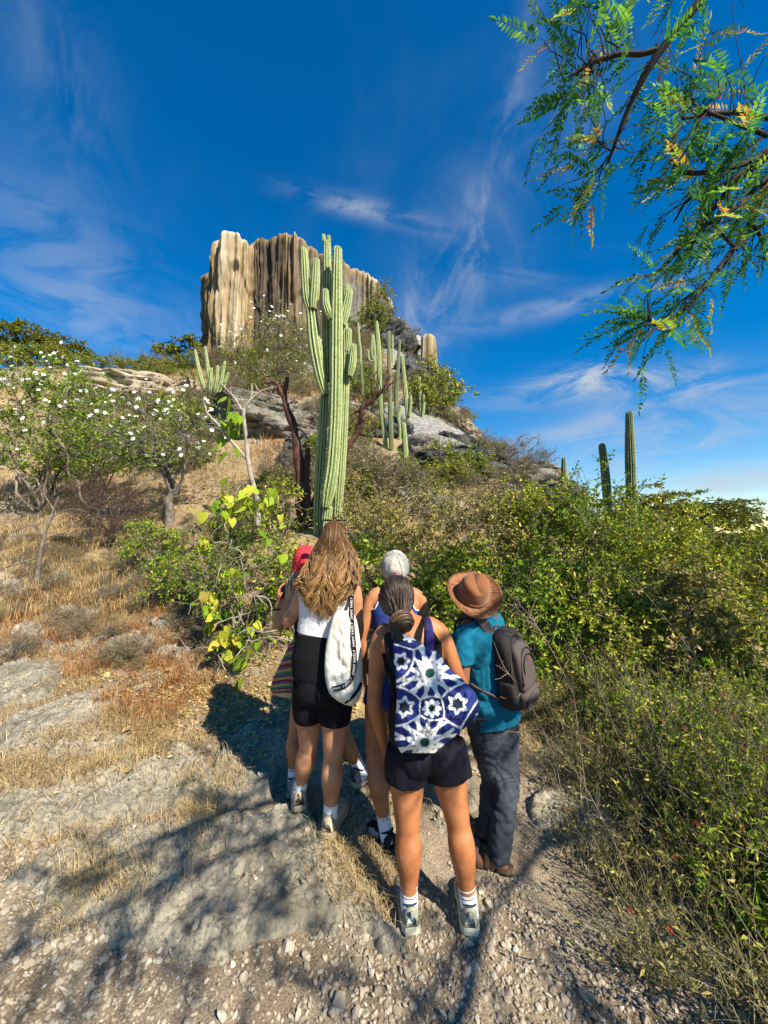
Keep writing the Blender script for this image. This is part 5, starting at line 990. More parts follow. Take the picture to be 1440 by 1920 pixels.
tubes(b, root_, np.full((1, 6), .0026), 5, rnd=.6); tubes(b, cn, np.linspace(.0026, .0010, 10)[None], 5, rnd=.6); S2, D2, _, _ = sprout(cn, 44, .3, 1, .7, r7); tubes(b, grow(S2, D2, r7.uniform(.06, .2, 44), 5, .2, 0, r7), np.linspace(.0018, .0008, 5)[None], 3, rnd=.8); b.obj('stems', MB_TWIG, ce)

# ------------------------------------------------------------------ pepper tree overhead, trunk out of view to the right
r8 = np.random.default_rng(91)
tbase = on(5.3, 1.9); pep = empty('pepper_tree', tbase, 'overhanging tree with dark branches and drooping feathery green leaves', 'tree')
wood = MB(); PP = []
def pb(l, w, d, n=18):
    """branch given in crop pixels of the upper right corner, with a distance at each end"""
    q = np.array([P(900 + x / 2.667, y / 2.667, d[0] + (d[1] - d[0]) * i / (len(l) - 1)) for i, (x, y) in enumerate(l)]); kk = (d[0] + d[1]) / 2 / 720 / 2.667 / 2 * 1.25
    p = crom(np.c_[q, np.array(w) * kk], n); tubes(wood, p[None, :, :3], p[None, :, 3], 8); PP.append(p[:, :3]); return p[0, :3]
hub = np.array((4.6, 1.9, 2.9)); up = np.array((3.9, 1.6, 4.6))
st = []
st.append((up, pb([(1250, -200), (1110, -10), (920, 230), (800, 420), (720, 600), (660, 760), (620, 850)], [40, 34, 30, 26, 21, 15, 8], (2.0, 2.5)), .035))
pb([(900, 245), (800, 270), (700, 270), (570, 310), (470, 370), (405, 405)], [22, 20, 19, 18, 12, 7], (2.25, 2.35)); pb([(570, 320), (540, 390), (500, 460)], [12, 9, 6], (2.3, 2.35)); pb([(600, 310), (590, 370), (585, 430)], [10, 8, 5], (2.3, 2.3)); pb([(660, 760), (610, 720), (590, 700)], [7, 6, 4], (2.45, 2.4)); pb([(640, 780), (610, 830), (575, 870)], [9, 6, 4], (2.45, 2.5))
st.append((hub, pb([(1600, 620), (1440, 590), (1300, 565), (1140, 570), (1010, 595)], [22, 20, 17, 16, 9], (2.6, 2.5)), .03)); pb([(1440, 680), (1340, 640), (1240, 600), (1140, 560), (1050, 510)], [18, 16, 14, 12, 7], (2.5, 2.5)); pb([(1130, 570), (1090, 610), (1040, 650)], [9, 7, 4], (2.5, 2.5))
st.append((hub, pb([(1600, 640), (1440, 745), (1350, 810), (1150, 860), (1000, 860), (970, 810)], [30, 26, 22, 18, 15, 10], (2.6, 2.45)), .03)); st.append((hub, pb([(1600, 650), (1440, 755), (1300, 870), (1150, 960), (1040, 1000), (970, 1110)], [30, 26, 20, 18, 14, 7], (2.7, 2.6)), .03))
st.append((hub, pb([(1600, 660), (1440, 780), (1270, 920), (1130, 1090), (1000, 1240), (900, 1350), (810, 1390)], [34, 28, 24, 20, 18, 14, 7], (2.8, 2.7)), .03)); pb([(1420, 680), (1300, 760), (1150, 870), (1040, 960)], [14, 14, 12, 6], (2.6, 2.6))
st.append((hub, pb([(1600, 740), (1440, 880), (1250, 1060), (1100, 1130)], [20, 18, 14, 6], (2.5, 2.4)), .03)); st.append((hub, pb([(1600, 700), (1440, 900), (1350, 1120), (1270, 1240), (1160, 1390), (1020, 1550), (890, 1630), (820, 1700)], [34, 32, 28, 26, 22, 18, 14, 7], (2.6, 2.4), 24), .04))
pb([(1440, 1100), (1360, 1170), (1280, 1250)], [16, 14, 9], (2.55, 2.5)); pb([(1360, 1120), (1400, 1170), (1420, 1230)], [14, 12, 7], (2.5, 2.5)); pb([(1270, 1240), (1230, 1190), (1210, 1160)], [12, 10, 6], (2.5, 2.5)); pb([(880, 1630), (850, 1610), (830, 1600)], [9, 7, 4], (2.4, 2.4)); pb([(1160, 1390), (1080, 1450), (1010, 1520)], [10, 8, 4], (2.5, 2.5)); pb([(1130, 1110), (1170, 1130), (1200, 1100)], [9, 7, 4], (2.6, 2.6)); pb([(1180, 880), (1120, 1150), (1060, 1210)], [7, 6, 3], (2.6, 2.6))
for a_, b_, rr in st:
    t = np.linspace(0, 1, 8)[:, None]; q = a_ * (1 - t) + b_ * t + np.array((0, 0, .18)) * np.sin(t * np.pi); tubes(wood, q[None], np.linspace(.06, rr, 8)[None], 8)
tk = crom([tbase - np.array((0, 0, .2)), (5.25, 1.95, 1.0), (4.9, 1.9, 2.1), hub, (4.2, 1.7, 3.8), up], 24); tubes(wood, tk[None], np.linspace(.22, .07, 24)[None], 12)
# limbs over and behind the camera that throw the dappled shade
OV = []
for l in ([hub, (3.6, .9, 3.3), (2.6, .0, 3.4), (1.7, -.7, 3.5), (.9, -1.1, 3.4)], [hub, (3.9, .3, 3.2), (3.0, -.8, 3.3), (2.2, -1.6, 3.3)], [up, (3.2, .2, 4.4), (2.3, -.9, 4.3), (1.5, -1.6, 4.2)], [(2.6, .0, 3.4), (2.0, .0, 3.3), (1.3, -.25, 3.25), (.7, -.5, 3.1)], [(3.0, -.8, 3.3), (2.5, -1.0, 3.0), (1.9, -1.0, 2.9), (1.4, -.9, 2.75)]):
    p = crom(l, 16); tubes(wood, p[None], np.linspace(.030, .008, 16)[None], 8); OV.append(p)
Bn = np.array([crom(p, 16) for p in PP]); S2, D2, _, _ = sprout(Bn, 150, .12, 1.0, .7, r8, -.1); tw = grow(S2, D2, r8.uniform(.12, .36, 150), 6, .25, -.05, r8)
up_s = np.array([P(r8.uniform(1180, 1450), r8.uniform(-30, 330), r8.uniform(2.2, 2.7)) for _ in range(46)] + [P(r8.uniform(1000, 1180), r8.uniform(-20, 120), r8.uniform(2.2, 2.5)) for _ in range(16)])
pool = Bn.reshape(-1, 3); nr_ = pool[np.linalg.norm(pool[None] - up_s[:, None], axis=-1).argmin(1)]; tt = np.linspace(0, 1, 6)[None, :, None]; tw3 = nr_[:, None] * (1 - tt) + up_s[:, None] * tt + r8.normal(0, .02, (62, 6, 3)) + np.array((0, 0, .08)) * np.sin(tt * np.pi); tw = np.concatenate((tw, tw3)); tubes(wood, tw, np.linspace(.0045, .0018, 6)[None], 4)
On = np.array(OV); S3, D3, _, _ = sprout(On, 110, .2, 1.0, .8, r8); tw2 = grow(S3, D3, r8.uniform(.25, .6, 110), 6, .25, -.06, r8); tubes(wood, tw2, np.linspace(.008, .002, 6)[None], 4)
wood.obj('trunk', MB_DARK, pep)
def frond(seed, n=11, L=.26, ll=.054, lw=.0165):
    r = np.random.default_rng(seed); b = MB(); t = np.linspace(0, 1, 8); bend = r.uniform(-.25, .25); q = np.c_[bend * t ** 2 * L, t * L, -.18 * t ** 2 * L]; tubes(b, q[None], np.linspace(.0012, .0006, 8)[None], 3, rnd=.4)
    tt = np.linspace(.16, .98, n); base_ = crom(q, 60)[(tt * 59).astype(int)]; tone = r.choice((.15, .3, .45, .6, .8, .93), p=(.25, .31, .25, .12, .05, .02)); 
    for s in (1, -1):
        ln = ll * np.sin(np.clip(tt * 2.6 + .45, 0, 3.05)) ** .5 * r.uniform(.8, 1.1, n); D = np.c_[np.full(n, s * 1.0), r.normal(.75, .12, n), r.normal(-.12, .12, n)]
        keep = r.random(n) > .06; leaves(b, base_[keep], D[keep], ln[keep], lw * r.uniform(.8, 1.2, keep.sum()), np.clip(tone + r.normal(0, .1, keep.sum()), 0, 1), fold=.1, r=r, face=.25)
    leaves(b, q[-1:], np.array([[0, 1., -.2]]), ll, lw, np.array([tone]), r=r, face=.2); return b
FR = [frond(700 + i) for i in range(14)]; FRM = [f.mesh('compound_leaf', ML_PEPPER) for f in FR]
def frond_spots(T, n):
    i = r8.integers(0, len(T), n); k = r8.integers(1, T.shape[1], n); S = T[i, k]; d = nrm(T[i, k] - T[i, k - 1]); D = nrm(d * .7 + r8.normal(0, .45, (n, 3)) + np.array((-.25, 0, -.32))); return S, D
S, D = frond_spots(tw, 300)
for q, d in zip(S, D):
    o = link('leaf', FRM[int(r8.integers(0, 14))], pep); s = float(r8.uniform(.75, 1.25)); o.scale = (s, s, s); o.location = q; o.rotation_euler = (Vector(d).to_track_quat('Y', 'Z').to_matrix() @ Matrix.Rotation(float(r8.uniform(-1.3, 1.3)), 3, 'Y')).to_euler()
fb = MB()
def bake(S, D, scale):
    for q, d in zip(S, D):
        f = FR[int(r8.integers(0, 14))]; Mx = np.array(Vector(d).to_track_quat('Y', 'Z').to_matrix() @ Matrix.Rotation(float(r8.uniform(-1.5, 1.5)), 3, 'Y')); V = np.concatenate(f.v) @ Mx.T * float(r8.uniform(.75, 1.3)) * scale + q
        F3 = np.concatenate(f.f3); F4 = np.concatenate(f.f4); n0 = fb.n; fb.add(V, F3, np.concatenate(f.r)); fb.f4.append(F4 + n0); fb.m4.append(np.zeros(len(F4), int))
bake(*frond_spots(tw, 70), 1.0); bake(*frond_spots(np.concatenate((Bn[:, :6], Bn[:, 5:11], Bn[:, 10:])), 40), 1.0); bake(*frond_spots(tw2, 250), 1.1)
stuff(fb.obj('foliage', ML_PEPPER, pep))
# ------------------------------------------------------------------ people
def skin(name, c): return mat(name, [(.3, (c[0] * .74, c[1] * .66, c[2] * .62)), (.5, c), (.72, (c[0] * 1.12, c[1] * 1.2, c[2] * 1.28))], src='noise', scale=9, detail=7, rough=.52, spec=.32, bump=.12, bscale=160, bdist=.002)
def cloth(name, c, bump=.25, bs=500, rough=.9, var=.10, sheen=0.0, scale=6): return mat(name, [(.3, tuple(q * (1 - var) for q in c)), (.7, tuple(q * (1 + var) for q in c))], src='noise', scale=scale, rough=rough, spec=.15, bump=bump, bscale=bs, bdist=.002, sheen=sheen)
M_SK = [skin('skin_a', (.42, .18, .078)), skin('skin_b', (.45, .215, .11)), skin('skin_c', (.42, .175, .076)), skin('skin_d', (.39, .15, .058)), skin('skin_e', (.22, .10, .05))]
M_BLACK = cloth('cloth_black', (.006, .006, .008), var=.2); M_NAVYB = cloth('cloth_blackblue', (.007, .007, .013), var=.2, rough=.7); M_WHITET = cloth('cloth_white', (.64, .63, .66), var=.03, bs=260)
M_BLUE = cloth('cloth_blue', (.030, .055, .23), var=.1); M_PIPE = cloth('piping_white', (.78, .78, .78), var=.02); M_TEAL = cloth('cloth_teal', (.005, .115, .19), var=.08); M_DENIM = mat('denim', [(.25, (.018, .024, .034)), (.5, (.036, .044, .056)), (.75, (.115, .125, .14))], src='noise', scale=5, detail=7, nrough=.6, rough=.9, bump=.3, bscale=420, bdist=.002, spec=.1)
M_SOCK = mat('sock', (.80, .80, .82), src='col', rough=.95, bump=.4, bscale=220, bdist=.003, spec=.05); M_EYE = mat('eye_white', (.7, .68, .65), rough=.2); M_PINK = cloth('patch_pink', (.62, .08, .14)); M_LIP = skin('lip', (.38, .13, .10))

def solid(mb, C, A, B, n=18, p=2.0):
    """closed loft through rings with centre C, half axes A and B (K,3)"""
    C, A, B = (np.asarray(q, float) for q in (C, A, B)); t = np.arange(n) * 2 * np.pi / n; ct, st_ = np.cos(t), np.sin(t); e = 2 / p
    x = np.sign(ct) * np.abs(ct) ** e; y = np.sign(st_) * np.abs(st_) ** e
    V = C[:, None] + A[:, None] * x[None, :, None] + B[:, None] * y[None, :, None]; K = len(C); i = np.arange(K * n).reshape(K, n); a = i[:-1]; b = i[1:]
    F = np.stack((a, np.roll(a, -1, 1), np.roll(b, -1, 1), b), -1).reshape(-1, 4); mb.add(V, F); n0 = mb.n - K * n; mb.add([C[0], C[-1]], np.zeros((0, 3), int)); j = np.arange(n); k = (j + 1) % n
    mb.f3.append(np.stack((np.full(n, mb.n - 2), n0 + k, n0 + j), 1)); mb.m3.append(np.zeros(n, int)); o = n0 + (K - 1) * n
    mb.f3.append(np.stack((np.full(n, mb.n - 1), o + j, o + k), 1)); mb.m3.append(np.zeros(n, int))
def sweep(mb, pts, rad, n=14, K=12, lat=None, flat=1.0):
    q = crom(np.c_[np.asarray(pts, float), np.asarray(rad, float)], K); c, r = q[:, :3], q[:, 3]; T = nrm(np.gradient(c, axis=0))
    L = np.array((1.0, 0, 0)) if lat is None else np.asarray(lat, float); A = nrm(L - T * (T @ L)[:, None]); B = np.cross(T, A); solid(mb, c, A * r[:, None], B * r[:, None] * flat, n)
def blob(mb, c, rx, axes=None, sub=2):
    V, F = ico(sub); V = V * np.asarray(rx, float)
    if axes is not None: V = V @ np.asarray(axes)
    mb.add(V + np.asarray(c), F)
def remesh(mb, vox, it=3):
    me = mb.mesh('tmp', []) ; o = bpy.data.objects.new('tmp', me); COL.objects.link(o); m = o.modifiers.new('r', 'REMESH'); m.mode = 'VOXEL'; m.voxel_size = vox
    s = o.modifiers.new('s', 'SMOOTH'); s.factor = .5; s.iterations = it; dg = bpy.context.evaluated_depsgraph_get(); ev = o.evaluated_get(dg); e = ev.to_mesh(); n = len(e.vertices)
    V = np.empty(n * 3, np.float32); e.vertices.foreach_get('co', V); F = np.empty(len(e.polygons) * 4, np.int32); e.loops.foreach_get('vertex_index', F); Nn = np.empty(n * 3, np.float32); e.vertices.foreach_get('normal', Nn); ev.to_mesh_clear()
    bpy.data.objects.remove(o); bpy.data.meshes.remove(me); return V.reshape(-1, 3).astype(float), F.reshape(-1, 4), Nn.reshape(-1, 3).astype(float)
def cut(V, F, f, it=4):
    """keep faces where f(V) < 0 and pull the rim onto f = 0"""
    w = f(V); keep = (w[F] < 0).sum(1) >= 3; F = F[keep]; E = np.sort(np.stack((F, np.roll(F, -1, 1)), -1).reshape(-1, 2), 1); u, c = np.unique(E, axis=0, return_counts=True); rim = np.unique(u[c == 1]); V = V.copy(); h = 1e-4
    for _ in range(it):
        p = V[rim]; w = f(p); g = np.stack([(f(p + np.eye(3)[k] * h) - w) / h for k in range(3)], 1); g2 = np.maximum((g ** 2).sum(1), 1e-3); V[rim] = p - np.clip(w / g2, -.01, .01)[:, None] * g
    ids, inv = np.unique(F.ravel(), return_inverse=True); rem = np.full(len(V), -1); rem[ids] = np.arange(len(ids)); return V[ids], inv.reshape(-1, 4), rem[u[c == 1]]
def rim_tube(V, E, rad):
    """tubes along the open rim edges"""
    nb = {}
    for a, b in E: nb.setdefault(a, []).append(b); nb.setdefault(b, []).append(a)
    loops = []; seen = set()
    for s in nb:
        if s in seen: continue
        lp = [s]; seen.add(s); cur = s
        while True:
            nx = [q for q in nb[cur] if q not in seen]
            if not nx: break
            cur = nx[0]; seen.add(cur); lp.append(cur)
        if len(lp) > 8: loops.append(V[lp + [lp[0]]])
    out = []
    for l in loops:
        for _ in range(2): l[1:-1] = (l[:-2] + 2 * l[1:-1] + l[2:]) / 4
        out.append(tubes(MB(), l[None], np.full((1, len(l)), rad), 6))
    return out
def wrinkle(V, N, amp, sc, seed, st=(1, 1, .5)): return V + N * (amp * (np.abs(fbm(V[:, 0] * sc * st[0], V[:, 1] * sc * st[1], V[:, 2] * sc * st[2], 3, seed)) - .35))[:, None]

def torso_rings(J, off=0.0, w=1.0, dep=1.0, lo=0, hi=99, man=False):
    q = crom([J['pelvis'], J['waist'], J['chest'], J['neck']], 31); fr = np.array((-.10, 0, .15, .33, .5, .67, .8, .9, .97, 1.03)) ; hw = np.array((.085, .155, .158, .128, .128, .148, .158, .145, .10, .052)); hd = np.array((.085, .112, .108, .088, .092, .104, .100, .085, .068, .05))
    if man: hw = np.array((.08, .148, .150, .145, .150, .168, .175, .16, .11, .06)); hd = np.array((.08, .108, .108, .104, .108, .114, .108, .094, .075, .058))
    c = np.stack([np.interp(fr, np.linspace(0, 1, 31), q[:, k]) for k in range(3)], 1); c[0] += (J['pelvis'] - J['waist']) * .34; c[-1] += (J['neck'] - J['chest']) * .08
    lat = np.stack([np.interp(fr, (0, 1), (J['lat_h'][k], J['lat_s'][k])) for k in range(3)], 1); T = nrm(np.gradient(c, axis=0)); A = nrm(lat - T * (T * lat).sum(1, keepdims=True)); B = np.cross(T, A); s = J['s']
    sl = slice(lo, hi); return c[sl], A[sl] * (hw * s * w + off)[sl, None], B[sl] * (hd * s * dep + off)[sl, None]
def hand(mb, wr, el, curl, s=1.0, spread=.9, side=1):
    d = nrm(np.asarray(wr) - np.asarray(el)); L = nrm(np.cross(d, curl)); pc = wr + d * .045 * s
    sweep(mb, [wr - d * .01, wr + d * .03 * s, wr + d * .085 * s], [.024 * s, .036 * s, .036 * s], K=8, lat=L, flat=.42)
    for k, (o, ln) in enumerate(((-.030, .066), (-.0105, .078), (.0105, .074), (.030, .058))):
        b = wr + d * .080 * s + L * o * s; m = b + nrm(d + L * o * 3 * spread + curl * .35) * ln * .5 * s; t = m + nrm(d * .55 + curl) * ln * .55 * s; sweep(mb, [b - d * .015, b, m, t], [.0088 * s, .009 * s, .0082 * s, .0066 * s], n=8, K=9)
    b = wr + d * .03 * s + L * .028 * side * s; m = b + nrm(d * .6 + L * side * .8 + curl * .3) * .036 * s; t = m + nrm(d + curl * .6 + L * side * .1) * .032 * s; sweep(mb, [b - L * side * .015, b, m, t], [.012 * s, .011 * s, .0095 * s, .0075 * s], n=8, K=9)
def make_body(J, man=False, feet=False):
    mb = MB(); s = J['s']; c, A, B = torso_rings(J, man=man); solid(mb, c, A, B, 24, 2.3)
    up = nrm(J['chest'] - J['waist']); hu = J['head_up']; hf = J['head_fwd']; hl = nrm(np.cross(hf, hu)); hc = J['head']
    sweep(mb, [J['neck'] - up * .04, J['neck'] + up * .03, hc - hu * .05], [.06 * s, .05 * s, .05 * s], K=8)
    solid(mb, hc + hu * np.array((-.118, -.108, -.085, -.05, 0, .04, .075, .098, .112))[:, None] + hf * np.array((.045, .035, .018, .006, 0, -.004, -.008, -.01, -.01))[:, None],
          hl * np.array((.018, .036, .052, .064, .073, .076, .066, .045, .012))[:, None], hf * np.array((.018, .04, .062, .082, .093, .096, .082, .054, .012))[:, None], 20, 2.1)
    ax = np.stack((hl, hf, hu)); blob(mb, hc + hf * .100 - hu * .022, (.014, .022, .022), ax); blob(mb, hc + hf * .092 + hu * .002, (.009, .014, .03), ax); blob(mb, hc + hf * .083 + hu * .022, (.048, .014, .010), ax); blob(mb, hc + hf * .084 - hu * .062, (.024, .012, .010), ax); blob(mb, hc + hf * .070 - hu * .1, (.022, .018, .014), ax)
    for g in (1, -1): blob(mb, hc + hl * .078 * g - hf * .012 - hu * .012, (.010, .02, .031), ax); blob(mb, hc + hl * .035 * g + hf * .07 - hu * .03, (.025, .02, .022), ax)
    for g in 'LR':
        sg = 1 if g == 'R' else -1; h, kn, an = J['hip' + g], J['knee' + g], J['ank' + g]; f = J['fwd']
        m1 = h * .5 + kn * .5 + f * .012; m2 = kn * .68 + an * .32 - f * .018; m3 = kn * .3 + an * .7 - f * .004
        sweep(mb, [h + (h - kn) * .10, h * .8 + kn * .2, m1, kn - (kn - h) * .08, kn + (an - kn) * .08, m2, m3, an, an - np.array((0, 0, .06))], np.array((.078, .086, .075, .056, .052, .058, .041, .032, .034)) * s * J.get('lk', 1.08 if man else 1.0), K=30, n=18, lat=J['lat_h'])
        blob(mb, h * .62 + J['pelvis'] * .38 - f * .055 * s - np.array((0, 0, .02)), np.array((.078, .075, .085)) * s)
        sh, el, wr = J['sh' + g], J['el' + g], J['wr' + g]; am = 1.12 if man else 1.0
        sweep(mb, [J['chest'] * .5 + J['neck'] * .5, sh + (J['neck'] - sh) * .4 + np.array((0, 0, .012)), sh], np.array((.05, .045, .046)) * s, K=8)
        sweep(mb, [sh - (el - sh) * .03, sh * .8 + el * .2, sh * .45 + el * .55, el, el * .75 + wr * .25, el * .3 + wr * .7, wr], np.array((.042, .047, .041, .035, .038, .029, .0235)) * s * am, K=24, n=14)
        hand(mb, wr, el, J.get('curl' + g, nrm(-np.array((sg * .5, -.3, .6)))), s, side=sg)
        if feet:
            fd = J['foot' + g]; sweep(mb, [an - fd * .045 - np.array((0, 0, .045)), an + fd * .02 - np.array((0, 0, .05)), an + fd * .11 - np.array((0, 0, .062)), an + fd * .185 - np.array((0, 0, .07))], [.034, .04, .042, .026], K=10, flat=.75, lat=np.cross(fd, (0, 0, 1)))
    return mb
def face_bits(J, root):
    hu = J['head_up']; hf = J['head_fwd']; hl = nrm(np.cross(hf, hu)); hc = J['head']
    for g in (1, -1): b = MB(); blob(b, hc + hl * .033 * g + hf * .079 + hu * .006, (.013, .013, .013)); b.obj('eye', M_EYE, root)
    b = MB(); blob(b, hc + hf * .091 - hu * .062, (.022, .008, .008), np.stack((hl, hf, hu))); b.obj('lips', M_LIP, root)
def person(label, J, mskin, feet=False, man=False):
    root = empty('person', np.array((*((J['ankL'] + J['ankR']) / 2)[:2], min(J['ankL'][2], J['ankR'][2]) - .09)), label, 'person')
    V, F, N = remesh(make_body(J, man, feet), .0088, 4); MB().add(V, F).obj('body', mskin, root); face_bits(J, root); return root

# shoes and socks
def shoe(root, heel, fd, L, cu, cs, co, cc, collar=.075, w=1.0, lace=True, seed=0, stripe=None):
    fd = nrm(np.array((fd[0], fd[1], fd[2] if len(fd) > 2 else 0.0))); sd = nrm(np.cross(fd, (0, 0, 1))); up = np.cross(sd, fd); M_ = np.stack((fd, sd, up)); heel = np.asarray(heel, float)
    to = lambda q: np.asarray(q) @ M_ + heel
    xs = np.array((0, .02, .07, .13, .19, .24, .27)) / .27 * L; ws = np.array((.024, .036, .038, .038, .047, .040, .014)) * w
    t = np.linspace(0, 1, 26); px = np.interp(t, np.linspace(0, 1, 7), xs); pw = crom(np.c_[ws, ws], 26)[:, 0]; out = np.r_[np.c_[px, pw], np.c_[px[::-1], -pw[::-1]]]
    def ring(k, z, toe=0.0): o = out * np.array((1, k)); o[:, 0] = (o[:, 0] - L / 2) * (1 + (k - 1) * .6) + L / 2; return np.c_[o, z + toe * np.clip(o[:, 0] / L - .72, 0, 1) ** 1.5]
    R_ = np.array([ring(.9, .0, .10), ring(1.0, .006, .09), ring(1.10, .016, .05), ring(1.04, .024, .05), ring(1.12, .032, .05), ring(1.0, .042, .03)]); n = len(out); i = np.arange(len(R_) * n).reshape(len(R_), n)
    F = np.stack((i[:-1], np.roll(i[:-1], -1, 1), np.roll(i[1:], -1, 1), i[1:]), -1).reshape(-1, 4); mi = np.repeat(np.array((1, 1, 0, 0, 0)), n); so = MB(); so.add(to(R_.reshape(-1, 3)), F, mi=mi); k = np.arange(26)
    bot = np.stack((k[:-1], k[1:], 2 * 26 - 2 - k[:-1], 2 * 26 - 1 - k[:-1]), 1); so.f4.append(bot); so.m4.append(np.ones(25, int)); so.f4.append(bot[:, ::-1] + 5 * n); so.m4.append(np.zeros(25, int))
    sh = empty_part('shoe', root)
    ub = MB(); X = np.array((.004, .02, .05, .085, .12, .16, .20, .235, .255, .264)) / .27 * L; Wd = np.array((.022, .032, .036, .036, .036, .042, .044, .038, .026, .008)) * w; H = np.array((.060, .082, .074, .066, .064, .050, .042, .036, .026, .012)); th_ = np.linspace(0, np.pi, 15)
    U = np.array([np.c_[np.full(15, x) - .012 * np.sin(th_) * (x < .03), a * np.cos(th_) * (1 + .06 * np.sin(th_ * 2) ** 2), .034 + h * np.sin(th_) ** .75] for x, a, h in zip(X, Wd, H)]); U = crom(U.reshape(len(X), -1), 26).reshape(26, 15, 3); i = np.arange(26 * 15).reshape(26, 15)
    fc = np.stack((i[:-1, :-1], i[:-1, 1:], i[1:, 1:], i[1:, :-1]), -1); ci = np.zeros((25, 14), int); ci[18:, :] = 1; ci[:2, 4:10] = 1; ci[9:15, 1:3] = 2; ci[9:15, 11:13] = 2; ci[12:15, 2:4] = 2; ci[12:15, 10:12] = 2
    ub.add(to(U.reshape(-1, 3)), fc.reshape(-1, 4), mi=ci.ravel()); up_o = ub.obj('shoe', [cu, cc[0], cc[1]], root); so.obj('sole', [cs, co], up_o); bpy.data.objects.remove(sh)
    a = np.linspace(0, 2 * np.pi, 22); cl = np.c_[.062 / .27 * L + .045 * np.cos(a), .034 * np.sin(a), .102 + .012 * np.cos(a) * -1 + .006 * np.abs(np.cos(a))]; cb = MB(); tubes(cb, to(cl)[None], np.full((1, 22), .0055), 6); cb.obj('collar', cc[2], up_o)
    hb = MB(); solid(hb, to(np.array(((-.006, 0, .075), (-.012, 0, .095), (-.016, 0, .115), (-.014, 0, .121)))), np.tile(sd * .007, (4, 1)), np.tile(fd * .003, (4, 1)), 10, 4); hb.obj('heel_tab', cc[3], up_o)
    if lace:
        lb = MB()
        for j in range(5):
            x = (.105 + .018 * j) / .27 * L; z = .034 + np.interp(x, X, H) + .002; q = np.array([(x, -.022, z - .009), (x + .004, 0, z + .004), (x + .009, .022, z - .009)]); tubes(lb, crom(to(q), 7)[None], np.full((1, 7), .0026), 5)
        lb.obj('laces', cc[4], up_o)
def empty_part(name, root): o = bpy.data.objects.new(name, None); COL.objects.link(o); return o
def sock(root, an, kn, lo, hi, rad, stripes=()):
    d = nrm(kn - an); n = 26; t = np.linspace(lo, hi, n); c = an + d * t[:, None]; r = rad * (1 + .06 * np.linspace(0, 1, n)); r[-2:] += .002; mb = MB(); sides = 36
    L = basis(d[None])[0][0]; B = np.cross(d, L); a = np.arange(sides) * 2 * np.pi / sides; rib = 1 + .018 * (np.arange(sides) % 2); rr = (r * (1 + .03 * vnoise(t * 60, 0, 0, 5)))[:, None] * rib[None]
    V = c[:, None] + rr[..., None] * (L * np.cos(a)[None, :, None] + B * np.sin(a)[None, :, None]); i = np.arange(n * sides).reshape(n, sides); F = np.stack((i[:-1], np.roll(i[:-1], -1, 1), np.roll(i[1:], -1, 1), i[1:]), -1).reshape(-1, 4)
    col = np.full((n, sides, 3), .78)
    for s0, s1 in stripes: col[(t > s0) & (t < s1)] = (.015, .015, .03)
    mb.add(V, F, col=col.reshape(-1, 3)); mb.obj('sock', M_SOCK, root, cols=True)
def zup(p, dz): return np.asarray(p, float) + np.array((0, 0, dz))
def at(x, y): return on(x, y)
# hair
def strands(mb, paths, rad, r, tone, tip=.35, sides=3):
    N, K, _ = paths.shape; t = np.linspace(0, 1, K)[None]; rn = np.clip(r.normal(tone, .14, (N, 1)) + tip * t ** 1.2, 0, 1); rr = rad * r.uniform(.6, 1.3, (N, 1)) * np.interp(t, (0, .1, .7, 1), (.7, 1, 1, .25)); tubes(mb, paths, rr, sides, rnd=rn)
M_HAIRB = mat('hair_brown', [(0, (.022, .011, .005)), (.35, (.075, .036, .014)), (.65, (.23, .12, .04)), (1, (.48, .29, .105))], rough=.42, spec=.5); M_HAIRG = mat('hair_blonde', [(0, (.12, .075, .035)), (.5, (.36, .25, .125)), (1, (.60, .46, .27))], rough=.45, spec=.45); M_HAIRD = mat('hair_dark', [(0, (.010, .007, .006)), (.5, (.032, .02, .015)), (.8, (.11, .065, .035)), (1, (.24, .15, .08))], rough=.4, spec=.5)
def scalp(J, k=1.0, lo=-.06, back=.0, bang=.03):
    """closed hair cap over the skull"""
    hu, hf = J['head_up'], J['head_fwd']; hl = nrm(np.cross(hf, hu)); hc = J['head']; mb = MB(); z = np.linspace(lo, .122, 12); w = np.sqrt(np.clip(1 - (z / .128) ** 2, 0.01, 1))
    solid(mb, hc + hu * z[:, None] - hf * (.012 + .0 * z)[:, None] - hf * np.linspace(.015, 0, 12)[:, None], hl * (.083 * k * w)[:, None], hf * (.098 * k * w * np.linspace(.86, 1, 12))[:, None], 26, 2.0); return mb

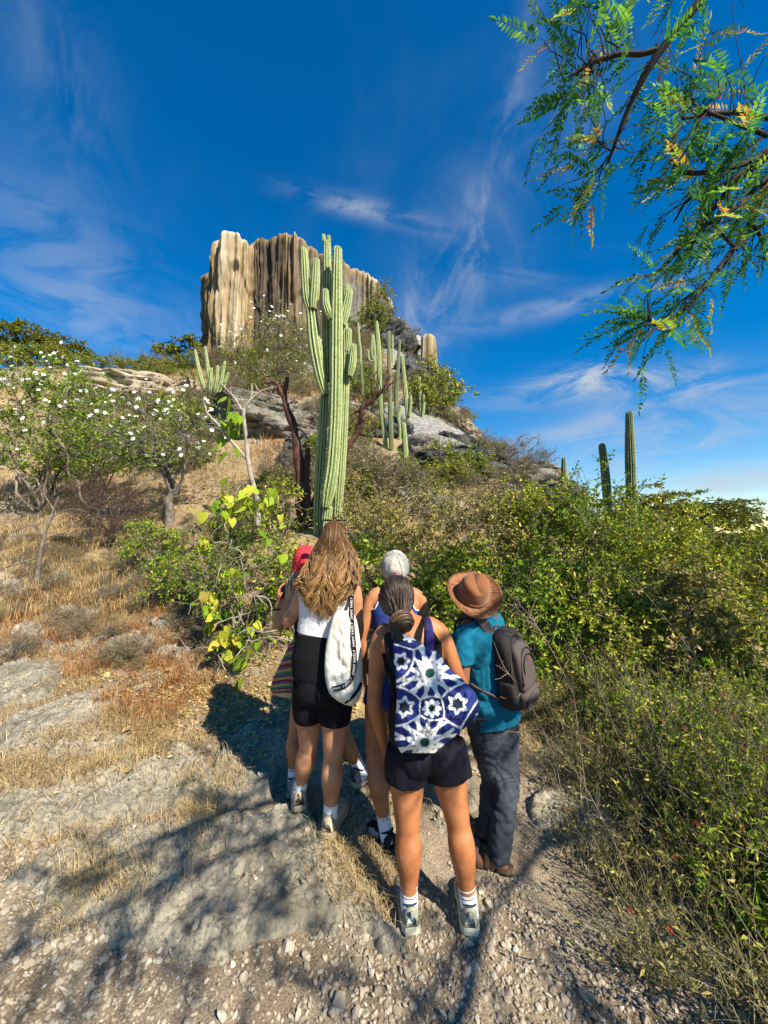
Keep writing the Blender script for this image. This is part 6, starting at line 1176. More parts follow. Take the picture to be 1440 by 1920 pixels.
# ---- garments built on the same rings as the body
def garment(name, root, J, m, off, lo, hi, f=None, man=False, legs=None, arms=None, vox=.0082, amp=.003, sc=14, seed=0, w=1.0, dep=1.0, pipe=None, smooth=3, extra=None, stw=(1, 1, .5)):
    mb = MB(); c, A, B = torso_rings(J, off, w, dep, lo, hi, man); solid(mb, c, A, B, 26, 2.3); s = J['s']
    for g in 'LR':
        if lo < 3: blob(mb, J['hip' + g] * .62 + J['pelvis'] * .38 - J['fwd'] * .055 * s - np.array((0, 0, .02)), np.array((.078, .075, .085)) * s + off)
        if legs:
            h, kn, an = J['hip' + g], J['knee' + g], J['ank' + g]; P_, R_ = legs(h, kn, an, s); sweep(mb, P_, R_, K=26, n=20, lat=J['lat_h'])
        if arms:
            sh, el = J['sh' + g], J['el' + g]; ln, r0, r1 = arms; sweep(mb, [J['chest'] * .5 + J['neck'] * .5, sh + (J['neck'] - sh) * .4 + np.array((0, 0, .014)), sh, sh + (el - sh) * ln * .5, sh + (el - sh) * ln], np.array((.055, .05, .052, r0, r1)) * s, K=16)
    if extra: extra(mb)
    V, F, N = remesh(mb, vox, smooth)
    E = None; V = wrinkle(V, N, amp, sc, seed, stw)
    if f is not None: V, F, E = cut(V, F, f)
    o = MB().add(V, F).obj(name, m, root)
    if pipe is not None and E is not None: [b.obj('piping', pipe, o) for b in rim_tube(V, E, .0048)]
    return o, V, F
DD = .10      # how much farther than first paced out the group stands
def J_make(px, fwd, lat_s, s=1.0, head_fwd=(0, .8, .6), head_up=None, **k):
    J = {n: P(v[0], v[1], v[2] + DD) for n, v in px.items()}; J['fwd'] = nrm(np.array(fwd, float)); J['lat_h'] = nrm(np.cross(J['fwd'], (0, 0, 1.0))); J['lat_s'] = nrm(np.array(lat_s, float)); J['s'] = s
    J['head_fwd'] = nrm(np.array(head_fwd, float)); l = nrm(np.cross(J['head_fwd'], (0, 0, 1.0))); J['head_up'] = np.cross(l, J['head_fwd']); J.update(k); return J
# ================= woman in black with the patterned bag (nearest)
hL, hR = at(*FEET['p4L'][:2]), at(*FEET['p4R'][:2]); fL, fR = nrm(np.array((-.12, 1, 0))), nrm(np.array((.10, 1, 0)))
J4 = J_make(dict(pelvis=(797, 1378, 1.83), waist=(785, 1300, 1.85), chest=(772, 1222, 1.88), neck=(758, 1160, 1.905), head=(742, 1118, 1.935), hipL=(764, 1412, 1.82), hipR=(834, 1406, 1.83), kneeL=(764, 1548, 1.80), kneeR=(858, 1538, 1.81),
                 shL=(712, 1200, 1.875), shR=(826, 1186, 1.89), elL=(701, 1315, 1.86), elR=(866, 1292, 1.92), wrL=(722, 1404, 1.97), wrR=(846, 1372, 2.06)), (-.08, 1, 0), (1, .10, .06), 1.03, head_fwd=(-.12, .88, .46), lk=1.06, ankL=zup(hL + fL * .06, .10), ankR=zup(hR + fR * .06, .10))
p4 = person('woman in black shorts and tank, dark hair in a low bun, star-print bag', J4, M_SK[3])
def legs4(h, kn, an, s): d = kn - h; return [h + (h - kn) * .12, h + d * .12, h + d * .36], np.array((.098, .108, .108)) * s
garment('shorts', p4, J4, M_NAVYB, .012, 0, 4, legs=legs4, amp=.008, sc=16, seed=4, f=lambda p: (p - J4['waist']) @ nrm(J4['waist'] - J4['pelvis']) - .015, stw=(1, 1, .35))
def tank_cut(J, wid, neck, arm, bot, up0=None):
    up = nrm(J['neck'] - J['waist']); lat = J['lat_s']; c = J['chest']
    def f(p):
        u = np.abs((p - c) @ lat); v = (p - c) @ up; a = u - np.interp(v, (-.5, -.03, .03, .10, .2), (.5, .5, wid + .035, wid, wid - .005)); n = v - np.interp(u, (0, wid * .55, wid * .8, .3), (neck, neck + .015, .4, .4)); b = -(v - bot); return np.maximum(np.maximum(a, n), b)
    return f
garment('tank_top', p4, J4, M_BLACK, .007, 0, 10, f=tank_cut(J4, .098, .02, 0, -.20), amp=.003, seed=5)
sb = mat('strap_purple', [(0, (.05, .035, .16)), (1, (.07, .05, .2))], rough=.7)
# hair: combed back into a bun
r9 = np.random.default_rng(101)
V, F, N = remesh(scalp(J4, 1.03), .006, 4); hr4 = MB().add(V, F, .25).obj('hair', M_HAIRD, p4)
hu, hf = J4['head_up'], J4['head_fwd']; hl = nrm(np.cross(hf, hu)); hc = J4['head']; bun = hc - hf * .085 - hu * .095 + hl * .012; bun = P(753, 1167, 1.80 + DD)
n = 800; a = r9.uniform(-1.9, 1.9, n); e0 = r9.uniform(-.15, 1.35, n); S0 = hc - hf * .012 + hl * (np.sin(a) * np.cos(e0) * .088)[:, None] - hf * (np.cos(a) * np.cos(e0) * .103)[:, None] * 1 + hu * (np.sin(e0) * .130)[:, None]
S0 = np.where(((a > 1.55) | (a < -1.55))[:, None], S0, S0); t = np.linspace(0, 1, 9)[None, :, None]; E0 = bun + r9.normal(0, .012, (n, 3)); Q = S0[:, None] * (1 - t) + E0[:, None] * t; rel = Q - (hc - hf * .012); k_ = np.stack((rel @ hl / .088, rel @ hf / .103, rel @ hu / .130), -1); nn = np.linalg.norm(k_, axis=-1, keepdims=True); Q = np.where(nn < 1.0, (hc - hf * .012) + rel / np.maximum(nn, .2) * 1.0, Q); Q += nrm(Q - hc) * r9.uniform(.0, .006, (n, 1, 1)); sb_ = MB(); strands(sb_, Q, .0026, r9, .50, .22); sb_.obj('combed_hair', M_HAIRD, hr4)
n = 170; bb = MB(); ph = r9.uniform(0, 6.28, n); th0 = r9.uniform(0, 6.28, n); t = np.linspace(0, 1, 16)[None]; ang = th0[:, None] + t * r9.uniform(2.5, 5, (n, 1)); mi_ = r9.uniform(.014, .034, (n, 1)); q = np.stack((np.cos(ang) * (.030 + mi_ * np.cos(ph[:, None] + t * 2)), np.sin(ang) * (.034 + mi_ * np.cos(ph[:, None] + t * 2)), mi_ * np.sin(ph[:, None] + t * 2) * .9), -1); wv = q[..., :1] * hl + q[..., 1:2] * hu + q[..., 2:] * -hf; strands(bb, bun + wv, .0030, r9, .66, .22); blob(bb, bun, (.050, .040, .056)); bb.obj('bun', M_HAIRD, hr4)
S4 = dict(cu=mat('shoe_sage', [(.3, (.23, .25, .19)), (.7, (.34, .35, .28))], src='noise', scale=30, rough=.8), cs=mat('sole_cream', (.62, .60, .44), rough=.6), co=mat('outsole_mint', (.48, .52, .40), rough=.7), cc=[mat('shoe_taupe', (.22, .21, .17), rough=.9), mat('shoe_grey', (.36, .37, .33), rough=.7), mat('collar_navy', (.03, .04, .07), rough=.9), mat('tab_mint', (.26, .29, .23), rough=.9), mat('lace_pale', (.5, .5, .45), rough=.8)])
for g, h_, f_ in (('L', hL, fL), ('R', hR, fR)):
    shoe(p4, h_ + np.array((0, 0, .004)), f_, .27, **S4, w=1.08); sock(p4, J4['ank' + g], J4['knee' + g], -.055, .085, .0385, ((.042, .050), (.060, .068)))
# ================= long-haired woman
hL, hR = at(*FEET['p2L'][:2]), at(*FEET['p2R'][:2]); fL, fR = nrm(np.array((-.25, 1, 0))), nrm(np.array((.22, 1, 0)))
J2 = J_make(dict(pelvis=(604, 1262, 2.12), waist=(604, 1185, 2.12), chest=(613, 1128, 2.12), neck=(620, 1074, 2.13), head=(626, 1024, 2.15), hipL=(579, 1288, 2.14), hipR=(630, 1292, 2.10), kneeL=(579, 1398, 2.20), kneeR=(625, 1412, 2.10), shL=(574, 1104, 2.13), shR=(662, 1104, 2.11),
                 elL=(541, 1166, 2.14), elR=(671, 1180, 2.14), wrL=(556, 1106, 2.33), wrR=(652, 1226, 2.30)), (0, 1, 0), (1, -.03, 0), 1.04, head_fwd=(-.05, .82, .57), ankL=zup(hL + fL * .06, .10), ankR=zup(hR + fR * .06, .10), curlL=np.array((.3, .4, .6)))
p2 = person('woman with very long wavy brown hair, white tank and black bike shorts', J2, M_SK[1])
def legs2(h, kn, an, s): d = kn - h; return [h + (h - kn) * .10, h + d * .2, h + d * .42, h + d * .52], np.array((.086, .094, .088, .082)) * s
garment('bike_shorts', p2, J2, M_BLACK, .006, 0, 5, legs=legs2, amp=.002, seed=14, f=lambda p: (p - J2['waist']) @ nrm(J2['waist'] - J2['pelvis']) + .002)
garment('tank_top', p2, J2, M_WHITET, .009, 2, 10, f=tank_cut(J2, .105, .05, 0, -.178), amp=.004, sc=18, seed=15, stw=(1, 1, 1.6))
hu, hf = J2['head_up'], J2['head_fwd']; hl = nrm(np.cross(hf, hu)); hc = J2['head']
V, F, N = remesh(scalp(J2, .95), .006, 4); hr2 = MB().add(V, F, .3).obj('hair', M_HAIRB, p2)
n = 1300; K = 21; r9 = np.random.default_rng(102); a = np.clip(r9.normal(0, .85, n), -1.9, 1.9); sn, cs = np.sin(a), np.cos(a); lay = r9.uniform(0, 1, n); back = np.array((0.02, -1, 0)); side = np.array((1, 0.02, 0)); Z = np.array((0, 0, 1.0)); ln = .385 - .10 * sn ** 2 - .04 * np.abs(sn) + r9.normal(0, .016, n) - .03 * lay; 
pr = np.maximum(r9.uniform(-.06, .07, n), 0); s2 = np.sign(sn) * np.abs(sn) ** .6; G = lambda th, k: hc + hu * (np.cos(th) * .134 * k)[:, None] + hl * (np.sin(th) * s2 * .100 * k)[:, None] - hf * (np.sin(th) * (cs * .1) * k + .012)[:, None]; kk_ = 1 + .05 * lay; root0 = hc + hu * .120 + hf * (.060 + .03 * lay)[:, None] + hl * (s2 * .046)[:, None] - hu * (.022 * s2 ** 2)[:, None]; top1 = hc + hu * (.139 + .006 * lay)[:, None] + hf * .012 + hl * (s2 * .060)[:, None] - hu * (.028 * s2 ** 2)[:, None]
ctl = np.stack([root0, top1, G(.55 + 0 * a, kk_), hc + side * (sn * (.100 + .008 * lay))[:, None] + back * (cs * .104 + .018)[:, None] - Z * .005, hc + side * (sn * (.118 + .012 * lay))[:, None] + back * (cs * .088 + .035)[:, None] - Z * .07, hc + side * (sn * (.138 + .02 * lay) - .01)[:, None] + back * (cs * .06 + .075 + .035 * lay)[:, None] - Z * .17,
                hc + side * (sn * (.142 + .02 * lay) - .022)[:, None] + back * (cs * .05 + .085 + .04 * lay)[:, None] - Z * (.17 + (ln - .17) * .55)[:, None], hc + side * (sn * (.118 + .03 * lay) - .036)[:, None] + back * (cs * .045 + .09 + .03 * lay)[:, None] - Z * ln[:, None]], 1)
pa = np.array([crom(c, K) for c in ctl]); t = np.linspace(0, 1, K)[None]; clump = np.floor(a * 9 + lay * 2) * 2.4; ph = clump[:, None] + r9.normal(0, .38, (n, 1)); wv = np.sin(t * 23 + ph) * .024 * sstep(.3, .7, t); pa = pa + side * wv[..., None] + back * (np.cos(t * 21 + ph * 1.3) * .016 * sstep(.3, .7, t))[..., None]
mb = MB(); strands(mb, pa, .0027, r9, .33, .46); mb.obj('long_strands', M_HAIRB, hr2)
vol = MB(); zz = np.array((.06, 0, -.07, -.15, -.22, -.27)); solid(vol, hc + Z * zz[:, None] + back * np.array((.02, .03, .04, .075, .095, .10))[:, None] - side * np.array((0, 0, 0, .008, .018, .028))[:, None], side * np.array((.07, .082, .10, .118, .12, .085))[:, None], back * np.array((.07, .078, .075, .06, .052, .03))[:, None], 24); V, F, N = remesh(vol, .008, 4); V = wrinkle(V, N, .012, 30, 3, (1, 1, .3)); MB().add(V, F, .22).obj('hair_mass', M_HAIRB, hr2)
S2_ = dict(cu=mat('shoe_beige', [(.3, (.36, .29, .19)), (.7, (.47, .39, .28))], src='noise', scale=30, rough=.85), cs=mat('sole_beige', (.40, .33, .21), rough=.75), co=mat('outsole_olive', (.22, .18, .10), rough=.8), cc=[mat('shoe_tan', (.40, .31, .20), rough=.85), mat('shoe_sand', (.44, .36, .25), rough=.85), mat('collar_beige', (.36, .29, .2), rough=.9), mat('tab_tan', (.42, .34, .23), rough=.8), mat('lace_beige', (.5, .43, .31), rough=.8)])
for g, h_, f_ in (('L', hL, fL), ('R', hR, fR)): shoe(p2, h_ + np.array((0, 0, .004)), f_, .275, **S2_, w=1.15); sock(p2, J2['ank' + g], J2['knee' + g], -.055, .075, .0375)
# sunglasses pushed up on her hair
g0 = hc + np.array((0, .045, .152)); gd = nrm(np.array((0, 1, -.08))); sg = MB(); 
for s_ in (1, -1):
    c_ = g0 + hl * .036 * s_; a_ = np.linspace(0, 2 * np.pi, 20); q = c_ + hl * (np.cos(a_) * .030)[:, None] + gd * (np.sin(a_) * .021)[:, None]; tubes(sg, q[None], np.full((1, 20), .0035), 6); d3 = gd; solid(sg, np.array([c_ - Z * .002, c_ + Z * .004]), np.tile(hl * .029, (2, 1)), np.tile(d3 * .020, (2, 1)), 16)
    q = np.array([g0 + hl * .067 * s_ + hf * .012, g0 + hl * .076 * s_ - hu * .03 - hf * .02, g0 + hl * .084 * s_ - hu * .075 - hf * .05]); tubes(sg, crom(q, 8)[None], np.full((1, 8), .003), 6)
tubes(sg, crom(np.array([g0 + hl * .008 + hf * .012, g0 + hf * .016 + hu * .003, g0 - hl * .008 + hf * .012]), 6)[None], np.full((1, 6), .003), 6)
tag(sg.obj('sunglasses', mat('black_plastic', (.008, .008, .009), rough=.25, spec=.5)), 'black sunglasses pushed up on the long wavy brown hair', 'sunglasses')
# ================= woman in the red headscarf
hL, hR = at(*FEET['p1L'][:2]), at(*FEET['p1R'][:2]); fL, fR = nrm(np.array((-.1, 1, 0))), nrm(np.array((.65, .75, 0)))
J1 = J_make(dict(pelvis=(598, 1240, 2.48), waist=(590, 1175, 2.48), chest=(582, 1118, 2.48), neck=(578, 1084, 2.49), head=(575, 1053, 2.50), hipL=(576, 1260, 2.48), hipR=(622, 1260, 2.50), kneeL=(556, 1366, 2.45), kneeR=(640, 1370, 2.50), shL=(549, 1112, 2.46), shR=(612, 1110, 2.52), elL=(521, 1180, 2.42), elR=(636, 1170, 2.6), wrL=(522, 1132, 2.44), wrR=(566, 1112, 2.72)),
            (.05, 1, 0), (1, .15, 0), .97, head_fwd=(0, .78, .62), ankL=zup(hL + fL * .06, .10), ankR=zup(hR + fR * .06, .10), curlL=nrm(np.array((.9, .25, .1))))
p1 = person('woman in red headscarf and black top holding up a phone', J1, M_SK[0])
garment('tank_top', p1, J1, M_BLACK, .008, 1, 10, f=tank_cut(J1, .10, .05, 0, -.21), amp=.004, seed=24)
def legs1(h, kn, an, s): d = kn - h; return [h + (h - kn) * .10, h + d * .2, h + d * .32], np.array((.088, .098, .1)) * s
garment('shorts', p1, J1, M_NAVYB, .009, 0, 4, legs=legs1, amp=.005, seed=25)
hu, hf = J1['head_up'], J1['head_fwd']; hl = nrm(np.cross(hf, hu)); hc = J1['head']
V, F, N = remesh(scalp(J1, 1.0), .006, 4); hr1 = MB().add(V, F, .3).obj('hair', M_HAIRG, p1)
n = 420; K = 20; r9 = np.random.default_rng(103); a = np.clip(r9.normal(0, .9, n), -1.9, 1.9); sn, cs = np.sin(a), np.cos(a); lay = r9.uniform(0, 1, n); ln = .27 + r9.normal(0, .03, n)
ctl = np.stack([hc + hl * (sn * .08)[:, None] + back * (cs * .085)[:, None] + Z * .03, hc + side * (sn * .095)[:, None] + back * (cs * .095 + .015)[:, None] - Z * .06, hc + side * (sn * (.100 + .015 * lay))[:, None] + back * (cs * .06 + .06 + .02 * lay)[:, None] - Z * .15, hc + side * (sn * (.095 + .02 * lay))[:, None] + back * (cs * .05 + .08)[:, None] - Z * ln[:, None]], 1)
pa = np.array([crom(c, K) for c in ctl]); t = np.linspace(0, 1, K)[None]; ph = (np.floor(a * 6) * 1.9)[:, None] + r9.normal(0, .6, (n, 1)); pa = pa + side * (np.sin(t * 13 + ph) * .010 * t)[..., None] + back * (np.cos(t * 12 + ph) * .008 * t)[..., None]; mb = MB(); strands(mb, pa, .0036, r9, .42, .3); mb.obj('long_strands', M_HAIRG, hr1)
ks = MB(); z = np.linspace(-.012, .128, 16); w_ = np.sqrt(np.clip(1 - (z / .133) ** 2, .004, 1)); solid(ks, hc + hu * z[:, None] - hf * (.016 + .03 * sstep(.05, -.02, z))[:, None], hl * (.089 * w_)[:, None], hf * (.106 * w_)[:, None], 30); V, F, N = remesh(ks, .0055, 3); V = wrinkle(V, N, .006, 40, 8)
V, F, E = cut(V, F, lambda p: -((p - hc) @ hu - .018 - .30 * np.clip((p - hc) @ hf, -.2, .02)) )
M_RED = mat('headscarf_red', [(.35, (.30, .008, .015)), (.5, (.62, .03, .045)), (.7, (.72, .09, .10))], src='noise', scale=120, detail=2, rough=.9, bump=.6, bscale=150, bdist=.004); MB().add(V, F).obj('headscarf', M_RED, p1)
S1_ = dict(cu=mat('shoe_grey_mesh', [(.3, (.16, .15, .13)), (.7, (.34, .32, .28))], src='noise', scale=60, rough=.85), cs=mat('sole_taupe', (.42, .38, .31), rough=.75), co=mat('outsole_dark', (.05, .045, .04), rough=.8), cc=[mat('shoe_charcoal', (.05, .05, .05), rough=.85), mat('shoe_silver', (.42, .41, .38), rough=.6), mat('collar_dark', (.03, .03, .035), rough=.9), mat('tab_dark', (.05, .05, .05), rough=.8), mat('lace_cream', (.55, .5, .4), rough=.8)])
for g, h_, f_ in (('L', hL, fL), ('R', hR, fR)): shoe(p1, h_ + np.array((0, 0, .004)), f_, .25, **S1_); sock(p1, J1['ank' + g], J1['knee' + g], -.055, .085, .036)
bl = MB(); d_ = nrm(J1['wrL'] - J1['elL']); c_ = J1['wrL'] - d_ * .035; A_, B_ = basis(d_[None]); a_ = np.linspace(0, 2 * np.pi, 20); tubes(bl, (c_ + A_ * (np.cos(a_) * .030)[:, None] + B_ * (np.sin(a_) * .030)[:, None])[None], np.full((1, 20), .0045), 6); bl.obj('wristband', M_BLACK, p1)
ph_ = MB(); c_ = P(534, 1112, 2.47 + DD); solid(ph_, c_ + np.array((0, 1, .15)) * np.array((-.006, -.004, .004, .006))[:, None], np.array((.034, .037, .037, .034))[:, None] * nrm(np.array((1, .25, .1))), np.array((.070, .074, .074, .070))[:, None] * nrm(np.array((-.1, -.15, 1))), 24, 7); ph_o = tag(ph_.obj('phone', mat('phone_black', (.012, .012, .014), rough=.3)), 'black phone held up by the woman in the red headscarf', 'phone')
lens = MB(); 
for dx, dz in ((-.016, .045), (.0, .058), (-.016, .058)): blob(lens, c_ + nrm(np.array((1, .25, .1))) * dx + nrm(np.array((-.1, -.15, 1))) * dz - np.array((0, .007, 0)), (.006, .003, .006))
lens.obj('lens', mat('lens_glass', (.02, .02, .03), rough=.1), ph_o)
# ================= woman in white cap and blue tank
hL, hR = at(*FEET['p3L'][:2]), at(*FEET['p3R'][:2]); fL, fR = nrm(np.array((-.65, .75, 0))), nrm(np.array((.0, 1, 0)))
J3 = J_make(dict(pelvis=(738, 1272, 2.29), waist=(739, 1212, 2.30), chest=(740, 1152, 2.33), neck=(740, 1106, 2.36), head=(740, 1066, 2.41), hipL=(712, 1300, 2.27), hipR=(766, 1300, 2.33), kneeL=(703, 1424, 2.2), kneeR=(762, 1405, 2.42), shL=(697, 1122, 2.33), shR=(786, 1122, 2.34), elL=(677, 1196, 2.31), elR=(803, 1196, 2.34), wrL=(683, 1262, 2.41), wrR=(790, 1250, 2.48)),
            (0, 1, 0), (1, 0, 0), .99, head_fwd=(0, .80, .60), ankL=zup(hL + fL * .06, .10), ankR=zup(hR + fR * .06, .10))
p3 = person('woman in pale cap and royal blue tank with white piping', J3, M_SK[2])
garment('tank_top', p3, J3, M_BLUE, .008, 1, 10, f=tank_cut(J3, .088, .085, 0, -.24), amp=.003, seed=34, pipe=M_PIPE)
def legs3(h, kn, an, s): d = kn - h; return [h + (h - kn) * .10, h + d * .1, h + d * .16], np.array((.09, .1, .102)) * s
garment('shorts', p3, J3, M_BLUE, .009, 0, 4, legs=legs3, amp=.005, seed=35)
hu, hf = J3['head_up'], J3['head_fwd']; hl = nrm(np.cross(hf, hu)); hc = J3['head']
V, F, N = remesh(scalp(J3, .98, -.07), .006, 4); hr3 = MB().add(V, F, .3).obj('hair', M_HAIRD, p3)
cp = MB(); z = np.linspace(.008, .132, 16); w_ = np.sqrt(np.clip(1 - ((z - .008) / .126) ** 2.3, .004, 1)); w_[-1] = .004; z[-1] = .1345; nn_ = 48; a_ = np.arange(nn_) * 2 * np.pi / nn_; seam = 1 - .03 * (np.abs(((a_ / (np.pi / 3)) % 1) - .0) < .07)
V = hc + hu * z[:, None, None] - hf * .012 + (hl * (np.cos(a_) * .092 * seam)[:, None] + hf * (np.sin(a_) * .107 * seam)[:, None])[None] * w_[:, None, None]; V += nrm(V - hc) * (.0034 * fbm(V[..., 0] * 45, V[..., 1] * 60, V[..., 2] * 60, 3, 6))[..., None]; i = np.arange(16 * nn_).reshape(16, nn_); Fc = np.stack((i[:-1], np.roll(i[:-1], -1, 1), np.roll(i[1:], -1, 1), i[1:]), -1)
arch = (np.abs(a_ - 1.5 * np.pi) < .42)[None] & (np.arange(15)[:, None] < 4); Fc = Fc[~np.broadcast_to(arch, Fc.shape[:2])]; cp.add(V.reshape(-1, 3), Fc.reshape(-1, 4)); M_CAP = cloth('cap_cotton', (.44, .42, .36), var=.04, bs=260); cap = cp.obj('cap', M_CAP, p3); M_CAPS = cloth('cap_seam', (.24, .23, .19))
br = MB(); a_ = np.linspace(.25, np.pi - .25, 20); inn = hc + hu * .012 - hf * .012 + hl * (np.cos(a_) * .092)[:, None] + hf * (np.sin(a_) * .107)[:, None]; out_ = inn + hf * (.075 * np.sin(a_) ** .7)[:, None] - hu * (.015 * np.sin(a_))[:, None]; V = np.stack((inn, (inn + out_) / 2 + hu * .006, out_, out_ - hu * .004, inn - hu * .004), 1); i = np.arange(100).reshape(20, 5); br.add(V.reshape(-1, 3), np.stack((i[:-1, :-1], i[:-1, 1:], i[1:, 1:], i[1:, :-1]), -1).reshape(-1, 4)); br.obj('peak', M_CAP, cap)
pt = MB(); a0 = 1.5 * np.pi; blob(pt, hc + hu * .066 - hf * (.012 + .098) , (.011, .005, .006), np.stack((hl, hf, hu))); pt.obj('patch', M_PINK, cap); pt = MB(); blob(pt, hc + hu * .05 - hl * .086 - hf * .03, (.005, .016, .014), np.stack((hl, hf, hu))); pt.obj('patch', M_PINK, cap)
for j_ in range(6):
    aj = j_ * np.pi / 3; sm_ = MB(); zz_ = np.linspace(0, .97, 12); wv_ = np.sqrt(np.clip(1 - zz_ ** 2.3, .004, 1)); tubes(sm_, (hc + hu * (.008 + zz_ * .126)[:, None] - hf * .012 + (hl * math.cos(aj) * .0925 + hf * math.sin(aj) * .1075)[None] * wv_[:, None])[None], np.full((1, 12), .0016), 5); sm_.obj('seam', M_CAPS, cap)
stp = MB(); a_ = np.linspace(1.5 * np.pi - .46, 1.5 * np.pi + .46, 12); q = hc + hu * .012 - hf * .012 + hl * (np.cos(a_) * .094)[:, None] + hf * (np.sin(a_) * .109)[:, None]; solid(stp, q, np.tile(hu * .009, (12, 1)), np.tile(hf * .003, (12, 1)), 8, 4); stp.obj('strap', M_CAP, cap)
S3_ = dict(cu=mat('shoe_black', [(.3, (.012, .012, .013)), (.7, (.03, .03, .03))], src='noise', scale=60, rough=.85), cs=mat('sole_black', (.02, .022, .022), rough=.7), co=mat('outsole_black', (.012, .012, .012), rough=.8), cc=[mat('shoe_black2', (.016, .016, .016), rough=.8), mat('shoe_lines', (.45, .42, .38), rough=.6), mat('collar_black', (.015, .015, .015), rough=.9), mat('tab_black', (.02, .02, .02), rough=.8), mat('lace_black', (.02, .02, .02), rough=.8)])
for g, h_, f_ in (('L', hL, fL), ('R', hR, fR)): shoe(p3, h_ + np.array((0, 0, .004)), f_, .26, **S3_); sock(p3, J3['ank' + g], J3['knee' + g], -.055, .105, .0365)
# ================= man in the leather hat
hL, hR = at(*FEET['p5L'][:2]), at(*FEET['p5R'][:2]); f_ = nrm(np.array((-.93, .36, 0)))
J5 = J_make(dict(pelvis=(922, 1322, 2.20), waist=(912, 1264, 2.19), chest=(901, 1200, 2.17), neck=(892, 1158, 2.15), head=(888, 1122, 2.14), hipL=(905, 1342, 2.15), hipR=(938, 1342, 2.25), kneeL=(925, 1462, 2.20), kneeR=(950, 1470, 2.12), elL=(866, 1278, 2.03), elR=(935, 1275, 2.36), wrL=(846, 1296, 2.22), wrR=(885, 1290, 2.45)),
            (-.72, .69, 0), (.70, .72, 0), 1.0, head_fwd=(-.15, .72, .68), ankL=zup(hL + f_ * .05, .085), ankR=zup(hR + f_ * .05, .085), footL=f_, footR=f_, lk=.78)
q = P(898, 1182, 2.17 + DD); l_ = J5['lat_s'] * .168; J5['shL'] = q - l_; J5['shR'] = q + l_
p5 = person('man in brown leather hat, teal t-shirt and faded dark jeans', J5, M_SK[4], feet=True, man=True)
garment('t_shirt', p5, J5, M_TEAL, .018, 2, 10, man=True, arms=(.62, .066, .068), amp=.017, sc=13, seed=44, f=lambda p: np.maximum((p - J5['neck']) @ nrm(J5['neck'] - J5['chest']) - .022, (J5['pelvis'] - p) @ nrm(J5['waist'] - J5['pelvis']) - .055), stw=(1, 1, .8), extra=lambda mb: sweep(mb, [J5['waist'], J5['pelvis'], J5['pelvis'] + (J5['pelvis'] - J5['waist']) * .3, J5['pelvis'] + (J5['pelvis'] - J5['waist']) * .6], [.158, .176, .182, .182], K=10, lat=J5['lat_h'], flat=.86))
def legs5(h, kn, an, s): return [h + (h - kn) * .10, h * .8 + kn * .2, h * .4 + kn * .6, kn, kn * .55 + an * .45, kn * .15 + an * .85, an - np.array((0, 0, .035))], np.array((.096, .100, .084, .070, .066, .060, .058)) * s
garment('jeans', p5, J5, M_DENIM, .006, 0, 3, man=True, legs=legs5, amp=.011, sc=15, seed=45, stw=(1, 1, 1.3))
pk = MB(); M_ = J5['hipL'] - J5['fwd'] * .115 + np.array((0, 0, .035)); l_ = J5['lat_h']; solid(pk, M_ - J5['fwd'] * np.array((.0, .006))[:, None] + l_ * .03, np.tile(l_ * .058, (2, 1)), np.tile(np.array((0, 0, .068)), (2, 1)), 16, 5); pk.obj('back_pocket', M_DENIM, p5)
M_SAND = mat('sandal_leather', [(.3, (.035, .022, .015)), (.7, (.09, .055, .035))], src='noise', scale=20, rough=.7)
for g, h_ in (('L', hL), ('R', hR)):
    sd_ = nrm(np.cross(f_, (0, 0, 1))); t = np.linspace(0, 1, 22); w_ = .046 * np.interp(t, (0, .1, .4, .7, .9, 1), (.5, .8, .78, 1, .8, .3)); c_ = h_ - f_ * .02 + f_ * (t * .27)[:, None]; sn = MB(); R_ = np.stack((c_ + sd_ * w_[:, None], c_ - sd_ * w_[:, None], c_ - sd_ * w_[:, None] + np.array((0, 0, .024)), c_ + sd_ * w_[:, None] + np.array((0, 0, .024))), 1); i = np.arange(88).reshape(22, 4); sn.add(R_.reshape(-1, 3), np.stack((i[:-1], np.roll(i[:-1], -1, 1), np.roll(i[1:], -1, 1), i[1:]), -1).reshape(-1, 4)); so = sn.obj('sandal', M_SAND, p5)
    for x, hgt in ((.045, .085), (.11, .075), (.17, .055), (.20, .05)):
        st_ = MB(); a_ = np.linspace(0, np.pi, 12); q = h_ + f_ * x + sd_ * (np.cos(a_) * .046)[:, None] + np.array((0, 0, 1)) * (.02 + np.sin(a_) * hgt)[:, None]; solid(st_, q, np.tile(f_ * .012, (12, 1)), np.tile(np.array((0, 0, .003)), (12, 1)), 8, 4); st_.obj('sandal_strap', M_SAND, so)
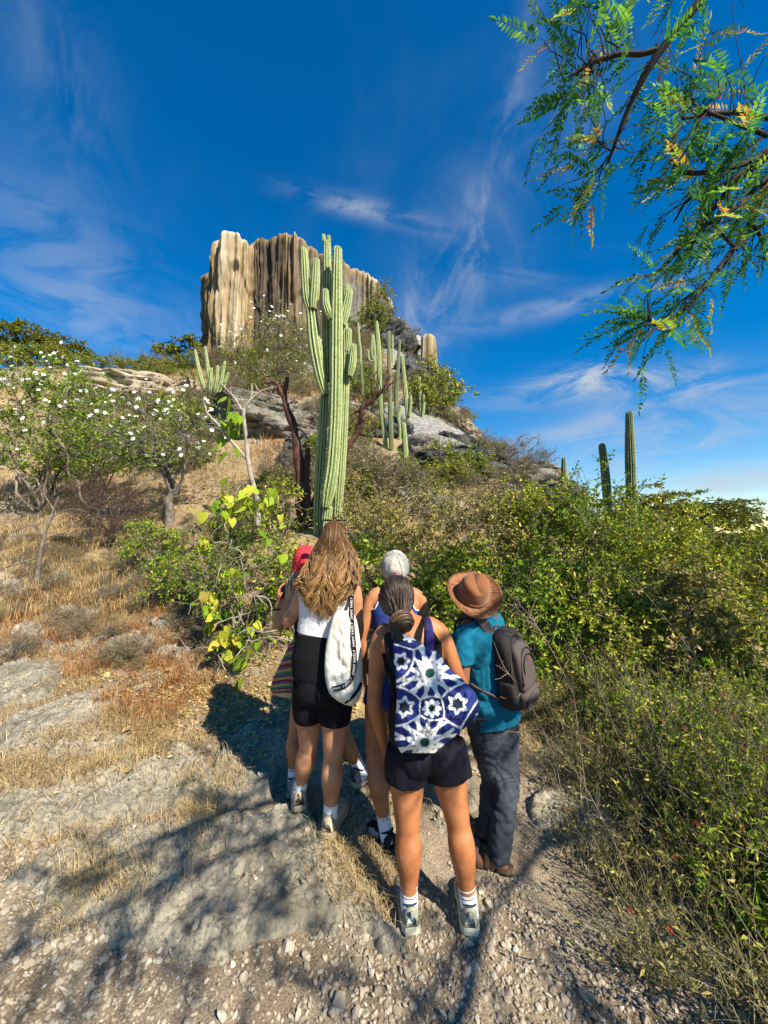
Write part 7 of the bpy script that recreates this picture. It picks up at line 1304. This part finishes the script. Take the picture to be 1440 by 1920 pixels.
# hat
hn = nrm(np.array((.04, -.66, .75))); hh = nrm(np.array((-.10, .72, .62))); hh = nrm(hh - hn * (hh @ hn)); hl = np.cross(hh, hn); hc = P(888, 1113, 2.10 + DD)
M_HAT = mat('hat_suede', [(.3, (.15, .052, .016)), (.7, (.25, .095, .030))], src='noise', scale=9, detail=5, rough=.85, sheen=.3, bump=.2, bscale=120, bdist=.003); M_HATD = mat('hat_tooled', [(.35, (.14, .05, .018)), (.5, (.25, .10, .038)), (.7, (.30, .145, .065))], src='noise', scale=70, detail=3, rough=.75, bump=.6, bscale=90, bdist=.004)
ht = MB(); na = 72; a_ = np.arange(na) * 2 * np.pi / na; rr = np.array((.092, .10, .115, .13, .145, .152)); zz = np.array((0, -.003, -.002, .003, .010, .013)); V = hc + hn * (zz[:, None] + (np.abs(np.cos(a_)) ** 2 * np.interp(rr, (.09, .152), (0, .022))[:, None]) - (np.abs(np.sin(a_)) ** 3 * np.interp(rr, (.09, .152), (0, .014))[:, None]))[..., None] + hl * (rr[:, None] * np.cos(a_))[..., None] + hh * (rr[:, None] * np.sin(a_) * 1.10)[..., None]
V2 = V - hn * .005; A_ = np.concatenate((V, V2[::-1])); i = np.arange(12 * na).reshape(12, na); ht.add(A_.reshape(-1, 3), np.stack((i[:-1], np.roll(i[:-1], -1, 1), np.roll(i[1:], -1, 1), i[1:]), -1).reshape(-1, 4)); hat = ht.obj('hat', M_HATD, p5)
cr_ = MB(); zz = np.linspace(0, 1, 14); na = 60; a_ = np.arange(na) * 2 * np.pi / na; cw = np.interp(zz, (0, .5, .8, .93, 1), (.090, .082, .074, .060, .0)); cd = np.interp(zz, (0, .5, .8, .93, 1), (.102, .094, .084, .068, .0)); hz = .118 * np.r_[zz[:-1], .97]
V = np.empty((14, na, 3)); sa, ca = np.sin(a_), np.cos(a_); k_ = zz[:, None]; pinch = 1 - .20 * np.exp(-((a_ - 1.1) / .45) ** 2)[None] * k_ ** 1.5 - .20 * np.exp(-((a_ - 2.04) / .45) ** 2)[None] * k_ ** 1.5; u_ = cw[:, None] * ca * pinch; v_ = cd[:, None] * sa * pinch
dent = -.036 * np.exp(-(u_ / .020) ** 2) * sstep(.78, 1.0, k_) * (1 + .3 * v_ / .08) + .012 * (v_ / .09) * k_; V = hc + hl * u_[..., None] + hh * v_[..., None] + hn * (hz[:, None] + dent + 0 * u_)[..., None]; i = np.arange(14 * na).reshape(14, na); cr_.add(V.reshape(-1, 3), np.stack((i[:-1], np.roll(i[:-1], -1, 1), np.roll(i[1:], -1, 1), i[1:]), -1).reshape(-1, 4)); cr_.obj('crown', M_HAT, hat)
bd = MB(); q = hc + hn * .010 + hl * (np.cos(a_) * .0905)[:, None] + hh * (np.sin(a_) * .1025)[:, None]; solid(bd, np.vstack((q, q[:1])), np.tile(hn * .007, (na + 1, 1)), np.vstack((nrm(q - hc), nrm(q - hc)[:1])) * .0022, 8, 4); bd.obj('hat_band', M_HATD, hat)
st_ = MB(); aa = np.linspace(0, 2 * np.pi, 90); q = hc + hn * (.015 + np.abs(np.cos(aa)) ** 2 * .0205 - np.abs(np.sin(aa)) ** 3 * .013)[:, None] + hl * (np.cos(aa) * .146)[:, None] + hh * (np.sin(aa) * .146 * 1.10)[:, None]
for k_ in range(0, 89): tubes(st_, np.array([q[k_], q[k_] * .45 + q[k_ + 1] * .55])[None], np.full((1, 2), .0016), 4)
st_.obj('stitching', mat('stitch_dark', (.07, .03, .015), rough=.8), hat)
# ------------------------------------------------------------------ bags
def pillow(Lp, Rp, d_back, d_front, nu, nv, bulge, seed, amp=.004, edge=.5):
    """soft bag: left and right outline in photo pixels from top to bottom; returns front grid, back grid and pixel coords"""
    v = np.linspace(0, 1, nv); u = np.linspace(0, 1, nu); Lq = crom(Lp, nv); Rq = crom(Rp, nv); PX = Lq[:, None] * (1 - u)[None, :, None] + Rq[:, None] * u[None, :, None]
    k = (np.sin(np.pi * u) ** edge)[None] * (np.interp(v, *bulge)[:, None]); db = np.interp(v, (0, 1), d_back)[:, None] + 0 * k; df = np.interp(v, (0, 1), d_front)[:, None] + 0 * k; mid = (db * .5 + df * .5)
    front = mid + (df - mid) * k + amp * fbm(PX[..., 0] / 18, PX[..., 1] / 26, 0, 4, seed) * k; back = mid + (db - mid) * k
    g = lambda D: np.array([[P(PX[i, j, 0], PX[i, j, 1], D[i, j] + DD) for j in range(nu)] for i in range(nv)])
    return g(front), g(back), PX
def grid_faces(nv, nu, flip=False):
    i = np.arange(nv * nu).reshape(nv, nu); F = np.stack((i[:-1, :-1], i[1:, :-1], i[1:, 1:], i[:-1, 1:]), -1).reshape(-1, 4); return F[:, ::-1] if flip else F
def ribbon(px, d, w, n=30, thick=.002, name='strap', m=None, parent=None, z=None):
    q = np.array([P(x, y, dd + DD) for (x, y), dd in zip(px, d)]); c = crom(q, n); T = nrm(np.gradient(c, axis=0)); toc = nrm(CAM - c); A = nrm(np.cross(T, toc)); B = np.cross(T, A); mb = MB(); solid(mb, c, A * (np.broadcast_to(w, n) / 2)[:, None], B * thick, 10, 6); return mb.obj(name, m, parent), c, A
# patterned tote of the woman in black
def tile_cols(PX):
    """star-and-strapwork print: white bands tangent to each star, cells coloured by how many bands they lie beyond"""
    x, y = PX[..., 0], PX[..., 1]
    cent = [(806, 1262, 12, 9.5, 60, .2), (796, 1392, 12, 9.5, 60, .2), (758, 1326, 6, 9.5, 17.5, .1), (858, 1320, 6, 9.5, 17.5, .1), (810, 1328, 8, 6.5, 16, .0), (752, 1240, 6, 8, 15, .4), (846, 1206, 8, 6, 15, .3), (768, 1188, 8, 6, 15, .0), (905, 1350, 8, 6, 15, .0)]
    wt = [1.0, 1.0, .62, .62, .5, .6, .6, .6, .6]
    D = np.stack([np.hypot(x - c[0], y - c[1]) / w for c, w in zip(cent, wt)], -1); k1 = D.argmin(-1)
    pal = {0: (.003, .05, .042), 1: (.010, .018, .10), 2: (.013, .025, .15), 3: (.011, .021, .12), 4: (.007, .020, .055), 5: (.013, .025, .15), 6: (.011, .02, .11)}
    col = np.zeros(x.shape + (3,)); col[:] = (.011, .021, .12); white = np.zeros(x.shape, bool)
    for k, (cx, cy, n, rho, ext, rot) in enumerate(cent):
        m = k1 == k; X, Y = x - cx, y - cy; cnt = np.zeros(x.shape, int); rr = np.hypot(X, Y); edge = np.zeros(x.shape, bool)
        for j in range(n):
            a = 2 * np.pi * (j + .5) / n + rot; h = X * math.cos(a) + Y * math.sin(a) - rho; cnt += h > 0; tang = np.abs(-X * math.sin(a) + Y * math.cos(a)); edge |= (np.abs(h) < (3.1 if n == 12 else 2.6)) & (tang < ext) & (tang > rho * .55)
        white |= m & edge
        for c_, v in pal.items(): col[m & (cnt == c_)] = v
        if n == 6: col[m & (cnt == 0)] = (.008, .016, .03)
        if n == 8: col[m & (cnt == 1)] = (.17, .035, .02); col[m & (cnt == 2)] = (.17, .10, .035)
        if n == 12: col[m & (rr > 34) & (cnt >= 5)] = (.012, .023, .135)
    o = np.sort(D, -1); white |= (o[..., 1] - o[..., 0]) < 4.4
    col[white] = (.72, .72, .69); return col
M_TILE = mat('printed_cotton', (1, 1, 1), src='col', rough=.75, bump=.25, bscale=300, bdist=.002, spec=.25, var=.08, scale=40)
fr, bk, PX = pillow([(740, 1190), (737, 1222), (741, 1262), (744, 1310), (741, 1360), (741, 1390), (752, 1412)], [(762, 1190), (818, 1222), (842, 1252), (874, 1280), (895, 1308), (892, 1345), (815, 1412)], (1.765, 1.70), (1.69, 1.575), 110, 150, ((0, .15, .45, .75, .93, 1), (.25, .5, .9, 1.15, .85, .05)), 5, .022)
tote = MB().add(fr.reshape(-1, 3), grid_faces(150, 110), col=tile_cols(PX).reshape(-1, 3)); tote.add(bk[::5, ::5].reshape(-1, 3), grid_faces(30, 22, True), col=tile_cols(PX[::5, ::5]).reshape(-1, 3))
tb = empty('tote_bag', P(800, 1400, 1.65), 'cotton bag with blue, green and white star tile print, worn below the dark hair bun', 'bag'); tote.obj('bag_body', M_TILE, tb, cols=True)
M_BSTR = cloth('bag_strap_black', (.012, .012, .015)); M_PSTR = cloth('bag_lining_indigo', (.035, .03, .13))
ribbon([(752, 1200), (742, 1180), (738, 1165), (737, 1160)], (1.70, 1.72, 1.78, 1.86), .035, m=M_TILE, parent=tb); ribbon([(806, 1232), (806, 1195), (803, 1170), (797, 1158)], (1.70, 1.72, 1.77, 1.86), .038, m=M_PSTR, parent=tb); ribbon([(796, 1228), (797, 1195), (797, 1170), (793, 1158)], (1.70, 1.725, 1.765, 1.86), .012, m=M_BSTR, parent=tb)
ribbon([(727, 1186), (732, 1215), (741, 1250), (748, 1275)], (1.77, 1.745, 1.715, 1.69), np.interp(np.linspace(0, 1, 30), (0, .4, 1), (.045, .055, .02)), m=M_BSTR, parent=tb); ribbon([(722, 1246), (733, 1275), (745, 1318), (748, 1345)], (1.75, 1.72, 1.69, 1.67), .022, m=M_TILE, parent=tb)
# canvas tote of the long-haired woman
M_CANV = mat('canvas_cream', [(.3, (.58, .56, .46)), (.7, (.70, .69, .60))], src='noise', scale=5, rough=.9, bump=.35, bscale=380, bdist=.002, spec=.1); M_BAND = cloth('band_black', (.010, .010, .012), var=.1)
fr, bk, PX = pillow([(632, 1143), (622, 1165), (611, 1215), (609, 1262), (616, 1296), (630, 1312), (648, 1322)], [(660, 1146), (669, 1165), (677, 1215), (680, 1258), (678, 1295), (670, 1315), (660, 1324)], (2.0, 1.99), (1.95, 1.86), 44, 70, ((0, .1, .4, .8, .95, 1), (.35, .5, .9, 1, .6, .1)), 15, .022)
ct = empty('tote_bag', P(645, 1320, 1.95), 'cream canvas tote with black lettered strap hanging by the long-haired woman', 'bag'); mb = MB().add(fr.reshape(-1, 3), grid_faces(70, 44)); mb.add(bk.reshape(-1, 3), grid_faces(70, 44, True)); mb.obj('bag_body', M_CANV, ct)
def dfront(px, py, fr, PX): k = np.argmin((PX[..., 0] - px) ** 2 + (PX[..., 1] - py) ** 2); return fr.reshape(-1, 3)[k, 1] - DD
bp = [(662, 1092), (659, 1120), (659, 1150), (661, 1185), (664, 1220), (664, 1250), (658, 1273), (644, 1287), (624, 1292)]
bd_ = [2.06, 2.02, 1.96] + [dfront(x, y, fr, PX) - .006 for x, y in bp[3:]]
st_o, C_, A_ = ribbon(bp, bd_, .026, 70, .0015, m=M_BAND, parent=ct); ribbon([(662, 1092), (660, 1083), (657, 1086)], (2.06, 2.12, 2.2), .026, 12, .0015, m=M_BAND, parent=ct)
b2 = [(646, 1318), (660, 1308), (671, 1294), (678, 1280)]; ribbon(b2, [dfront(x, y, fr, PX) - .006 for x, y in b2], .016, 24, .0015, m=M_BAND, parent=ct)
fc = bpy.data.curves.new('strap_text', 'FONT'); fc.body = 'JIMMY FAIRLY  ' * 5; fc.size = .0165; fc.space_character = 1.25; fc.shear = .15; fc.resolution_u = 2; fo = bpy.data.objects.new('strap_text', fc); COL.objects.link(fo)
me = bpy.data.meshes.new_from_object(fo.evaluated_get(bpy.context.evaluated_depsgraph_get())); bpy.data.objects.remove(fo); nv = len(me.vertices); co = np.empty(nv * 3, np.float32); me.vertices.foreach_get('co', co); co = co.reshape(-1, 3)
s_ = np.r_[0, np.cumsum(np.linalg.norm(np.diff(C_, axis=0), axis=1))]; ok = s_[-1]; s = ok - co[:, 0]; pos = np.stack([np.interp(s, s_, C_[:, k]) for k in range(3)], 1); lt = nrm(np.stack([np.interp(s, s_, A_[:, k]) for k in range(3)], 1)); T_ = nrm(np.stack([np.interp(s, s_, np.gradient(C_[:, k])) for k in range(3)], 1)); nn_ = np.cross(T_, lt); nn_ *= np.sign((nn_ * (CAM - pos)).sum(1, keepdims=True)); new = pos + lt * ((co[:, 1] - .006) * 1.0)[:, None] + nn_ * .0032; me.vertices.foreach_set('co', new.astype(np.float32).ravel()); bm = bmesh.new(); bm.from_mesh(me); bm.verts.ensure_lookup_table(); bad = [v for v in bm.verts if s[v.index] < .005]; bmesh.ops.delete(bm, geom=bad, context='VERTS'); bm.to_mesh(me); bm.free(); me.materials.clear(); me.materials.append(M_PIPE); lt_o = link('lettering', me, st_o); lt_o.matrix_parent_inverse = Matrix()
# striped crochet bag
M_CROC = mat('crochet', (1, 1, 1), src='col', rough=.95, bump=.9, bscale=170, bdist=.006, spec=.05, var=.18, scale=120)
fr, bk, PX = pillow([(553, 1196), (541, 1212), (527, 1240), (514, 1268), (507, 1290), (512, 1302), (532, 1308)], [(566, 1196), (572, 1212), (578, 1240), (580, 1268), (578, 1290), (572, 1302), (545, 1309)], (2.36, 2.36), (2.28, 2.22), 60, 110, ((0, .1, .4, .8, .95, 1), (.5, .6, .9, 1, .6, .1)), 25, .004)
v = np.linspace(0, 1, 110)[:, None] + .03 * np.sin(np.linspace(0, 1, 60) * 3)[None]; seq = [(.19, .04, .085), (.26, .075, .11), (.40, .33, .10), (.05, .20, .09), (.17, .04, .10), (.42, .30, .08)]; idx = (np.floor(v * 32).astype(int)) % 6; colr = np.array(seq)[idx]; colr[v > .84] = (.46, .41, .30); 
cb = empty('crochet_bag', P(540, 1308, 2.3), 'striped crochet bag in pink, green and yellow with cream base', 'bag'); mb = MB().add(fr.reshape(-1, 3), grid_faces(110, 60), col=colr.reshape(-1, 3)); mb.add(bk.reshape(-1, 3), grid_faces(110, 60, True), col=colr.reshape(-1, 3)); mb.obj('bag_body', M_CROC, cb, cols=True); ribbon([(558, 1200), (563, 1170), (567, 1120), (570, 1100)], (2.32, 2.34, 2.39, 2.44), .02, m=M_BSTR, parent=cb)
# backpack
f5 = J5['fwd']; l5 = J5['lat_s']; upb = nrm(J5['neck'] - J5['pelvis']); bc = J5['waist'] * .45 + J5['chest'] * .55; bkd = nrm(-f5 - upb * (-f5 @ upb)); lb_ = nrm(np.cross(upb, bkd)); M_BP = cloth('backpack_charcoal', (.030, .027, .027), var=.12, bs=700); M_BP2 = cloth('backpack_taupe', (.085, .066, .062), var=.08, bs=700); M_ZIP = mat('zip_black', (.01, .01, .011), rough=.5); M_TAG = mat('tag_red', (.45, .02, .03), rough=.5)
bpk = empty('backpack', bc + bkd * .12 - upb * .2, 'dark grey day backpack on the man in the leather hat', 'backpack')
def pack(name, m, c0, hts, wds, dps, off, parent, n=28, p=3.6, amp=.003, seed=1):
    q = crom(np.c_[hts, wds, dps, off], 22); mb = MB(); solid(mb, c0 + upb * q[:, :1] + bkd * q[:, 3:4], lb_ * q[:, 1:2], bkd * q[:, 2:3], n, p); V, F, N = remesh(mb, .008, 3); V = wrinkle(V, N, amp, 18, seed); return MB().add(V, F).obj(name, m, parent)
c0 = bc + bkd * .178 - upb * .035
main = pack('main_body', M_BP, c0, (-.20, -.185, -.08, .08, .165, .20, .215), (.08, .10, .107, .102, .09, .07, .03), (.046, .062, .064, .06, .05, .036, .015), (0, .0, 0, -.005, -.012, -.02, -.03), bpk)
pack('front_pocket', M_BP2, c0 + bkd * .066, (-.10, -.085, 0, .09, .135, .15), (.06, .078, .084, .078, .06, .03), (.016, .026, .03, .027, .018, .006), (0, 0, 0, -.006, -.018, -.025), bpk, seed=2); pack('lower_pocket', M_BP2, c0 + bkd * .068, (-.195, -.185, -.15, -.115, -.105), (.07, .088, .092, .084, .05), (.016, .028, .03, .024, .01), (-.01, -.004, 0, 0, 0), bpk, seed=3)
for s_ in (1, -1): pack('side_pocket', M_BP, c0 + lb_ * .102 * s_, (-.19, -.17, -.10, -.05, -.04), (.012, .022, .024, .02, .01), (.03, .05, .052, .046, .03), (0, 0, 0, 0, 0), bpk, seed=4)
def arc(c0, w, h0, h1, off, parent, rad=.0032, name='zip', m=M_ZIP):
    t = np.linspace(0, 1, 30); a = np.pi * t; q = c0 + lb_ * (np.cos(a) * w)[:, None] * (1 - .15 * np.sin(a))[:, None] + upb * (h0 + (h1 - h0) * np.sin(a) ** .55)[:, None] + bkd * (off + .0 * a)[:, None]; mb = MB(); tubes(mb, q[None], np.full((1, 30), rad), 6); mb.obj(name, m, parent)
arc(c0, .104, -.12, .18, .040, bpk); arc(c0 + bkd * .066, .077, -.06, .118, .020, bpk); arc(c0 + bkd * .066, .06, .0, .085, .029, bpk); arc(c0 + bkd * .068, .085, -.17, -.118, .024, bpk)
for o_, z_, b_ in ((.0, .06, .094), (-.045, -.155, .096)): t_ = MB(); solid(t_, c0 + lb_ * o_ + upb * z_ + bkd * (b_ + np.array((0, .004)))[:, None], np.tile(lb_ * .009, (2, 1)), np.tile(upb * .0035, (2, 1)), 12, 5); t_.obj('tag', M_TAG, bpk)
mb = MB(); a = np.linspace(0, np.pi, 14); tubes(mb, (c0 + upb * .19 - bkd * .06 + lb_ * (np.cos(a) * .035)[:, None] + upb * (np.sin(a) * .035)[:, None])[None], np.full((1, 14), .006), 6); mb.obj('grab_handle', M_BP2, bpk)
for s_ in (1, -1):
    sh = J5['neck'] * .52 + (J5['shR'] if s_ > 0 else J5['shL']) * .48; q = np.array([c0 + upb * .165 - bkd * .055 + lb_ * .055 * s_ * (1 if (lb_ @ l5) > 0 else -1), sh + np.array((0, 0, .052)) + bkd * .065, sh + np.array((0, 0, .066)), sh + f5 * .085 + np.array((0, 0, .018)), sh + f5 * .13 - upb * .13, sh + f5 * .10 - upb * .25 + l5 * .03 * s_, bc + l5 * .165 * s_ - upb * .13, c0 - upb * .16 + l5 * .12 * s_ - bkd * .05])
    c = crom(q, 34); T = nrm(np.gradient(c, axis=0)); ct_ = J5['chest'] * .6 + J5['waist'] * .4; outw = nrm(c - ct_); A_ = nrm(np.cross(T, outw)); B_ = np.cross(T, A_); mb = MB(); solid(mb, c, A_ * (.030 * np.interp(np.linspace(0, 1, 34), (0, .6, .75, 1), (1, 1, .45, .4)))[:, None], B_ * .006, 12, 5); mb.obj('shoulder_strap', M_BP2, bpk)
for me in list(bpy.data.meshes):
    if me.users == 0: bpy.data.meshes.remove(me)
